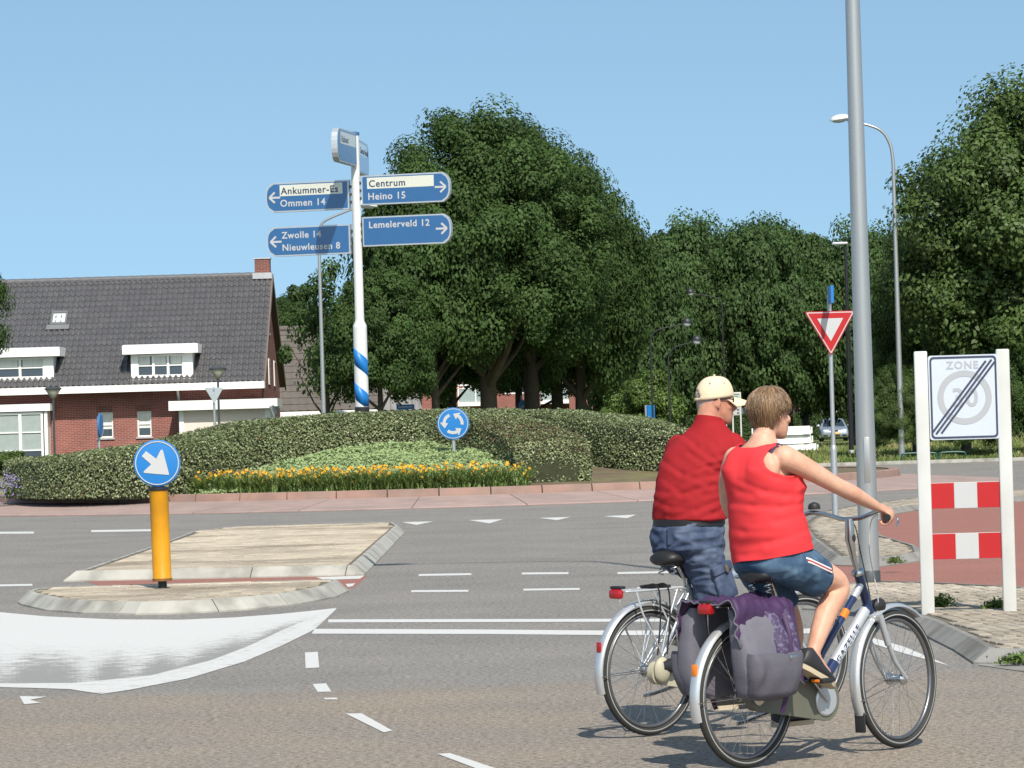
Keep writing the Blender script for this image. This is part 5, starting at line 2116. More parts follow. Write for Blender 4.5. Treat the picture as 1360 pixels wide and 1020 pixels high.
# ---------------------------------------------------------------- green hoop rails
GREENM = mat('green_coating', (0.012, 0.075, 0.055), rough=0.45, var=0.1)
for px, px2, py, D, lab in ((1197, 1245, 617, 119.3, 'low dark green hoop rail on the verge, first one right of the curved lamp'), (1247, 1284, 617, 119.6, 'low dark green hoop rail on the verge under the zone board')):
    a_, b_ = at_d(px, py, D), at_d(px2, py, D)
    L_ = b_.x - a_.x
    t = tag(tube_obj('hoop_rail', smooth_path([(0, 0, -.05), (.03, 0, .22), (.14, 0, .31), (L_ - .14, 0, .31), (L_ - .03, 0, .22), (L_, 0, -.05)], 4), .032, GREENM, None, 8), lab, 'rail')
    t.location = (a_.x, D, 0)
a_ = at_d(-30, 650, 115)
t = tag(tube_obj('hoop_rail', smooth_path([(0, 0, -.05), (.03, 0, .25), (.14, 0, .33), (1.36, 0, .33), (1.47, 0, .25), (1.5, 0, -.05)], 4), .03, GREENM, None, 8), 'low green hoop rail in the meadow at the left edge', 'rail')
t.location = (a_.x, 115, 0)

# ---------------------------------------------------------------- white barriers
BAR = mat('white_barrier_plastic', (0.74, 0.74, 0.72), rough=0.5, var=0.08, vs=3)
q = at_d(1040, 600, 163)
for k, (dx_, dy_, z_, L_, lab) in enumerate(((.12, 0, 0, 2.75, 'white plastic barrier, lowest of the stack on the verge'), (.02, .06, .40, 2.5, 'white plastic barrier, middle of the stack on the verge'), (-.02, .02, .80, 2.55, 'white plastic barrier, topmost of the stack on the verge'))):
    t = thing('plastic_barrier', lab, 'barrier', (q.x + dx_, 163 + dy_, z_), R(2 * k - 1), 'stacked white plastic barriers')
    b = MB()
    prof = [(-.22, 0), (.22, 0), (.20, .10), (.11, .20), (.09, .385), (-.09, .385), (-.11, .20), (-.20, .10)]
    b.prism(prof, -L_ / 2, L_ / 2, plane='YZ')
    b.build('body', BAR, t, smooth=None)
    for s in (-1, 1):
        b = MB()
        b.bbox((s * (L_ / 2 - .2), 0, .05), (.26, .5, .10), .02)
        b.build('foot', BAR, t)
        b = MB()
        b.tube([(s * (L_ / 2), 0, .06), (s * (L_ / 2 + .07), 0, .06), (s * (L_ / 2 + .07), 0, .34)], .04, 8)
        b.build('connector', BAR, t)


# ---------------------------------------------------------------- cars
CARSIL = mat('silver_car_paint', (0.42, 0.44, 0.48), rough=0.28, metal=0.6, var=0.05, coat=0.6)
CARBLU = mat('dark_blue_car_paint', (0.02, 0.035, 0.09), rough=0.25, var=0.05, coat=0.8)
CARWHI = mat('white_car_paint', (0.70, 0.70, 0.70), rough=0.3, var=0.05, coat=0.6)
RUBBER = mat('tyre_rubber', (0.022, 0.022, 0.022), rough=0.8, var=0.2, vs=30)
CHROME = mat('chrome', (0.60, 0.61, 0.62), rough=0.22, metal=1.0, var=0.08)
BLKPL = mat('black_plastic', (0.022, 0.022, 0.024), rough=0.5, var=0.1)
CARGL = glass('car_glass', (0.015, 0.025, 0.03), rough=.03)


def car(label, loc, rz, paint, group=None):
    """Family saloon, front towards -y."""
    t = thing('parked_car', label, 'car', loc, rz, group)
    prof = [(-2.12, .32, .60, .70), (-2.08, .26, .66, .78), (-1.95, .24, .74, .83), (-1.5, .22, .84, .86), (-.95, .2, .92, .87), (-.6, .2, .95, .875), (.4, .2, .97, .875), (1.2, .2, .98, .87), (1.7, .22, .97, .86), (2.08, .28, .92, .80), (2.16, .34, .80, .74)]
    rg = []
    for y, zl, zh, hw_ in prof:
        rg.append([(-hw_ * .93, y, zl), (hw_ * .93, y, zl), (hw_, y, zl + .14), (hw_ * 1.0, y, zl + (zh - zl) * .6), (hw_ * .95, y, zh - .05), (hw_ * .86, y, zh), (0, y, zh + .035), (-hw_ * .86, y, zh), (-hw_ * .95, y, zh - .05), (-hw_, y, zl + (zh - zl) * .6), (-hw_, y, zl + .14)])
    b = MB()
    b.rings(rg)
    body = b.build('body', paint, t, smooth=50)
    # roof and pillars
    cab = [(-.75, .93, .80), (-.05, 1.34, .62), (.35, 1.43, .60), (1.0, 1.42, .59), (1.45, 1.33, .58), (1.95, .97, .72)]
    rg = []
    for y, z, hw_ in cab:
        rg.append([(-.78, y, .90), (.78, y, .90), (hw_ + .04, y, z - .05), (hw_ - .1, y, z), (0, y, z + .02), (-hw_ + .1, y, z), (-hw_ - .04, y, z - .05)])
    b = MB()
    b.rings(rg)
    b.build('cabin', paint, t, smooth=50)
    b = MB()
    b.add([(-.70, -.74, .965), (.70, -.74, .965), (.54, -.10, 1.345), (-.54, -.10, 1.345)], [(0, 1, 2, 3)])
    b.add([(-.70, -.72, .955), (.70, -.72, .955), (.54, -.08, 1.335), (-.54, -.08, 1.335)], [(3, 2, 1, 0)])
    b.build('windscreen', CARGL, t, smooth=None)
    for s in (-1, 1):
        b = MB()
        b.prism([(-.35, .98), (1.55, .98), (1.2, 1.33), (.1, 1.33)], s * .80 - .06 * s, s * .66, plane='YZ')
        b.build('side_window', CARGL, t, smooth=None)
        b = MB()
        b.bbox((s * .97, -.55, .99), (.2, .11, .13), .03)
        b.build('wing_mirror', paint, t)
        b = MB()
        b.bbox((s * .56, -2.06, .66), (.34, .12, .15), .03)
        hl_ = b.build('headlight', mat('headlight_glass', (.62, .65, .68), rough=.12, var=.1, spec=.9), t)
        b = MB()
        b.bbox((s * .58, -2.13, .38), (.26, .05, .10), .02)
        b.build('fog_lamp', BLKPL, t)
        for y in (-1.35, 1.30):
            b = MB()
            b.torus((s * .76, y, .31), .235, .085, 24, 8, axis='X')
            wh = b.build('wheel', RUBBER, t)
            b = MB()
            b.lathe([(.16, .07), (.16, -.07)], 16, axis='X', M=Matrix.Translation((s * .76, y, .31)))
            b.build('hub_cap', CHROME, wh)
    b = MB()
    b.bbox((0, -2.10, .66), (.40, .08, .13), .03)
    b.build('grille', BLKPL, t)
    b = MB()
    b.bbox((0, -2.13, .38), (.6, .05, .12), .02)
    b.build('air_intake', BLKPL, t)
    b = MB()
    b.bbox((0, -2.155, .50), (.52, .03, .11), .008)
    b.build('number_plate', mat('yellow_plate', (.75, .42, .02), rough=.4, var=.04), t)
    return t


q = at(1107, 585.5, 0)
car('silver saloon car parked facing us on the grass by the give way post', (q.x, q.y, -.02), R(-2), CARSIL)
q = at_d(838, 566, 215)
car('dark blue car half hidden behind the second hedge under the trees', (q.x, 215, 0), R(70), CARBLU)
q = at_d(857, 568, 222)
car('white car far behind the blue panel sign', (q.x, 222, 0), R(10), CARWHI)
# weeds in the joints
for px, py, s, n_, lab in ((1247, 806, .085, 420, 'leafy green weed at the foot of the left white zone post'), (1323, 808, .07, 260, 'grassy weed at the foot of the right white zone post'), (1189, 748, .06, 160, 'small weed growing on the kerb by the grey mast'), (1346, 881, .06, 160, 'dry tuft on the dark kerb in the lower right corner')):
    p = at(px, py, .1 if py < 850 else .02)
    t = thing('weed', lab, 'weed', p)
    g = np.random.default_rng(px)
    P = g.normal(size=(n_, 3)) * np.array((s * .7, s * .5, s * .30)) + np.array((0, 0, s * .45))
    P[:, 2] = np.abs(P[:, 2])
    link_mesh('foliage', quads_mesh('foliage', leaf_quads(P, g.normal(size=(n_, 3)) * .7 + np.array((0, -.3, .8)), g.uniform(.02, .055, n_), .4, rg=g), BUSHL, g.random(n_)), t)
    b = MB()
    for k in range(5):
        b.tube([(0, 0, -.01), (g.normal() * s * .4, g.normal() * s * .3, s)], .003, 4)
    b.build('stem', BLADE, t, smooth=None)

# ================================================================ bicycles
SILVER = mat('silver_paint', (0.60, 0.61, 0.62), rough=0.3, metal=0.5, var=0.05, coat=0.4)
GUARD = mat('mudguard_silver', (0.55, 0.56, 0.57), rough=0.28, metal=0.55, var=0.06, coat=0.5)
NAVYP = mat('navy_frame_paint', (0.012, 0.025, 0.085), rough=0.22, var=0.05, coat=0.8)
GREYP = mat('grey_blue_frame_paint', (0.36, 0.41, 0.47), rough=0.3, metal=0.4, var=0.05, coat=0.5)
STEEL = mat('polished_alloy', (0.56, 0.56, 0.56), rough=0.25, metal=1.0, var=0.1, vs=20)
RIMM = mat('dark_alloy_rim', (0.20, 0.20, 0.205), rough=0.35, metal=0.8, var=0.1, vs=20)
TYRE = mat('bicycle_tyre', (0.030, 0.029, 0.027), rough=0.75, var=0.25, vs=40)
REFL = mat('reflex_stripe', (0.34, 0.34, 0.33), rough=0.4, var=0.1)
SADM = mat('saddle_leather', (0.018, 0.017, 0.017), rough=0.45, var=0.15, vs=30, bump=0.2, bs=200)
GRIPM = mat('grip_rubber', (0.02, 0.02, 0.02), rough=0.6, var=0.1)
CASEW = mat('chain_case_green_grey', (0.125, 0.125, 0.095), rough=0.5, var=0.15, vs=8)
CASEM = mat('chain_case_beige', (0.42, 0.385, 0.28), rough=0.5, var=0.1, vs=8)
REDL = mat('red_lens', (0.36, 0.008, 0.010), rough=0.15, var=0.1, vs=40, spec=.8)
ORANGE = mat('orange_reflector', (0.75, 0.20, 0.02), rough=0.25, var=0.1)
CLEAR = mat('clear_lens', (0.55, 0.57, 0.58), rough=0.1, var=0.2, vs=50)
CABLE = mat('white_cable', (0.55, 0.55, 0.54), rough=0.5, var=0)


def wheel(bike, hub, steer=None, name='wheel', rr=.345):
    """Rim with tyre, hub and single spokes; steer is (axis point, angle)."""
    M = Matrix.Translation(hub)
    if steer:
        M = steer @ M
    b = MB()
    b.torus((0, 0, 0), rr - .048, .011, 64, 8, M=M, flat=(1.0, 1.05))
    w_ = b.build(name, RIMM, bike, smooth=60)
    b = MB()
    b.torus((0, 0, 0), rr - .020, .020, 72, 10, M=M, flat=(1.0, .98))
    b.build('tyre', TYRE, w_, smooth=60)
    for s in (-1, 1):
        b = MB()
        b.torus((0, s * .0185, 0), rr - .024, .0022, 72, 5, M=M, flat=(1.4, .6))
        b.build('reflective_stripe', REFL, w_, smooth=60)
    b = MB()
    b.lathe([(.012, .062), (.022, .055), (.032, .045), (.032, .036), (.019, .032), (.019, -.032), (.032, -.036), (.032, -.045), (.022, -.055), (.012, -.062)], 16, M=M, axis='Y')
    b.build('hub', STEEL, w_)
    sp = MB()
    sp.tube([(0, 0, 0), (0, 0, 1)], .0011, 4)
    spm = sp.mesh('spoke', STEEL)
    for i in range(32):
        a = 2 * PI * i / 32
        side = .036 if i % 2 else -.036
        off = R(62) * (1 if (i // 2) % 2 else -1)
        p0 = M @ Vector((.030 * math.cos(a + off), side, .030 * math.sin(a + off)))
        p1 = M @ Vector(((rr - .056) * math.cos(a), 0, (rr - .056) * math.sin(a)))
        d = p1 - p0
        o = link_mesh('spoke', spm, w_)
        o.matrix_local = Matrix.Translation(p0) @ d.to_track_quat('Z', 'Y').to_matrix().to_4x4() @ Matrix.Diagonal((1, 1, d.length, 1))
    return w_


def mudguard(bike, hub, a0, a1, steer=None, flap=False):
    M = Matrix.Translation(hub)
    if steer:
        M = steer @ M
    n = 30
    rg = []
    for i in range(n + 1):
        a = a0 + (a1 - a0) * i / n
        ring = []
        for q, y in ((.362, -.030), (.374, -.024), (.380, -.010), (.380, .010), (.374, .024), (.362, .030), (.360, .028), (.371, .020), (.376, 0), (.371, -.020), (.360, -.028)):
            ring.append((q * math.cos(a), y, q * math.sin(a)))
        rg.append(ring)
    b = MB()
    b.rings(rg, M=M)
    g_ = b.build('mudguard', GUARD, bike, smooth=60)
    b = MB()
    for aa in ((a0 + .35, a1 - .25) if not flap else (a1 - .2,)):
        for s in (-1, 1):
            b = MB()
            b.tube([M @ Vector((0, s * .055, 0)), M @ Vector((.368 * math.cos(aa), s * .030, .368 * math.sin(aa)))], .0025, 5)
            b.build('stay', STEEL, g_)
    return g_


def bicycle(label, loc, rotz, P, group):
    t = thing('bicycle', label, 'bicycle', loc, rotz, group)
    RH, FH, BB = Vector((0, 0, .345)), Vector((P['wb'], 0, .345)), Vector(P['bb'])
    HT, HB, ST = Vector(P['ht']), Vector(P['hb']), Vector(P['st'])
    ax = (HT - HB).normalized()
    steer = Matrix.Translation(HB) @ Matrix.Rotation(P['steer'], 4, ax) @ Matrix.Translation(-HB)
    # frame
    b = MB()
    for (p, q, r, fl) in P['tubes']:
        b.tube([p, ((Vector(p) + Vector(q)) / 2), q], r, 14, flat=fl)
    b.tube([HB - ax * .02, HT + ax * .02], .024, 14)
    b.tube([BB + Vector((0, -.045, 0)), BB + Vector((0, .045, 0))], .026, 14)
    b.tube([BB, ST], .018, 14)
    for s in (-1, 1):
        b.tube([RH + Vector((0, s * .062, 0)), BB + Vector((-.06, s * .035, .0))], .010, 8)
        b.tube([RH + Vector((0, s * .062, .01)), ST + Vector((-.01, s * .018, -.06))], .009, 8)
    fr = b.build('frame', P['frameM'], t, smooth=60)
    for (p, q, r, fl, m_) in P.get('accent', ()):
        b = MB()
        b.tube([p, q], r, 14, flat=fl)
        b.build('frame_sleeve', m_, fr, smooth=60)
    # fork with sprung upper legs
    b = MB()
    b.tube([HB - ax * .015, HB - ax * .06], .026, 12, M=steer)
    for s in (-1, 1):
        c0 = HB - ax * .05 + Vector((0, s * .055, 0))
        b.tube([HB - ax * .045, c0], .018, 8, M=steer)
        b.tube([c0 + ax * .02, c0 - ax * .14], .0175, 10, M=steer)
        b.tube([c0 - ax * .13, c0 - ax * .23 + Vector((.012, 0, 0)), FH + Vector((0, s * .062, 0))], [.013, .012, .010], 10, M=steer)
    b.build('fork', P['forkM'], t, smooth=60)
    wheel(t, RH)
    wheel(t, FH, steer)
    mudguard(t, RH, R(28), R(196))
    mudguard(t, FH, R(52), R(205), steer, True)
    b = MB()
    a_ = R(206)
    b.bbox((FH.x + .372 * math.cos(a_), 0, FH.z + .372 * math.sin(a_) - .03), (.012, .06, .10), .004, M=steer)
    b.build('mud_flap', BLKPL, t)
    # chain case
    b = MB()
    pts = []
    for i in range(17):
        a = R(-80 + 160 * i / 16)
        pts.append((BB.x + .105 * math.cos(a), BB.z + .105 * math.sin(a)))
    for i in range(13):
        a = R(90 + 180 * i / 12)
        pts.append((RH.x + .062 * math.cos(a), RH.z - .01 + .062 * math.sin(a)))
    b.prism(pts, -.085, -.045, plane='XZ')
    cc = b.build('chain_case', P['caseM'], t, smooth=40)
    b = MB()
    b.lathe([(.075, .0), (.078, .006), (.07, .012), (.03, .012)], 28, M=Matrix.Translation((BB.x, -.085, BB.z)), axis='Y')
    b.lathe([(.03, .0), (.078, .0)], 28, M=Matrix.Translation((BB.x, -.0855, BB.z)), axis='Y', caps=False)
    b.build('case_disc', P['discM'], cc)
    b = MB()
    b.lathe([(.045, .0), (.045, .03), (.03, .045), (.012, .05)], 16, M=Matrix.Translation((RH.x, -.06, RH.z)) @ Matrix.Rotation(PI, 4, 'Z') @ Matrix.Rotation(PI, 4, 'Z'), axis='Y')
    b.build('gear_hub', STEEL, cc)
    # cranks and pedals
    for s, an in ((-1, P['crank']), (1, P['crank'] + PI)):
        e = BB + Vector((.168 * math.cos(an), s * .115, .168 * math.sin(an)))
        b = MB()
        b.tube([BB + Vector((0, s * .095, 0)), BB + Vector((.03 * math.cos(an), s * .10, .03 * math.sin(an))), e], [.016, .013, .011], 8, flat=(1, .7))
        cr = b.build('crank', STEEL, t)
        b = MB()
        b.bbox(e + Vector((0, s * .055, 0)), (.085, .095, .024), .006, M=None)
        pd = b.build('pedal', BLKPL, t)
        for dx_ in (-.043, .043):
            b = MB()
            b.bbox(e + Vector((dx_, s * .055, 0)), (.006, .05, .014), .002)
            b.build('pedal_reflector', ORANGE, pd)
    # saddle on its post
    sx, sz = P['saddle']
    b = MB()
    b.tube([ST, (sx + .01, 0, sz - .07)], .0135, 12)
    b.tube([ST - Vector((0, 0, .01)), ST + Vector((-.003, 0, .025))], .022, 12)
    b.build('seat_post', STEEL, t)
    rg = []
    for x, a, h, dz in ((-.135, .035, .022, -.012), (-.125, .080, .034, -.002), (-.09, .100, .042, .004), (-.03, .092, .042, .0), (.03, .055, .036, -.006), (.09, .030, .030, -.006), (.135, .022, .026, -.008), (.155, .010, .016, -.014)):
        ring = []
        for j in range(16):
            an = 2 * PI * j / 16
            y, z = a * math.cos(an), h * math.sin(an)
            if z < 0:
                z *= 1.0
            ring.append((sx + x, y, sz - .028 + dz + z))
        rg.append(ring)
    b = MB()
    b.rings(rg)
    sd = b.build('saddle', SADM, t, smooth=60)
    for s in (-1, 1):
        b = MB()
        hpts = [(sx - .07 + .016 * math.cos(2.5 * PI * i / 10), s * .05 + .016 * math.sin(2.5 * PI * i / 10), sz - .115 + .06 * i / 20) for i in range(21)]
        b.tube(hpts, .004, 5)
        b.build('saddle_spring', STEEL, sd)
    # stem, handlebar, grips, levers
    gx, gy, gz = P['grip']
    b = MB()
    top = Vector((gx + .075, 0, gz - .012))
    b.tube([HT + ax * .01, HT + ax * .10, Vector((top.x - .005, 0, top.z - .10)), top], [.018, .017, .029, .025], 12, flat=(1, .85), M=steer)
    st_ = b.build('stem', STEEL, t, smooth=60)
    b = MB()
    b.lathe([(.030, .012), (.034, .0), (.030, -.012)], 16, M=steer @ Matrix.Translation(HT + ax * .025) @ ax.to_track_quat('Z', 'Y').to_matrix().to_4x4())
    b.build('headset', STEEL, st_)
    b = MB()
    b.ell((top.x - .004, -.022, top.z - .095), (.017, .006, .022), 12, 8, M=steer)
    b.build('stem_bolt', BLKPL, st_)
    half = [(top.x, 0, top.z), (top.x + .012, .06, top.z + .002), (top.x + .012, .13, top.z + .022), (top.x - .01, gy - .075, gz + .028), (gx + .035, gy - .02, gz + .008), (gx - .045, gy + .02, gz - .008)]
    full = [(x, -y, z) for x, y, z in half[:0:-1]] + half
    b = MB()
    b.tube(smooth_path(full, 6), .0115, 12, M=steer)
    b.build('handlebar', STEEL, t, smooth=60)
    for s in (-1, 1):
        q0 = Vector((gx + .035, s * (gy - .02), gz + .008))
        q1 = Vector((gx - .080, s * (gy + .036), gz - .014))
        b = MB()
        d = (q1 - q0)
        b.tube([q0, q0 + d * .05, q0 + d * .5, q0 + d * .92, q1], [.014, .017, .0165, .019, .017], 14, M=steer)
        b.build('grip', GRIPM, t, smooth=60)
        b = MB()
        b.tube(smooth_path([q0 + Vector((.01, 0, -.012)), q0 + Vector((.045, s * .012, -.03)), (q0 + q1) / 2 + Vector((.045, s * .02, -.042)), q1 + Vector((.050, s * .022, -.040))], 4), .0055, 6, M=steer)
        b.build('brake_lever', STEEL, t)
    b = MB()
    c_ = (top.x + .0, gy - .085, gz + .055)
    b.lathe([(.030, -.012), (.032, .0), (.026, .016), (.010, .024), (.002, .025)], 16, M=steer @ Matrix.Translation(c_))
    b.build('bell', BLKPL if P['dark_bell'] else STEEL, t)
    for k, yy in enumerate((.05, -.06)):
        b = MB()
        b.tube(smooth_path([(top.x + .03, yy * 2.6, top.z + .02), (top.x + .10, yy, top.z - .02), (top.x + .115, yy * .5, top.z - .17), (HB.x + .05, yy * .4, HB.z + .03), (HB.x + .04, .03, HB.z - .08)], 5), .003, 6, M=steer)
        b.build('brake_cable', CABLE if k else BLKPL, t)
    # front lamp, rear lamp, carrier, stand
    c0 = HB - ax * .01 + Vector((.075, 0, .03))
    b = MB()
    b.lathe([(.012, -.05), (.03, -.035), (.036, 0), (.036, .02)], 16, axis='X', M=steer @ Matrix.Translation(c0))
    lp = b.build('headlamp', P['lampM'], t)
    b = MB()
    b.lathe([(.034, .018), (.030, .026), (.01, .030)], 16, axis='X', M=steer @ Matrix.Translation(c0))
    b.build('lamp_lens', CLEAR, lp)
    b = MB()
    b.tube([c0 + Vector((-.02, 0, -.03)), HB - ax * .05 + Vector((.02, 0, 0))], .008, 6, M=steer)
    b.build('lamp_bracket', STEEL, lp)
    zr, xa, xb = P['rack']
    b = MB()
    for s in (-1, 1):
        b.tube(smooth_path([(xb, s * .03, zr - .02), (xb - .05, s * .065, zr), (xa + .03, s * .065, zr), (xa, s * .045, zr)], 4), .0065, 8)
        b.tube(smooth_path([(xa + .06, s * .066, zr), (xa + .085, s * .085, zr - .12), (xa + .14, s * .10, zr - .23), (.02, s * .085, .40), (0, s * .068, .35)], 4), .0055, 8)
        b.tube([(.16, s * .066, zr), (.07, s * .080, .60), (0, s * .068, .35)], .0055, 8)
        b.tube([(-.02, s * .066, zr), (.10, s * .082, .56), (.045, s * .08, .44)], .005, 8)
    for x in (xa, xa + .14, .0, .14):
        b.tube([(x, -.062, zr), (x, .062, zr)], .0055, 8)
    b.tube([(xb, 0, zr - .02), (ST.x - .01, 0, ST.z - .02)], .007, 8)
    rk = b.build('carrier', P['rackM'], t, smooth=60)
    b = MB()
    b.bbox((xa - .025, 0, zr - .012), (.040, .085, .052), .014)
    rl = b.build('rear_lamp', REDL, t)
    b = MB()
    b.bbox((xa - .012, 0, zr + .022), (.04, .085, .016), .006)
    b.build('lamp_hood', BLKPL, rl)
    b = MB()
    a_ = R(158)
    b.bbox((.386 * math.cos(a_), 0, .345 + .386 * math.sin(a_)), (.012, .03, .055), .003)
    b.build('guard_reflector', ORANGE if P['dark_bell'] else REDL, t)
    b = MB()
    b.tube([(.36, .07, .26), (.12, .10, .21), (.06, .115, .20)], .010, 8)
    b.build('kick_stand', STEEL, t)
    if P.get('straps'):
        for x in (.02, .09):
            b = MB()
            b.tube(smooth_path([(x, .065, zr + .006), (x, 0, zr + .014), (x, -.068, zr + .006), (x - .005, -.082, zr - .15), (x - .04, -.088, .43)], 5), .020, 8, flat=(.22, 1))
            b.build('carrier_strap', BLKPL, t, smooth=60)
        b = MB()
        b.bbox((.115, 0, zr + .012), (.03, .10, .02), .005)
        b.build('strap_buckle', BLKPL, t)
    if P.get('battery'):
        b = MB()
        b.tube([(-.01, -.10, .37), (.05, -.105, .37), (.20, -.085, .37)], [.034, .04, .034], 14)
        b.build('gear_cover', BLKPL, t)
        b = MB()
        b.ell((0, -.10, .35), (.055, .03, .07), 14, 10)
        b.build('hub_cover', CASEM, t)
    if P.get('text'):
        (p, q) = P['textline']
        p, q = Vector(p), Vector(q)
        d = (q - p).normalized()
        yv = Vector((0, -1, 0)).cross(d)
        n_ = d.cross(yv)
        M = Matrix.Identity(4)
        for i, v in enumerate((d, yv, n_)):
            for j in range(3):
                M[j][i] = v[j]
        M.translation = p
        text_mesh('lettering', P['text'], .048, NAVYP, fr, M, bold=.0004, space=1.3, depth=.0006)
    return t


W_rot, M_rot = R(45), R(41)
wloc = at(993, 1019.5, .004)
wp = dict(wb=1.15, bb=(.490, 0, .29), ht=(.875, 0, .87), hb=(.945, 0, .70), st=(.285, 0, .70), steer=R(5), crank=R(140), saddle=(.200, .945), grip=(.745, .295, 1.172),
          tubes=[((.892, 0, .835), (.445, 0, .375), .024, (1, .8)), ((.938, 0, .725), (.50, 0, .30), .027, (1, .8))],
          accent=[((.916, 0, .7037), (.666, 0, .461), .0278, (1, .82), SILVER), ((.768, 0, .7074), (.733, 0, .6714), .0250, (1, .82), ORANGE), ((.883, 0, .8257), (.826, 0, .767), .0246, (1, .82), SILVER)],
          frameM=NAVYP, forkM=ALU, caseM=CASEW, discM=ALU, lampM=BLKPL, dark_bell=True, rack=(.785, -.24, .22), rackM=STEEL, text='GAZELLE', textline=((.676, -.0235, .455), (.914, -.0235, .686)))
wb_ = bicycle('navy and silver lady\'s bicycle with purple pannier, ridden by the woman in front', wloc, W_rot, wp, 'touring bicycles')
mloc = at(865, 976.5, .004)
mp_ = dict(wb=1.16, bb=(.475, 0, .29), ht=(.885, 0, .92), hb=(.955, 0, .735), st=(.295, 0, .80), steer=R(-2), crank=R(-80), saddle=(.225, .962), grip=(.765, .295, 1.165),
           tubes=[((.897, 0, .885), (.31, 0, .745), .020, None), ((.945, 0, .765), (.485, 0, .31), .023, None)],
           frameM=GREYP, forkM=ALU, caseM=CASEM, discM=BLKPL, lampM=BLKPL, dark_bell=False, rack=(.775, -.20, .24), rackM=SILVER, straps=True, battery=True)
mb_ = bicycle('silver grey bicycle with bare strapped carrier, ridden by the man in the cap', mloc, M_rot, mp_, 'touring bicycles')

# ---------------------------------------------------------------- double pannier of the woman's bicycle
GREYF = mat('grey_bag_fabric', (0.135, 0.128, 0.155), rough=0.75, var=0.2, vs=9, bump=0.15, bs=60)
DGREYF = mat('dark_bag_fabric', (0.095, 0.089, 0.108), rough=0.75, var=0.2, vs=9, bump=0.15, bs=60)
PURPLE = mat('purple_bag_fabric', (0.050, 0.022, 0.070), rough=0.6, var=0.3, vs=6, bump=0.2, bs=40)
PURPAT = mat('purple_print_fabric', (0.055, 0.036, 0.085), rough=0.65, var=0.2, c2=(0.13, 0.115, 0.185), c2s=55, c2lo=.5, c2hi=.62)
pan = thing('pannier_bag', 'purple and grey double pannier hanging over the carrier of the front bicycle', 'bicycle bag', wloc, W_rot)


def bag(name, s, zs, M, x0=-.065, lumps=.016, seed=0, mi=None):
    """Soft bag side: sections (z, half length, thickness, centre y, centre x)."""
    rg = []
    for z, hl_, th, cy, cx_ in smooth_path(zs, 5) if len(zs[0]) == 3 else zs:
        ring = []
        for j in range(40):
            a = 2 * PI * j / 40
            c_, sn = math.cos(a), math.sin(a)
            e = 2 / 3.6
            x = cx_ + hl_ * math.copysign(abs(c_) ** e, c_)
            y = s * cy + th * math.copysign(abs(sn) ** e, sn)
            f = .006 * math.sin(x * 48 + 3.5 * math.sin(z * 14 + seed) + z * 16) + noise.noise(Vector((x * 9 + seed, y * 9, z * 6))) * lumps + noise.noise(Vector((x * 26, y * 20 + seed, z * 12))) * lumps * .5
            ring.append((x + f * .3, y + s * f * (1 if sn * s > 0 else .2), z + f * .4))
        rg.append(ring)
    b = MB()
    b.rings(rg)
    return b.build(name, M, pan, smooth=70)


def interp(keys, n):
    K = np.array(keys, float)
    u = np.linspace(0, 1, len(K))
    t_ = np.linspace(0, 1, n)
    return [tuple(np.interp(t_, u, K[:, c])[i] for c in range(K.shape[1])) for i in range(n)]


for s in (-1, 1):
    bag('bag', s, interp([(.335, .09, .04, .150, -.05), (.36, .150, .065, .165, -.055), (.46, .178, .080, .175, -.062), (.60, .185, .072, .168, -.065), (.72, .180, .055, .150, -.065), (.775, .165, .03, .125, -.065)], 22), GREYF, seed=3 * s)
    # lower gathered pocket and the patterned front panel
    bag('pocket', s, interp([(.335, .085, .040, .185, -.045), (.36, .150, .062, .208, -.05), (.45, .178, .074, .226, -.055), (.53, .180, .068, .226, -.058), (.560, .178, .058, .222, -.058)], 14), DGREYF, lumps=.020, seed=9 * s)
    bag('front_panel', s, interp([(.47, .060, .03, .235, .030), (.52, .082, .042, .226, .030), (.62, .088, .044, .212, .030), (.72, .084, .036, .190, .028), (.755, .078, .03, .165, .026)], 14), PURPAT, lumps=.024, seed=5 * s)
# lid draped over the carrier
U, Vn = 34, 44
rg = []
for i in range(U + 1):
    x = -.265 + .43 * i / U
    ring = []
    for j in range(Vn + 1):
        t_ = -1 + 2 * j / Vn
        s = math.copysign(1, t_)
        q = abs(t_)
        front = i / U
        drop = .10 + .21 * front ** .7 + .018 * math.sin(i * .8) + .012 * math.sin(i * 1.9)
        if q < .42:
            y, z = q / .42 * .125, .805 - .012 * (q / .42) ** 2
        elif q < .60:
            a = (q - .42) / .18 * PI / 2
            y, z = .125 + .055 * math.sin(a), .793 - .055 * (1 - math.cos(a))
        else:
            k = (q - .60) / .40
            y, z = .18 + .038 * k * (.4 + front), .738 - drop * k
        f = noise.noise(Vector((x * 11, t_ * 3.2, 2))) * .036 + (1 - abs(noise.noise(Vector((x * 17 + t_ * 2, t_ * 5, 8)))) * 3) * .010 + noise.noise(Vector((x * 30, t_ * 7, 5))) * .016
        ring.append((x + f * .3, s * (y + f * .8 * (q > .35)), z + f * (1.0 if q < .5 else .3)))
    rg.append(ring)
b = MB()
b.rings(rg, caps=False, closed_v=False)
lid = b.build('lid', PURPLE, pan, smooth=180)
md = lid.modifiers.new('thick', 'SOLIDIFY')
md.thickness = .006
md.offset = 1
b = MB()
edge = [rg[i][0] for i in range(U + 1)]
for pts in ([r_[0] for r_ in rg], [r_[-1] for r_ in rg], rg[0]):
    b = MB()
    b.tube(pts, .005, 6)
    b.build('piping', GREYF, pan)
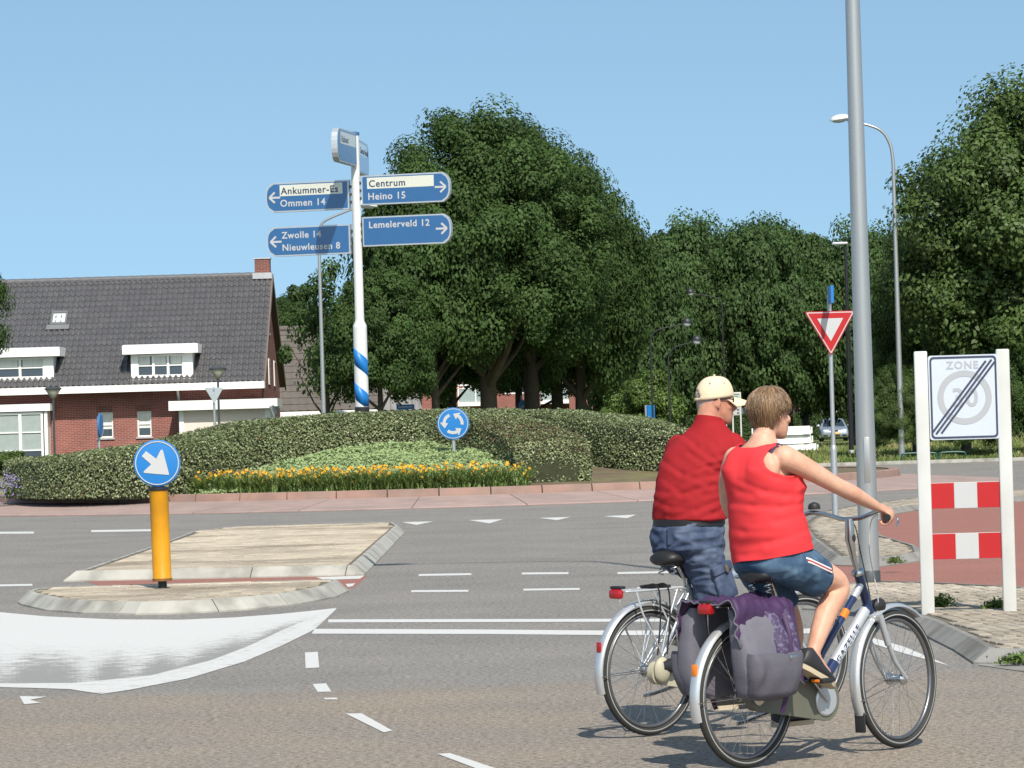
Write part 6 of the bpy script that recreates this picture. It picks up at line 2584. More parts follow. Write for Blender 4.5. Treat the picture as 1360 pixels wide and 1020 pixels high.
for s in (-1, 1):
    b = MB()
    b.tube(smooth_path([(.035, s * .225, .735), (.03, s * .262, .64), (.025, s * .268, .53), (.02, s * .262, .42), (.018, s * .235, .33), (.02, s * .21, .27)], 6), .011, 8, flat=(.3, 1))
    b.build('strap', PURPLE, pan, smooth=60)
    b = MB()
    b.bbox((.028, s * .282, .535), (.055, .014, .026), .005)
    b.build('buckle', STEEL, pan)

# ================================================================ people
SKIN_M = mat('sunburnt_skin', (0.50, 0.245, 0.165), rough=0.5, var=0.16, vs=34, spec=0.35, sss=0.12, c2=(0.42, 0.18, 0.12), c2s=9)
SKIN_W = mat('fair_skin', (0.60, 0.335, 0.235), rough=0.5, var=0.16, vs=34, spec=0.35, sss=0.12, c2=(0.54, 0.27, 0.18), c2s=7)
RED_M = mat('dark_red_polo', (0.30, 0.016, 0.020), rough=0.85, var=0.08, vs=5, spec=0.15, bump=0.12, bs=400)
RED_W = mat('bright_red_top', (0.70, 0.045, 0.052), rough=0.85, var=0.06, vs=5, spec=0.15, bump=0.12, bs=400)
DENIM_M = mat('faded_denim', (0.048, 0.066, 0.118), rough=0.85, var=0.35, vs=18, spec=0.15, c2=(0.100, 0.125, 0.185), c2s=9, c2lo=.42, c2hi=.70, bump=0.25, bs=260)
DENIM_W = mat('blue_denim', (0.045, 0.085, 0.145), rough=0.85, var=0.3, vs=12, spec=0.15, c2=(0.12, 0.19, 0.27), c2s=6, c2lo=.5, c2hi=.72, bump=0.25, bs=260)
CAPM = mat('beige_cap_cloth', (0.66, 0.54, 0.38), rough=0.85, var=0.08, vs=12, spec=0.15, bump=0.15, bs=200)
BRIMM = mat('cap_peak_edge', (0.55, 0.45, 0.47), rough=0.8, var=0.08)
GREYHAIR = mat('cropped_grey_hair', (0.42, 0.33, 0.29), rough=0.8, var=0.35, vs=220, bump=0.4, bs=500)
HAIRM = mat('brown_hair', (0.185, 0.112, 0.060), rough=0.42, var=0.1, tint=1.25, spec=0.5)
HAIRB = mat('brown_hair_base', (0.10, 0.06, 0.035), rough=0.7, var=0.3, vs=60)
SHOEM = mat('dark_shoe', (0.025, 0.025, 0.028), rough=0.5, var=0.15)
SOLEM = mat('beige_sole', (0.48, 0.40, 0.28), rough=0.7, var=0.1)
EYEM = mat('eye_white', (0.7, 0.68, 0.65), rough=0.2, var=0.05)
PUPIL = mat('iris', (0.04, 0.03, 0.02), rough=0.2, var=0)
LIPM = mat('lip', (0.42, 0.15, 0.12), rough=0.45, var=0.05)


def oval(cx, cy, cz, a, b, n=32, e=2.3, tilt=0.0):
    out = []
    for j in range(n):
        t = 2 * PI * j / n
        c, s = math.cos(t), math.sin(t)
        x = b * math.copysign(abs(c) ** (2 / e), c)
        y = a * math.copysign(abs(s) ** (2 / e), s)
        out.append((cx + x, cy + y, cz + tilt * x))
    return out


def torso_rings(keys, n=30, off=0.0, k=4, twist=0.0):
    """keys (z, x, half width, half depth) -> rings."""
    K = smooth_path([(z, x, a) for z, x, a, b in keys], k)
    B = smooth_path([(b, 0, 0) for z, x, a, b in keys], k)
    out = []
    for (z, x, a), q in zip(K, B):
        t = twist * max(0, min(1, (z - 1.15) / .35))
        out.append([(px - t * py, py + t * (px - x), pz) for px, py, pz in oval(x, 0, z, a + off, q[0] + off, n)])
    return out


def limb(b, pts, rad, n=16, k=5, flat=None):
    P, Rr = smooth_path(pts, k, rad)
    b.tube(P, Rr, n, flat=flat)
    for p, r in ((P[0], Rr[0]), (P[-1], Rr[-1])):
        b.ell(p, (r, r, r), 12, 8)


def head_shape(b, M, female=False):
    k = .94 if female else 1.0
    secs = [(-.118, .060, .018, .020), (-.108, .050, .036, .040), (-.085, .034, .050, .064), (-.055, .020, .061, .080), (-.02, .006, .068, .090), (.02, .0, .0735, .096), (.055, -.004, .073, .094), (.085, -.008, .064, .083), (.108, -.012, .045, .060), (.122, -.014, .018, .026)]
    rg = [oval(x, 0, z, a * k, bb * k, 26, 2.15) for z, x, a, bb in secs]
    b.rings(rg, M=M)
    # nose, brow, lips, chin
    b.tube([(.088 * k, 0, .022), (.104 * k, 0, -.005), (.116 * k, 0, -.030), (.098 * k, 0, -.040)], [.007, .010, .014, .011], 10, M=M)
    b.ell((.100 * k, .012, -.034), (.012, .010, .009), 8, 6, M=M)
    b.ell((.100 * k, -.012, -.034), (.012, .010, .009), 8, 6, M=M)
    b.ell((.086 * k, 0, .034), (.014, .048, .010), 12, 6, M=M)
    b.ell((.084 * k, 0, -.062), (.014, .024, .009), 12, 6, M=M)
    b.ell((.070 * k, 0, -.102), (.022, .026, .018), 12, 8, M=M)
    for s in (-1, 1):
        b.ell((.066 * k, s * .040, -.022), (.024, .022, .022), 10, 8, M=M)
        # ear: rim and lobe
        e0 = Matrix.Translation((-.012, s * .076 * k, .0)) @ Matrix.Rotation(s * R(24), 4, 'Z') @ Matrix.Rotation(R(-10), 4, 'Y')
        b.ell((0, 0, 0), (.019, .0075, .032), 12, 8, M=M @ e0)
        b.torus((0, s * .005, .004), .0195, .0055, 18, 6, M=M @ e0 @ Matrix.Diagonal((.85, 1, 1.3, 1)))
        b.ell((.004, 0, -.028), (.010, .006, .011), 8, 6, M=M @ e0)


def face_parts(person, M, female=False):
    k = .94 if female else 1.0
    for s in (-1, 1):
        b = MB()
        b.ell((.083 * k, s * .032, .012), (.012, .014, .009), 12, 8, M=M)
        e = b.build('eye', EYEM, person, smooth=180)
        b = MB()
        b.ell((.0935 * k, s * .032, .012), (.003, .006, .006), 10, 6, M=M)
        b.build('iris', PUPIL, e, smooth=180)
        b = MB()
        b.tube([(.093 * k, s * .014, .036), (.094 * k, s * .032, .041), (.084 * k, s * .052, .034)], .0042, 6, M=M)
        b.build('eyebrow', HAIRB if female else GREYHAIR, person, smooth=180)
    b = MB()
    b.tube([(.090 * k, -.022, -.066), (.098 * k, -.008, -.0625), (.098 * k, .008, -.0625), (.090 * k, .022, -.066)], [.002, .005, .005, .002], 8, M=M)
    b.tube([(.089 * k, -.020, -.068), (.097 * k, 0, -.073), (.089 * k, .020, -.068)], [.002, .0055, .002], 8, M=M)
    b.build('mouth', LIPM, person, smooth=180)


def gripping_hand(b, W, Cg, A, s):
    """Hand closed on a bar: wrist W, grip centre Cg, bar axis A (towards its end), s = +1 left, -1 right."""
    A = Vector(A).normalized()
    upv = Vector((0, 0, 1))
    out = upv.cross(A) * (1 if s < 0 else -1)
    if out.y * s < 0:
        out = -out
    Cg, W = Vector(Cg), Vector(W)
    kn = Cg + upv * .034 + out * .006
    mid = (W + kn) / 2 + upv * .004
    # back of the hand: four rays from the wrist to the knuckles
    for k in range(4):
        o_ = A * (.033 - .022 * k)
        ln = (.92, 1.0, 1.06, .98)[k]
        kk = kn + o_
        b.tube([W + A * (.012 - .008 * k), mid + o_ * .8, kk], [.0165, .0140, .0115], 10)
        f = []
        for i, an in enumerate((78, 38, -8, -55, -105, -150)):
            a = R(an)
            rr = (.036, .034, .031, .030, .028, .025)[i]
            f.append(Cg + o_ + out * (rr * math.cos(a) * ln) + upv * (rr * math.sin(a)))
        P, Rr = smooth_path([tuple(q) for q in f], 3, [.0108, .0098, .0098, .0088, .0086, .0068])
        b.tube(P, Rr, 10)
        b.ell(P[-1], (.0068, .0068, .0068), 8, 6)
        b.ell(kk, (.0122, .0122, .0118), 10, 6)
    # thumb leaves the side of the palm near the wrist and closes under the bar
    t0 = W + (kn - W) * .30 - A * .020 - out * .004
    th = [t0, Cg - A * .052 - out * .026 + upv * .016, Cg - A * .056 - out * .030 - upv * .008, Cg - A * .046 - out * .018 - upv * .028]
    P, Rr = smooth_path([tuple(q) for q in th], 4, [.0165, .0128, .0112, .0085])
    b.tube(P, Rr, 10)
    b.ell(P[-1], (.0085, .0085, .0085), 8, 6)


def resting_hand(b, W, d, up, s):
    """Relaxed hand laid on the thigh: d along the fingers, up out of the back of the hand."""
    W, d, up = Vector(W), Vector(d).normalized(), Vector(up).normalized()
    sd = d.cross(up).normalized() * s
    for k in range(4):
        o_ = sd * (.030 - .020 * k)
        ln = (.078, .088, .084, .066)[k]
        kn = W + d * .088 + o_ + up * .004
        b.tube([W + o_ * .4, W + d * .045 + o_ * .8 + up * .006, kn], [.016, .0145, .0112], 10)
        f = [kn, kn + d * ln * .45 + up * .004, kn + d * ln * .8 - up * .010, kn + d * ln * .98 - up * .026]
        P, Rr = smooth_path([tuple(q) for q in f], 3, [.0105, .0095, .0085, .0068])
        b.tube(P, Rr, 10)
    th = [W + d * .02 + sd * .022, W + d * .055 + sd * .052 - up * .006, W + d * .088 + sd * .060 - up * .014, W + d * .105 + sd * .056 - up * .020]
    P, Rr = smooth_path([tuple(q) for q in th], 3, [.016, .0125, .011, .0085])
    b.tube(P, Rr, 10)


def wrinkle(amp, fx, fy, fz, seed, ridge=True, extra=None):
    def f(co, no):
        out = co.copy()
        for i in range(len(co)):
            x, y, z = co[i]
            n1 = noise.noise(Vector((x * fx + seed, y * fy, z * fz)))
            n2 = noise.noise(Vector((x * fx * 2.3, y * fy * 2.3 + seed, z * fz * 2.1)))
            d = (1 - abs(n1) * 2.2 if ridge else n1) * .65 + n2 * .35
            k = amp * (extra(x, y, z) if extra else 1.0)
            out[i] += no[i] * (d * k)
        return out
    return f


def creases(lines, uv, wpx, amp):
    """Sharp cloth folds along polylines given on the worn side of the garment."""
    segs = []
    for ln in lines:
        k, pts = ln[0], ln[1:]
        for a, b in zip(pts, pts[1:]):
            segs.append((np.array(a, float), np.array(b, float), k))

    def f(x, y, z):
        p = np.array(uv(x, y, z))
        d_ = 0.0
        for a, b, k in segs:
            if abs(p[1] - (a[1] + b[1]) / 2) > 26 + abs(a[1] - b[1]):
                continue
            ab = b - a
            t = float(np.clip((p - a) @ ab / (ab @ ab), 0, 1))
            q = p - (a + ab * t)
            d = math.hypot(*q)
            if d > 5 * wpx:
                continue
            below = 1 if q[1] > 0 else -1
            fade = 1.0
            s_ = d * below
            d_ += k * fade * (-math.exp(-(s_ / wpx) ** 2) + .85 * math.exp(-((s_ - 2.0 * wpx) / (1.3 * wpx)) ** 2) + .35 * math.exp(-((s_ + 2.4 * wpx) / (1.6 * wpx)) ** 2))
        return d_ * amp

    return f


UV_M = lambda x, y, z: (865 + 186 * x - 167 * y - 7.4 * z, 555 - (z - 1.686) * 252 - .0285 * (186 * x - 167 * y - 60))
UV_W = lambda x, y, z: (993 + 189 * x - 196 * y - 7.7 * z, 552.3 - (z - 1.686) * 275 - .0285 * (189 * x - 196 * y - 27))
CRM = creases([(1, (902, 572), (925, 592), (950, 612), (966, 622)), (1.1, (918, 604), (945, 622), (968, 632)), (1, (880, 612), (905, 630), (935, 642), (966, 640)), (.9, (950, 590), (962, 606), (968, 622)),
               (.8, (872, 655), (905, 658), (945, 648), (966, 652)), (1, (892, 690), (925, 680), (960, 664)), (.7, (872, 668), (890, 676), (915, 678)), (.8, (925, 694), (948, 684), (964, 676)), (.6, (885, 640), (900, 652), (920, 660)), (.6, (936, 660), (955, 656), (966, 660))], UV_M, 3.6, .0034)
CRW = creases([(1.1, (988, 640), (1015, 652), (1040, 658), (1062, 657)), (.8, (1004, 620), (1030, 634), (1058, 640)), (1, (968, 668), (1000, 672), (1035, 674), (1062, 668)), (.9, (1000, 696), (1030, 692), (1064, 682)),
               (.8, (966, 700), (990, 706), (1020, 704)), (.9, (985, 724), (1020, 722), (1068, 706)), (.7, (968, 728), (990, 734), (1010, 732)), (.6, (970, 640), (985, 652), (1000, 656)), (.5, (1035, 610), (1046, 622), (1058, 628))], UV_W, 3.8, .0026)


def shoe(person, ankle, toe_dir, y, L=.27, pitch=0.0, solec=SOLEM):
    """Shoe with sole: ankle point above, toe direction in the xz plane given by pitch."""
    M = Matrix.Translation(ankle) @ Matrix.Rotation(pitch, 4, 'Y')
    b = MB()
    rg = []
    for x, hw_, zt in ((-.075, .020, -.030), (-.068, .032, .010), (-.03, .037, .030), (.015, .040, .012), (.07, .044, -.018), (.12, .047, -.034), (.165, .040, -.046), (.19, .022, -.058)):
        ring = []
        zb_ = -.078
        for j in range(16):
            a = 2 * PI * j / 16
            c, s = math.cos(a), math.sin(a)
            ring.append((x, hw_ * math.copysign(abs(c) ** .75, c), (zt + zb_) / 2 + (zt - zb_) / 2 * math.copysign(abs(s) ** .75, s)))
        rg.append(ring)
    b.rings(rg, M=M)
    sh = b.build('shoe', SHOEM, person, smooth=60)
    b = MB()
    out = [(-.080, 0), (-.072, .030), (-.03, .040), (.02, .042), (.08, .048), (.13, .050), (.175, .040), (.197, .015), (.197, -.015), (.175, -.040), (.13, -.050), (.08, -.048), (.02, -.042), (-.03, -.040), (-.072, -.030)]
    b.prism(out, -.096, -.072, M=M)
    b.build('sole', solec, sh, smooth=40)
    b = MB()
    b.tube([M @ Vector((.03, -.036, -.03)), M @ Vector((.045, 0, .002)), M @ Vector((.03, .036, -.03))], .010, 8, flat=(1, .4))
    b.build('shoe_strap', SHOEM, sh)
    return sh


# ---------------------------------------------------------------- the man
man = thing('person', 'man in beige cap, dark red polo shirt and denim shorts cycling beside the woman', 'person', mloc, M_rot)
tk = [(z_, x_ + .03, a_, b_) for z_, x_, a_, b_ in [(.93, .27, .100, .090), (.98, .268, .175, .145), (1.06, .268, .183, .150), (1.16, .285, .176, .145), (1.28, .318, .176, .142), (1.40, .362, .170, .130), (1.50, .405, .165, .112), (1.575, .435, .135, .082), (1.63, .460, .080, .066), (1.68, .472, .064, .062), (1.72, .478, .060, .064)]]
HM = Matrix.Translation((.540, -.005, 1.762)) @ Matrix.Rotation(R(-27), 4, 'Z') @ Matrix.Rotation(R(2), 4, 'Y')
b = MB()
b.rings(torso_rings(tk, twist=.24))
b.tube([(.465, 0, 1.60), (.488, 0, 1.69), (.508, -.004, 1.76)], [.066, .060, .060], 18)
head_shape(b, HM)
mg = (.765, .295, 1.165)
for s in (-1, 1):
    S, E, W = (.468 - s * .045, s * .146, 1.500), (.545 - s * .03, s * .272, 1.30), (.695, s * .300, 1.205)
    limb(b, [S, ((S[0] + E[0]) / 2, (S[1] + E[1]) / 2 + s * .012, (S[2] + E[2]) / 2), E, ((E[0] + W[0]) / 2, (E[1] + W[1]) / 2, (E[2] + W[2]) / 2 + .004), W], [.044, .046, .041, .039, .027])
    A = Vector((-.09, s * .044, -.018))
    gripping_hand(b, W, Vector((mg[0] - .010, s * (mg[1] + .002), mg[2] - .001)), A, s)
hips = {-1: ((.31, -.095, .96), (.41, -.125, .585), (.405, -.150, .215)), 1: ((.31, .095, .96), (.655, .125, .80), (.40, .150, .545))}
for s, (H, K, N_) in hips.items():
    limb(b, [H, tuple(np.array(H) * .5 + np.array(K) * .5 + np.array((.012, 0, .008))), K, tuple(np.array(K) * .6 + np.array(N_) * .4 - np.array((.014, 0, 0))), N_], [.088, .076, .056, .054, .036])
    b.tube([N_, (N_[0] + .02, N_[1], N_[2] - .05), (N_[0] + .12, N_[1], N_[2] - .068)], [.036, .034, .03], 10)
fuse(b, 'body', SKIN_M, .0062, 5, man)
face_parts(man, HM)
shoe(man, (hips[-1][2][0] + .0, -.15, hips[-1][2][2] - .005), 0, -.15)
shoe(man, (hips[1][2][0] + .0, .15, hips[1][2][2] - .005), 0, .15, pitch=R(14))
# polo shirt: belly and back fuller than the body, folds pulled towards the lower right side
sk_ = [(z_, x_ + .03, a_ - .010, b_ - .004) for z_, x_, a_, b_ in [(1.135, .300, .226, .182), (1.165, .298, .222, .180), (1.22, .302, .215, .178), (1.32, .325, .212, .175), (1.42, .362, .213, .168), (1.50, .402, .212, .152), (1.56, .430, .192, .128), (1.60, .448, .150, .106), (1.635, .458, .108, .090), (1.675, .466, .078, .080)]]
b = MB()
b.rings(torso_rings(sk_, 40, twist=.24))
for s in (-1, 1):
    limb(b, [(.468 - s * .045, s * .148, 1.514), (.492 - s * .045, s * .203, 1.455), (.522 - s * .04, s * .250, 1.365)], [.083, .079, .072], 20)


def polo_fold(x, y, z):
    low = max(0, min(1, (1.50 - z) / .2))
    return .25 + 1.0 * low


def polo_mod(co, no):
    out = co.copy()
    for i in range(len(co)):
        x, y, z = co[i]
        # long diagonal pulls across the back, finer crumples under the arm
        u = z + .55 * y + .10 * x
        n1 = noise.noise(Vector((u * 13, y * 2.2, x * 2.2)))
        n2 = noise.noise(Vector((u * 27 + 5, y * 5, x * 4)))
        n3 = noise.noise(Vector((x * 9, y * 9, z * 7)))
        k = polo_fold(x, y, z)
        arm = max(0, 1 - abs(z - 1.40) / .12) * max(0, (-y - .06) / .12)
        out[i] += no[i] * (.003 * k * n1 + .004 * k * n2 + .011 * n3 + .02 * arm * n2 + CRM(x, y, z))
    return out


fuse(b, 'polo_shirt', RED_M, .0065, 9, man, polo_mod)
b = MB()
cr_ = [oval(.494, 0, z, a, bb, 30, 2.1, tilt=-.20) for z, a, bb in ((1.638, .082, .085), (1.668, .075, .077), (1.684, .072, .074), (1.684, .067, .069), (1.645, .068, .070))]
b.rings(cr_, caps=False)
b.build('collar', RED_M, man, smooth=70)
for s in (-1, 1):
    b = MB()
    c_ = Vector((.526 - s * .04, s * .255, 1.352))
    d_ = Vector((.024, s * .040, -.095)).normalized()
    b.tube([c_ - d_ * .012, c_ + d_ * .006, c_ + d_ * .012], [.0755, .0745, .071], 22)
    b.build('sleeve_cuff', RED_M, man, smooth=60)
# denim cargo shorts
b = MB()
b.rings(torso_rings([(.935, .315, .14, .13), (.97, .31, .19, .168), (1.04, .308, .200, .174), (1.10, .315, .194, .166), (1.15, .325, .182, .154)], 36))
for s, (H, K, N_) in hips.items():
    Hn, Kn = np.array(H), np.array(K)
    f_ = .50 if s < 0 else .86
    end = Hn + (Kn - Hn) * (.56 if s < 0 else .86)
    mid_ = (Hn + end) / 2 + np.array((.012, 0, .004))
    limb(b, [tuple(Hn), tuple(mid_), tuple(end)], [.112, .104, .096], 22)
fuse(b, 'denim_shorts', DENIM_M, .0065, 2, man, wrinkle(.014, 9, 9, 22, 3.0))
H, K = np.array(hips[-1][0]), np.array(hips[-1][1])
end = H + (K - H) * .56
b = MB()
dd_ = (K - H) / np.linalg.norm(K - H)
b.tube([tuple(end + dd_ * .03), tuple(end + dd_ * .075), tuple(end + dd_ * .10)], [.0945, .093, .0915], 26)
b.build('leg_hem', DENIM_M, man, smooth=60)
# cargo pocket with flap on the right thigh, back pocket and loops, belt
pk_c = H + (K - H) * .38
Mp = Matrix.Translation(tuple(pk_c + np.array((.02, -.098, .0)))) @ Matrix.Rotation(R(-17), 4, 'Y') @ Matrix.Rotation(R(-4), 4, 'X')
b = MB()
b.bbox((0, 0, -.035), (.135, .035, .155), .012, M=Mp, seg=3)
cp = b.build('cargo_pocket', DENIM_M, man, smooth=60)
b = MB()
b.bbox((0, -.012, .058), (.145, .03, .050), .008, M=Mp, seg=3)
b.build('pocket_flap', DENIM_M, cp, smooth=60)
b = MB()
b.bbox((.02, -.030, .050), (.022, .008, .040), .003, M=Mp)
b.build('flap_tab', mat('tan_tab', (.12, .09, .06), rough=.7), cp)
b = MB()
Mq = Matrix.Translation((.160, -.105, 1.07)) @ Matrix.Rotation(R(-38), 4, 'Z')
b.bbox((0, 0, 0), (.014, .12, .10), .005, M=Matrix.Translation((.158, -.085, 1.055)) @ Matrix.Rotation(R(30), 4, 'Z'))
b.build('back_pocket', DENIM_M, man, smooth=60)
b = MB()
b.rings([oval(.319, 0, 1.105, .198, .170, 40), oval(.321, 0, 1.105, .201, .173, 40), oval(.324, 0, 1.142, .200, .172, 40), oval(.324, 0, 1.142, .190, .163, 40)], caps=False)
b.build('belt', mat('black_belt', (.015, .014, .015), rough=.5), man, smooth=60)
# cropped hair, cap, sunglasses
b = MB()
rg = []
for z, x, a, bb in ((-.075, -.020, .052, .060), (-.05, -.016, .0655, .076), (-.01, -.008, .0725, .0905), (.03, -.004, .0765, .0985), (.06, -.006, .0755, .0965)):
    ring = []
    for j in range(21):
        t_ = PI * .5 + PI * j / 20 if False else R(82) + R(196) * j / 20
        ring.append((x + (bb + .004) * math.cos(t_), (a + .003) * math.sin(t_), z))
    rg.append(ring)
b.rings(rg, caps=False, closed_v=False, M=HM)
hr = b.build('cropped_hair', GREYHAIR, man, smooth=180)
sm = hr.modifiers.new('thick', 'SOLIDIFY')
sm.thickness = .004
cap_rings = []
nA = 48
for i in range(15):
    t_ = i / 14
    z = .022 + .122 * math.sin(t_ * PI / 2)
    k = math.cos(t_ * PI / 2) ** .72 if i < 14 else .03
    cap_rings.append([((.108 * k) * math.cos(2 * PI * j / nA) - .006, (.088 * k) * math.sin(2 * PI * j / nA), z + .014 * math.cos(2 * PI * j / nA) * (1 - t_)) for j in range(nA)])
b = MB()
for i in range(14):
    for j in range(nA):
        q = [cap_rings[i][j], cap_rings[i][(j + 1) % nA], cap_rings[i + 1][(j + 1) % nA], cap_rings[i + 1][j]]
        cy = sum(v[1] for v in q) / 4
        cx_ = sum(v[0] for v in q) / 4
        cz_ = sum(v[2] for v in q) / 4
        if cx_ < -.05 and i >= 1 and (cy / .040) ** 2 + ((cz_ - .020) / .048) ** 2 < 1:
            continue
        b.add(q, [(0, 1, 2, 3)], 0, HM)
cap = b.build('cap', CAPM, man, smooth=180)
bm = bmesh.new()
bm.from_mesh(cap.data)
bmesh.ops.remove_doubles(bm, verts=bm.verts[:], dist=1e-4)
bmesh.ops.recalc_face_normals(bm, faces=bm.faces[:])
bm.to_mesh(cap.data)
bm.free()
cap.data.shade_smooth()
sm = cap.modifiers.new('thick', 'SOLIDIFY')
sm.thickness = .005
sm.offset = -1
rg = []
for i in range(9):
    u = i / 8
    ring = []
    for j in range(21):
        a = R(-62 + 124 * j / 20)
        x = (.108 * math.cos(a) - .006) + u * .098 * math.cos(a * .9)
        y = .088 * math.sin(a) * (1 + .05 * u)
        ring.append((x, y, .034 - u * .022 - .05 * (y / .088) ** 2 * (.4 + .3 * u) - u * u * .006))
    rg.append(ring)
b = MB()
b.rings(rg, caps=False, closed_v=False, M=HM)
br_ = b.build('peak', CAPM, cap, smooth=180)
sm = br_.modifiers.new('thick', 'SOLIDIFY')
sm.thickness = .005
b = MB()
b.ell((-.006, 0, .148), (.008, .008, .005), 10, 6, M=HM)
b.build('cap_button', CAPM, cap, smooth=180)
for s, x in ((-1, .03), (-1, -.05), (1, .03), (1, -.05)):
    b = MB()
    b.ell((x, s * .066, .105), (.004, .003, .004), 8, 6, M=HM)
    b.build('eyelet', mat('eyelet_dark', (.10, .08, .06), rough=.6), cap, smooth=180)
b = MB()
for s in (-1, 1):
    b.tube([(-.03, s * .082, .014), (.03, s * .082, .022), (.085, s * .066, .018)], .0032, 6, M=HM)
sgl = b.build('sunglasses', BLKPL, man)
for s in (-1, 1):
    b = MB()
    b.ell((.096, s * .034, .012), (.006, .028, .019), 12, 8, M=HM @ Matrix.Rotation(s * R(14), 4, 'Z'))
    b.build('lens', mat('dark_lens', (.012, .012, .014), rough=.08, spec=.9, var=0), sgl, smooth=180)

# ---------------------------------------------------------------- the woman
wom = thing('person', 'woman with short brown hair, red tank top and denim shorts riding the nearest bicycle', 'person', wloc, W_rot)
tw = [(.90, .225, .130, .118), (.96, .222, .170, .142), (1.04, .212, .172, .145), (1.12, .198, .163, .138), (1.20, .182, .154, .130), (1.28, .168, .151, .123), (1.36, .158, .156, .122), (1.43, .155, .160, .112), (1.49, .158, .148, .097), (1.53, .166, .108, .080), (1.565, .178, .068, .064), (1.60, .188, .053, .056)]
HW = Matrix.Translation((.247, 0, 1.690)) @ Matrix.Rotation(R(-10), 4, 'Z') @ Matrix.Rotation(R(4), 4, 'Y')
b = MB()
b.rings(torso_rings(tw))
for s in (-1, 1):
    b.ell((.255, s * .080, 1.335), (.068, .070, .075), 14, 10)
    b.ell((.085, s * .105, 1.425), (.05, .065, .085), 14, 10)
b.tube([(.178, 0, 1.50), (.198, 0, 1.60), (.220, -.002, 1.685)], [.062, .053, .052], 18)
head_shape(b, HW, True)
S, E, W = (.158, -.157, 1.478), (.400, -.268, 1.338), (.658, -.298, 1.228)
limb(b, [S, (.266, -.212, 1.418), E, (.50, -.285, 1.296), W], [.062, .050, .0405, .040, .0255])
A = Vector((-.09, -.044, -.018))
gripping_hand(b, W, Vector((.730, -.299, 1.171)), A, -1)
S2, E2, W2 = (.155, .155, 1.478), (.200, .232, 1.225), (.400, .150, 1.085)
limb(b, [S2, (.165, .215, 1.36), E2, (.31, .20, 1.15), W2], [.060, .050, .0405, .038, .0255])
resting_hand(b, W2, (.8, -.1, -.42), (.3, .1, .9), 1)
wl = {-1: ((.230, -.095, .965), (.560, -.125, .842), (.335, -.146, .535)), 1: ((.230, .095, .965), (.490, .120, .620), (.452, .148, .262))}
for s, (H, K, N_) in wl.items():
    limb(b, [H, tuple(np.array(H) * .5 + np.array(K) * .5 + np.array((.008, 0, .012))), tuple(np.array(K) + np.array((.004, 0, 0))), tuple(np.array(K) * .62 + np.array(N_) * .38 + np.array((-.016, 0, -.006))), N_], [.094, .082, .058, .056, .034], k=6)
    b.tube([N_, (N_[0] + .02, N_[1], N_[2] - .04), (N_[0] + .10, N_[1], N_[2] - (.115 if s < 0 else .068))], [.034, .032, .026], 10)
fuse(b, 'body', SKIN_W, .0062, 5, wom)
face_parts(wom, HW, True)
shoe(wom, (wl[-1][2][0] - .005, -.146, wl[-1][2][2] - .015), 0, -.146, pitch=R(26))
shoe(wom, (wl[1][2][0], .148, wl[1][2][2] - .01), 0, .148)
# tank top: a grid round the torso, cut at neckline and armholes
ks_ = [(1.000, .224, .192, .172), (1.03, .221, .192, .170), (1.10, .207, .185, .163), (1.20, .188, .175, .150), (1.28, .173, .171, .142), (1.36, .162, .173, .139), (1.43, .158, .174, .130), (1.49, .160, .162, .114), (1.53, .166, .121, .093), (1.565, .176, .082, .078)]
rgs = torso_rings(ks_, 110, k=9)
fine = []
for r_ in rgs:
    ring = []
    for (x, y, z) in r_:
        c_ = Vector((.18, 0, z))
        nn = Vector((x, y, z)) - c_
        nn.normalize()
        low = max(0, min(1, (1.34 - z) / .16))
        n1 = noise.noise(Vector((x * 3, y * 3.2, z * 15 + 2.2 * y)))
        n2 = noise.noise(Vector((x * 6 + 3, y * 6, z * 30 - 1.2 * y)))
        n3 = noise.noise(Vector((x * 4, y * 6 + z * 3, z * 8 + 7)))
        d = .006 + low * (.002 * n1 + .002 * n2) + .009 * n3 + CRW(x, y, z)
        bust = max(0, math.cos((y - math.copysign(.08, y)) * 11)) * max(0, 1 - abs(z - 1.335) / .11) * (.045 if x > .2 else 0)
        blade = max(0, 1 - ((abs(y) - .105) / .08) ** 2) * max(0, 1 - abs(z - 1.425) / .11) * (.022 if x < .15 else 0)
        # keep the fabric clear of the shoulder blades
        hem = .010 * math.sin(y * 22 + x * 17) * max(0, (1.05 - z) / .05)
        p = Vector((x, y, z)) + nn * (d + bust + blade + hem * .5)
        ring.append((p.x, p.y, p.z + .05 * (x - .2) * 2 * max(0, (1.08 - z) / .08) - y * .12 * max(0, (1.14 - z) / .14) + hem * .3))
    fine.append(ring)
b = MB()
n = len(fine[0])
for i in range(len(fine) - 1):
    for j in range(n):
        q = [fine[i][j], fine[i][(j + 1) % n], fine[i + 1][(j + 1) % n], fine[i + 1][j]]
        cx_, cy, cz_ = (sum(v[k] for v in q) / 4 for k in range(3))
        lim = .120 + .068 * max(0, min(1, (1.475 - cz_) / .085)) ** 1.6
        if cz_ > 1.392 and abs(cy) > lim:
            continue
        neck = 1.528 + .30 * max(0, abs(cy) - .045) if cx_ < .17 else 1.455 + .9 * max(0, abs(cy) - .045)
        if cz_ > neck:
            continue
        if abs(cy) < .062 and cz_ > 1.535:
            continue
        b.add(q, [(0, 1, 2, 3)])
top_ = b.build('tank_top', RED_W, wom, smooth=180)
bm = bmesh.new()
bm.from_mesh(top_.data)
bmesh.ops.remove_doubles(bm, verts=bm.verts[:], dist=1e-5)
for _ in range(3):
    bv = [v for v in bm.verts if v.is_boundary and v.co.z > 1.2]
    mv = {}
    for v in bv:
        nb = [e.other_vert(v).co for e in v.link_edges if e.is_boundary]
        if len(nb) == 2:
            mv[v] = v.co * .4 + (nb[0] + nb[1]) * .3
    for v, c_ in mv.items():
        v.co = c_
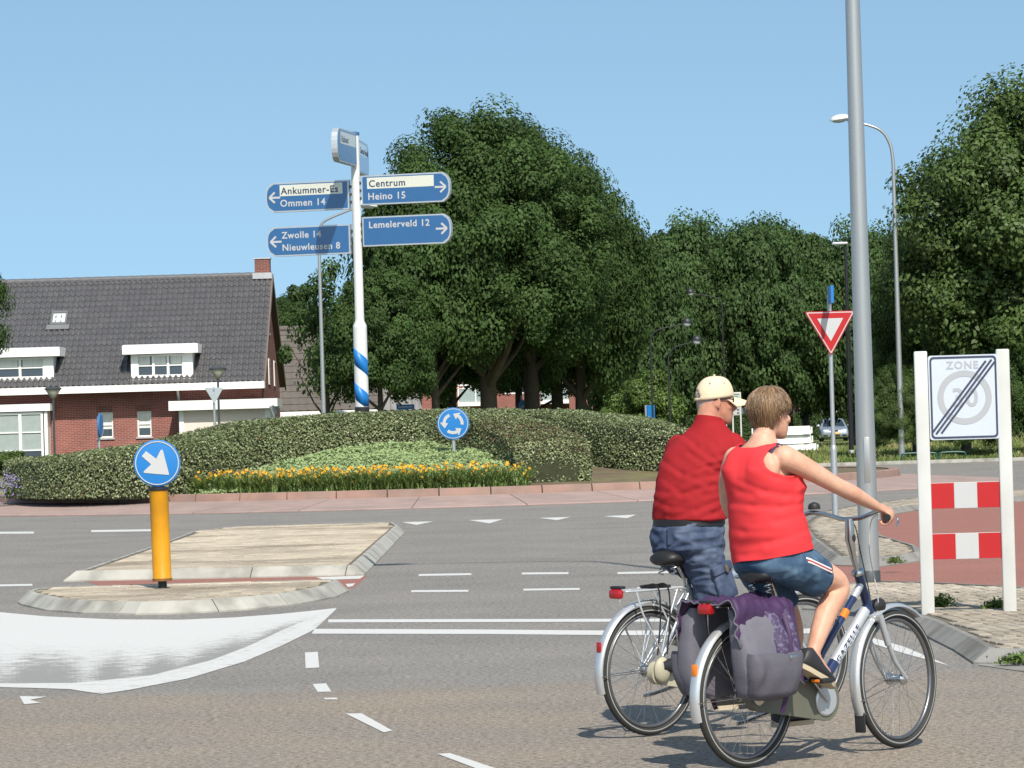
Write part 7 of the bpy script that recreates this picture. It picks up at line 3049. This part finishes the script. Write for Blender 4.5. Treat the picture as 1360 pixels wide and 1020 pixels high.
bmesh.ops.recalc_face_normals(bm, faces=bm.faces[:])
bm.to_mesh(top_.data)
bm.free()
top_.data.shade_smooth()
sm = top_.modifiers.new('thick', 'SOLIDIFY')
sm.thickness = .004
sm.offset = 1
for s in (-1, 1):
    b = MB()
    b.tube(smooth_path([(.135, s * .137, 1.405), (.062, s * .136, 1.44), (.075, s * .128, 1.485), (.125, s * .118, 1.532), (.17, s * .116, 1.545), (.225, s * .12, 1.51)], 5), .008, 8, flat=(.35, 1))
    b.build('bra_strap', mat('navy_strap', (.035, .025, .07), rough=.7), wom, smooth=60)
# denim shorts
b = MB()
b.rings(torso_rings([(.900, .24, .145, .14), (.95, .230, .190, .172), (1.01, .222, .186, .164), (1.05, .215, .170, .150)], 36))
for s, (H, K, N_) in wl.items():
    Hn, Kn = np.array(H), np.array(K)
    e_ = Hn + (Kn - Hn) * (.60 if s < 0 else .62)
    limb(b, [tuple(Hn), tuple((Hn + e_) / 2 + np.array((.005, 0, .006))), tuple(e_ * .82 + Hn * .18)], [.112, .106, .100], 22)
    d_ = (e_ - Hn) / np.linalg.norm(e_ - Hn)
    b.tube([tuple(e_ * .7 + Hn * .3), tuple(e_ + d_ * .004)], [.101, .0985], 24)
fuse(b, 'denim_shorts', DENIM_W, .006, 2, wom, wrinkle(.009, 8, 8, 14, 11.0))
STR = mat('stripe_trim', (.72, .68, .68), rough=.8, var=.1)
Hn, Kn = np.array(wl[-1][0]), np.array(wl[-1][1])
pth = []
for k in range(9):
    f = .06 + .51 * k / 8
    c_ = Hn + (Kn - Hn) * f
    pth.append((c_[0] - .012, c_[1] - .112 + .012 * max(0, f) + (.012 if f < .1 else 0), c_[2] + .030))
for off_, m_, r_ in ((-.0085, STR, .0048), (0, mat('stripe_red', (.45, .03, .03), rough=.8), .0040), (.0085, STR, .0048)):
    b = MB()
    b.tube([(x - off_ * .35, y, z + off_) for x, y, z in smooth_path(pth, 3)], r_, 6)
    b.build('side_stripe', m_, wom, smooth=60)
# short layered hair
hem_z = lambda ph: float(np.interp(abs(ph), (0, .8, 1.1, 1.5, 1.8, 2.1, 2.5, PI), (.052, .045, .022, .016, -.004, -.062, -.100, -.108)))
hr_rad = Vector((.109, .089, .122))


def hair_pt(ph, th, lift):
    x = math.sin(th) * math.cos(ph)
    y = math.sin(th) * math.sin(ph)
    z = math.cos(th)
    back = max(0, -x)
    low = max(0, -z)
    # full at the crown, drawn in at the nape
    k = 1 + lift + .10 * back * max(0, z + .25) - .42 * back * low
    return Vector((x * hr_rad.x * k - .012, y * hr_rad.y * (k - .06 * low), z * hr_rad.z * (1 + lift * .6) + .012 - .01 * low))


rg = []
for i in range(13):
    ring = []
    for j in range(41):
        ph = -PI + 2 * PI * j / 40
        zt = hem_z(ph) + .012
        th1 = math.acos(max(-1, min(1, (zt - .012) / hr_rad.z)))
        ring.append(tuple(hair_pt(ph, .04 + (th1 - .04) * i / 12, -.015)))
    rg.append(ring)
b = MB()
b.rings(rg, caps=False, closed_v=False, M=HW)
hb = b.build('hair_base', HAIRB, wom, smooth=180)
b = MB()
tints = []
g = random.Random(5)
for i in range(4200):
    ph = g.uniform(-PI, PI)
    th1 = math.acos(max(-1, min(1, (hem_z(ph) - .012) / hr_rad.z)))
    t0 = g.uniform(.0, .78) * th1 if i > 300 else g.uniform(0, .25)
    ln = g.uniform(.35, .62) * th1
    te = min(t0 + ln, th1 + g.uniform(-.16, .10))
    if te - t0 < .2:
        continue
    lift = g.uniform(.0, .06) + .05 * (1 - t0 / th1) * g.random()
    dph = g.uniform(-.32, .32) - .12 * math.sin(ph)
    pts = []
    for k in range(6):
        u = k / 5
        pts.append(hair_pt(ph + dph * u + .025 * math.sin(u * 6 + i), t0 + (te - t0) * u, lift * (.35 + .8 * math.sin(u * PI * .75)) + (.06 * u * g.random() if u > .7 else 0)))
    m0 = len(b.f)
    b.tube([HW @ p for p in pts], [.0008, .0019, .0022, .0021, .0016, .0005], 4, flat=(1.3, .7), caps=False)
    c_ = max(0, min(1, g.gauss(.40, .30) + .20 * math.cos(t0) + .12 * math.sin(ph * 5)))
    tints += [c_] * (len(b.f) - m0)
hair = b.build('hair', HAIRM, wom, smooth=180, fix=False)
at_ = hair.data.attributes.new('tint', 'FLOAT', 'FACE')
at_.data.foreach_set('value', np.array(tints, np.float32))
b = MB()
for s in (-1, 1):
    b.tube([(-.02, s * .076, .016), (.03, s * .077, .022), (.082, s * .062, .018)], .0028, 6, M=HW)
sgl = b.build('sunglasses', BLKPL, wom)
for s in (-1, 1):
    b = MB()
    b.ell((.091, s * .033, .012), (.005, .028, .020), 12, 8, M=HW @ Matrix.Rotation(s * R(14), 4, 'Z'))
    b.build('lens', mat('dark_lens', (.012, .012, .014), rough=.08, spec=.9, var=0), sgl, smooth=180)
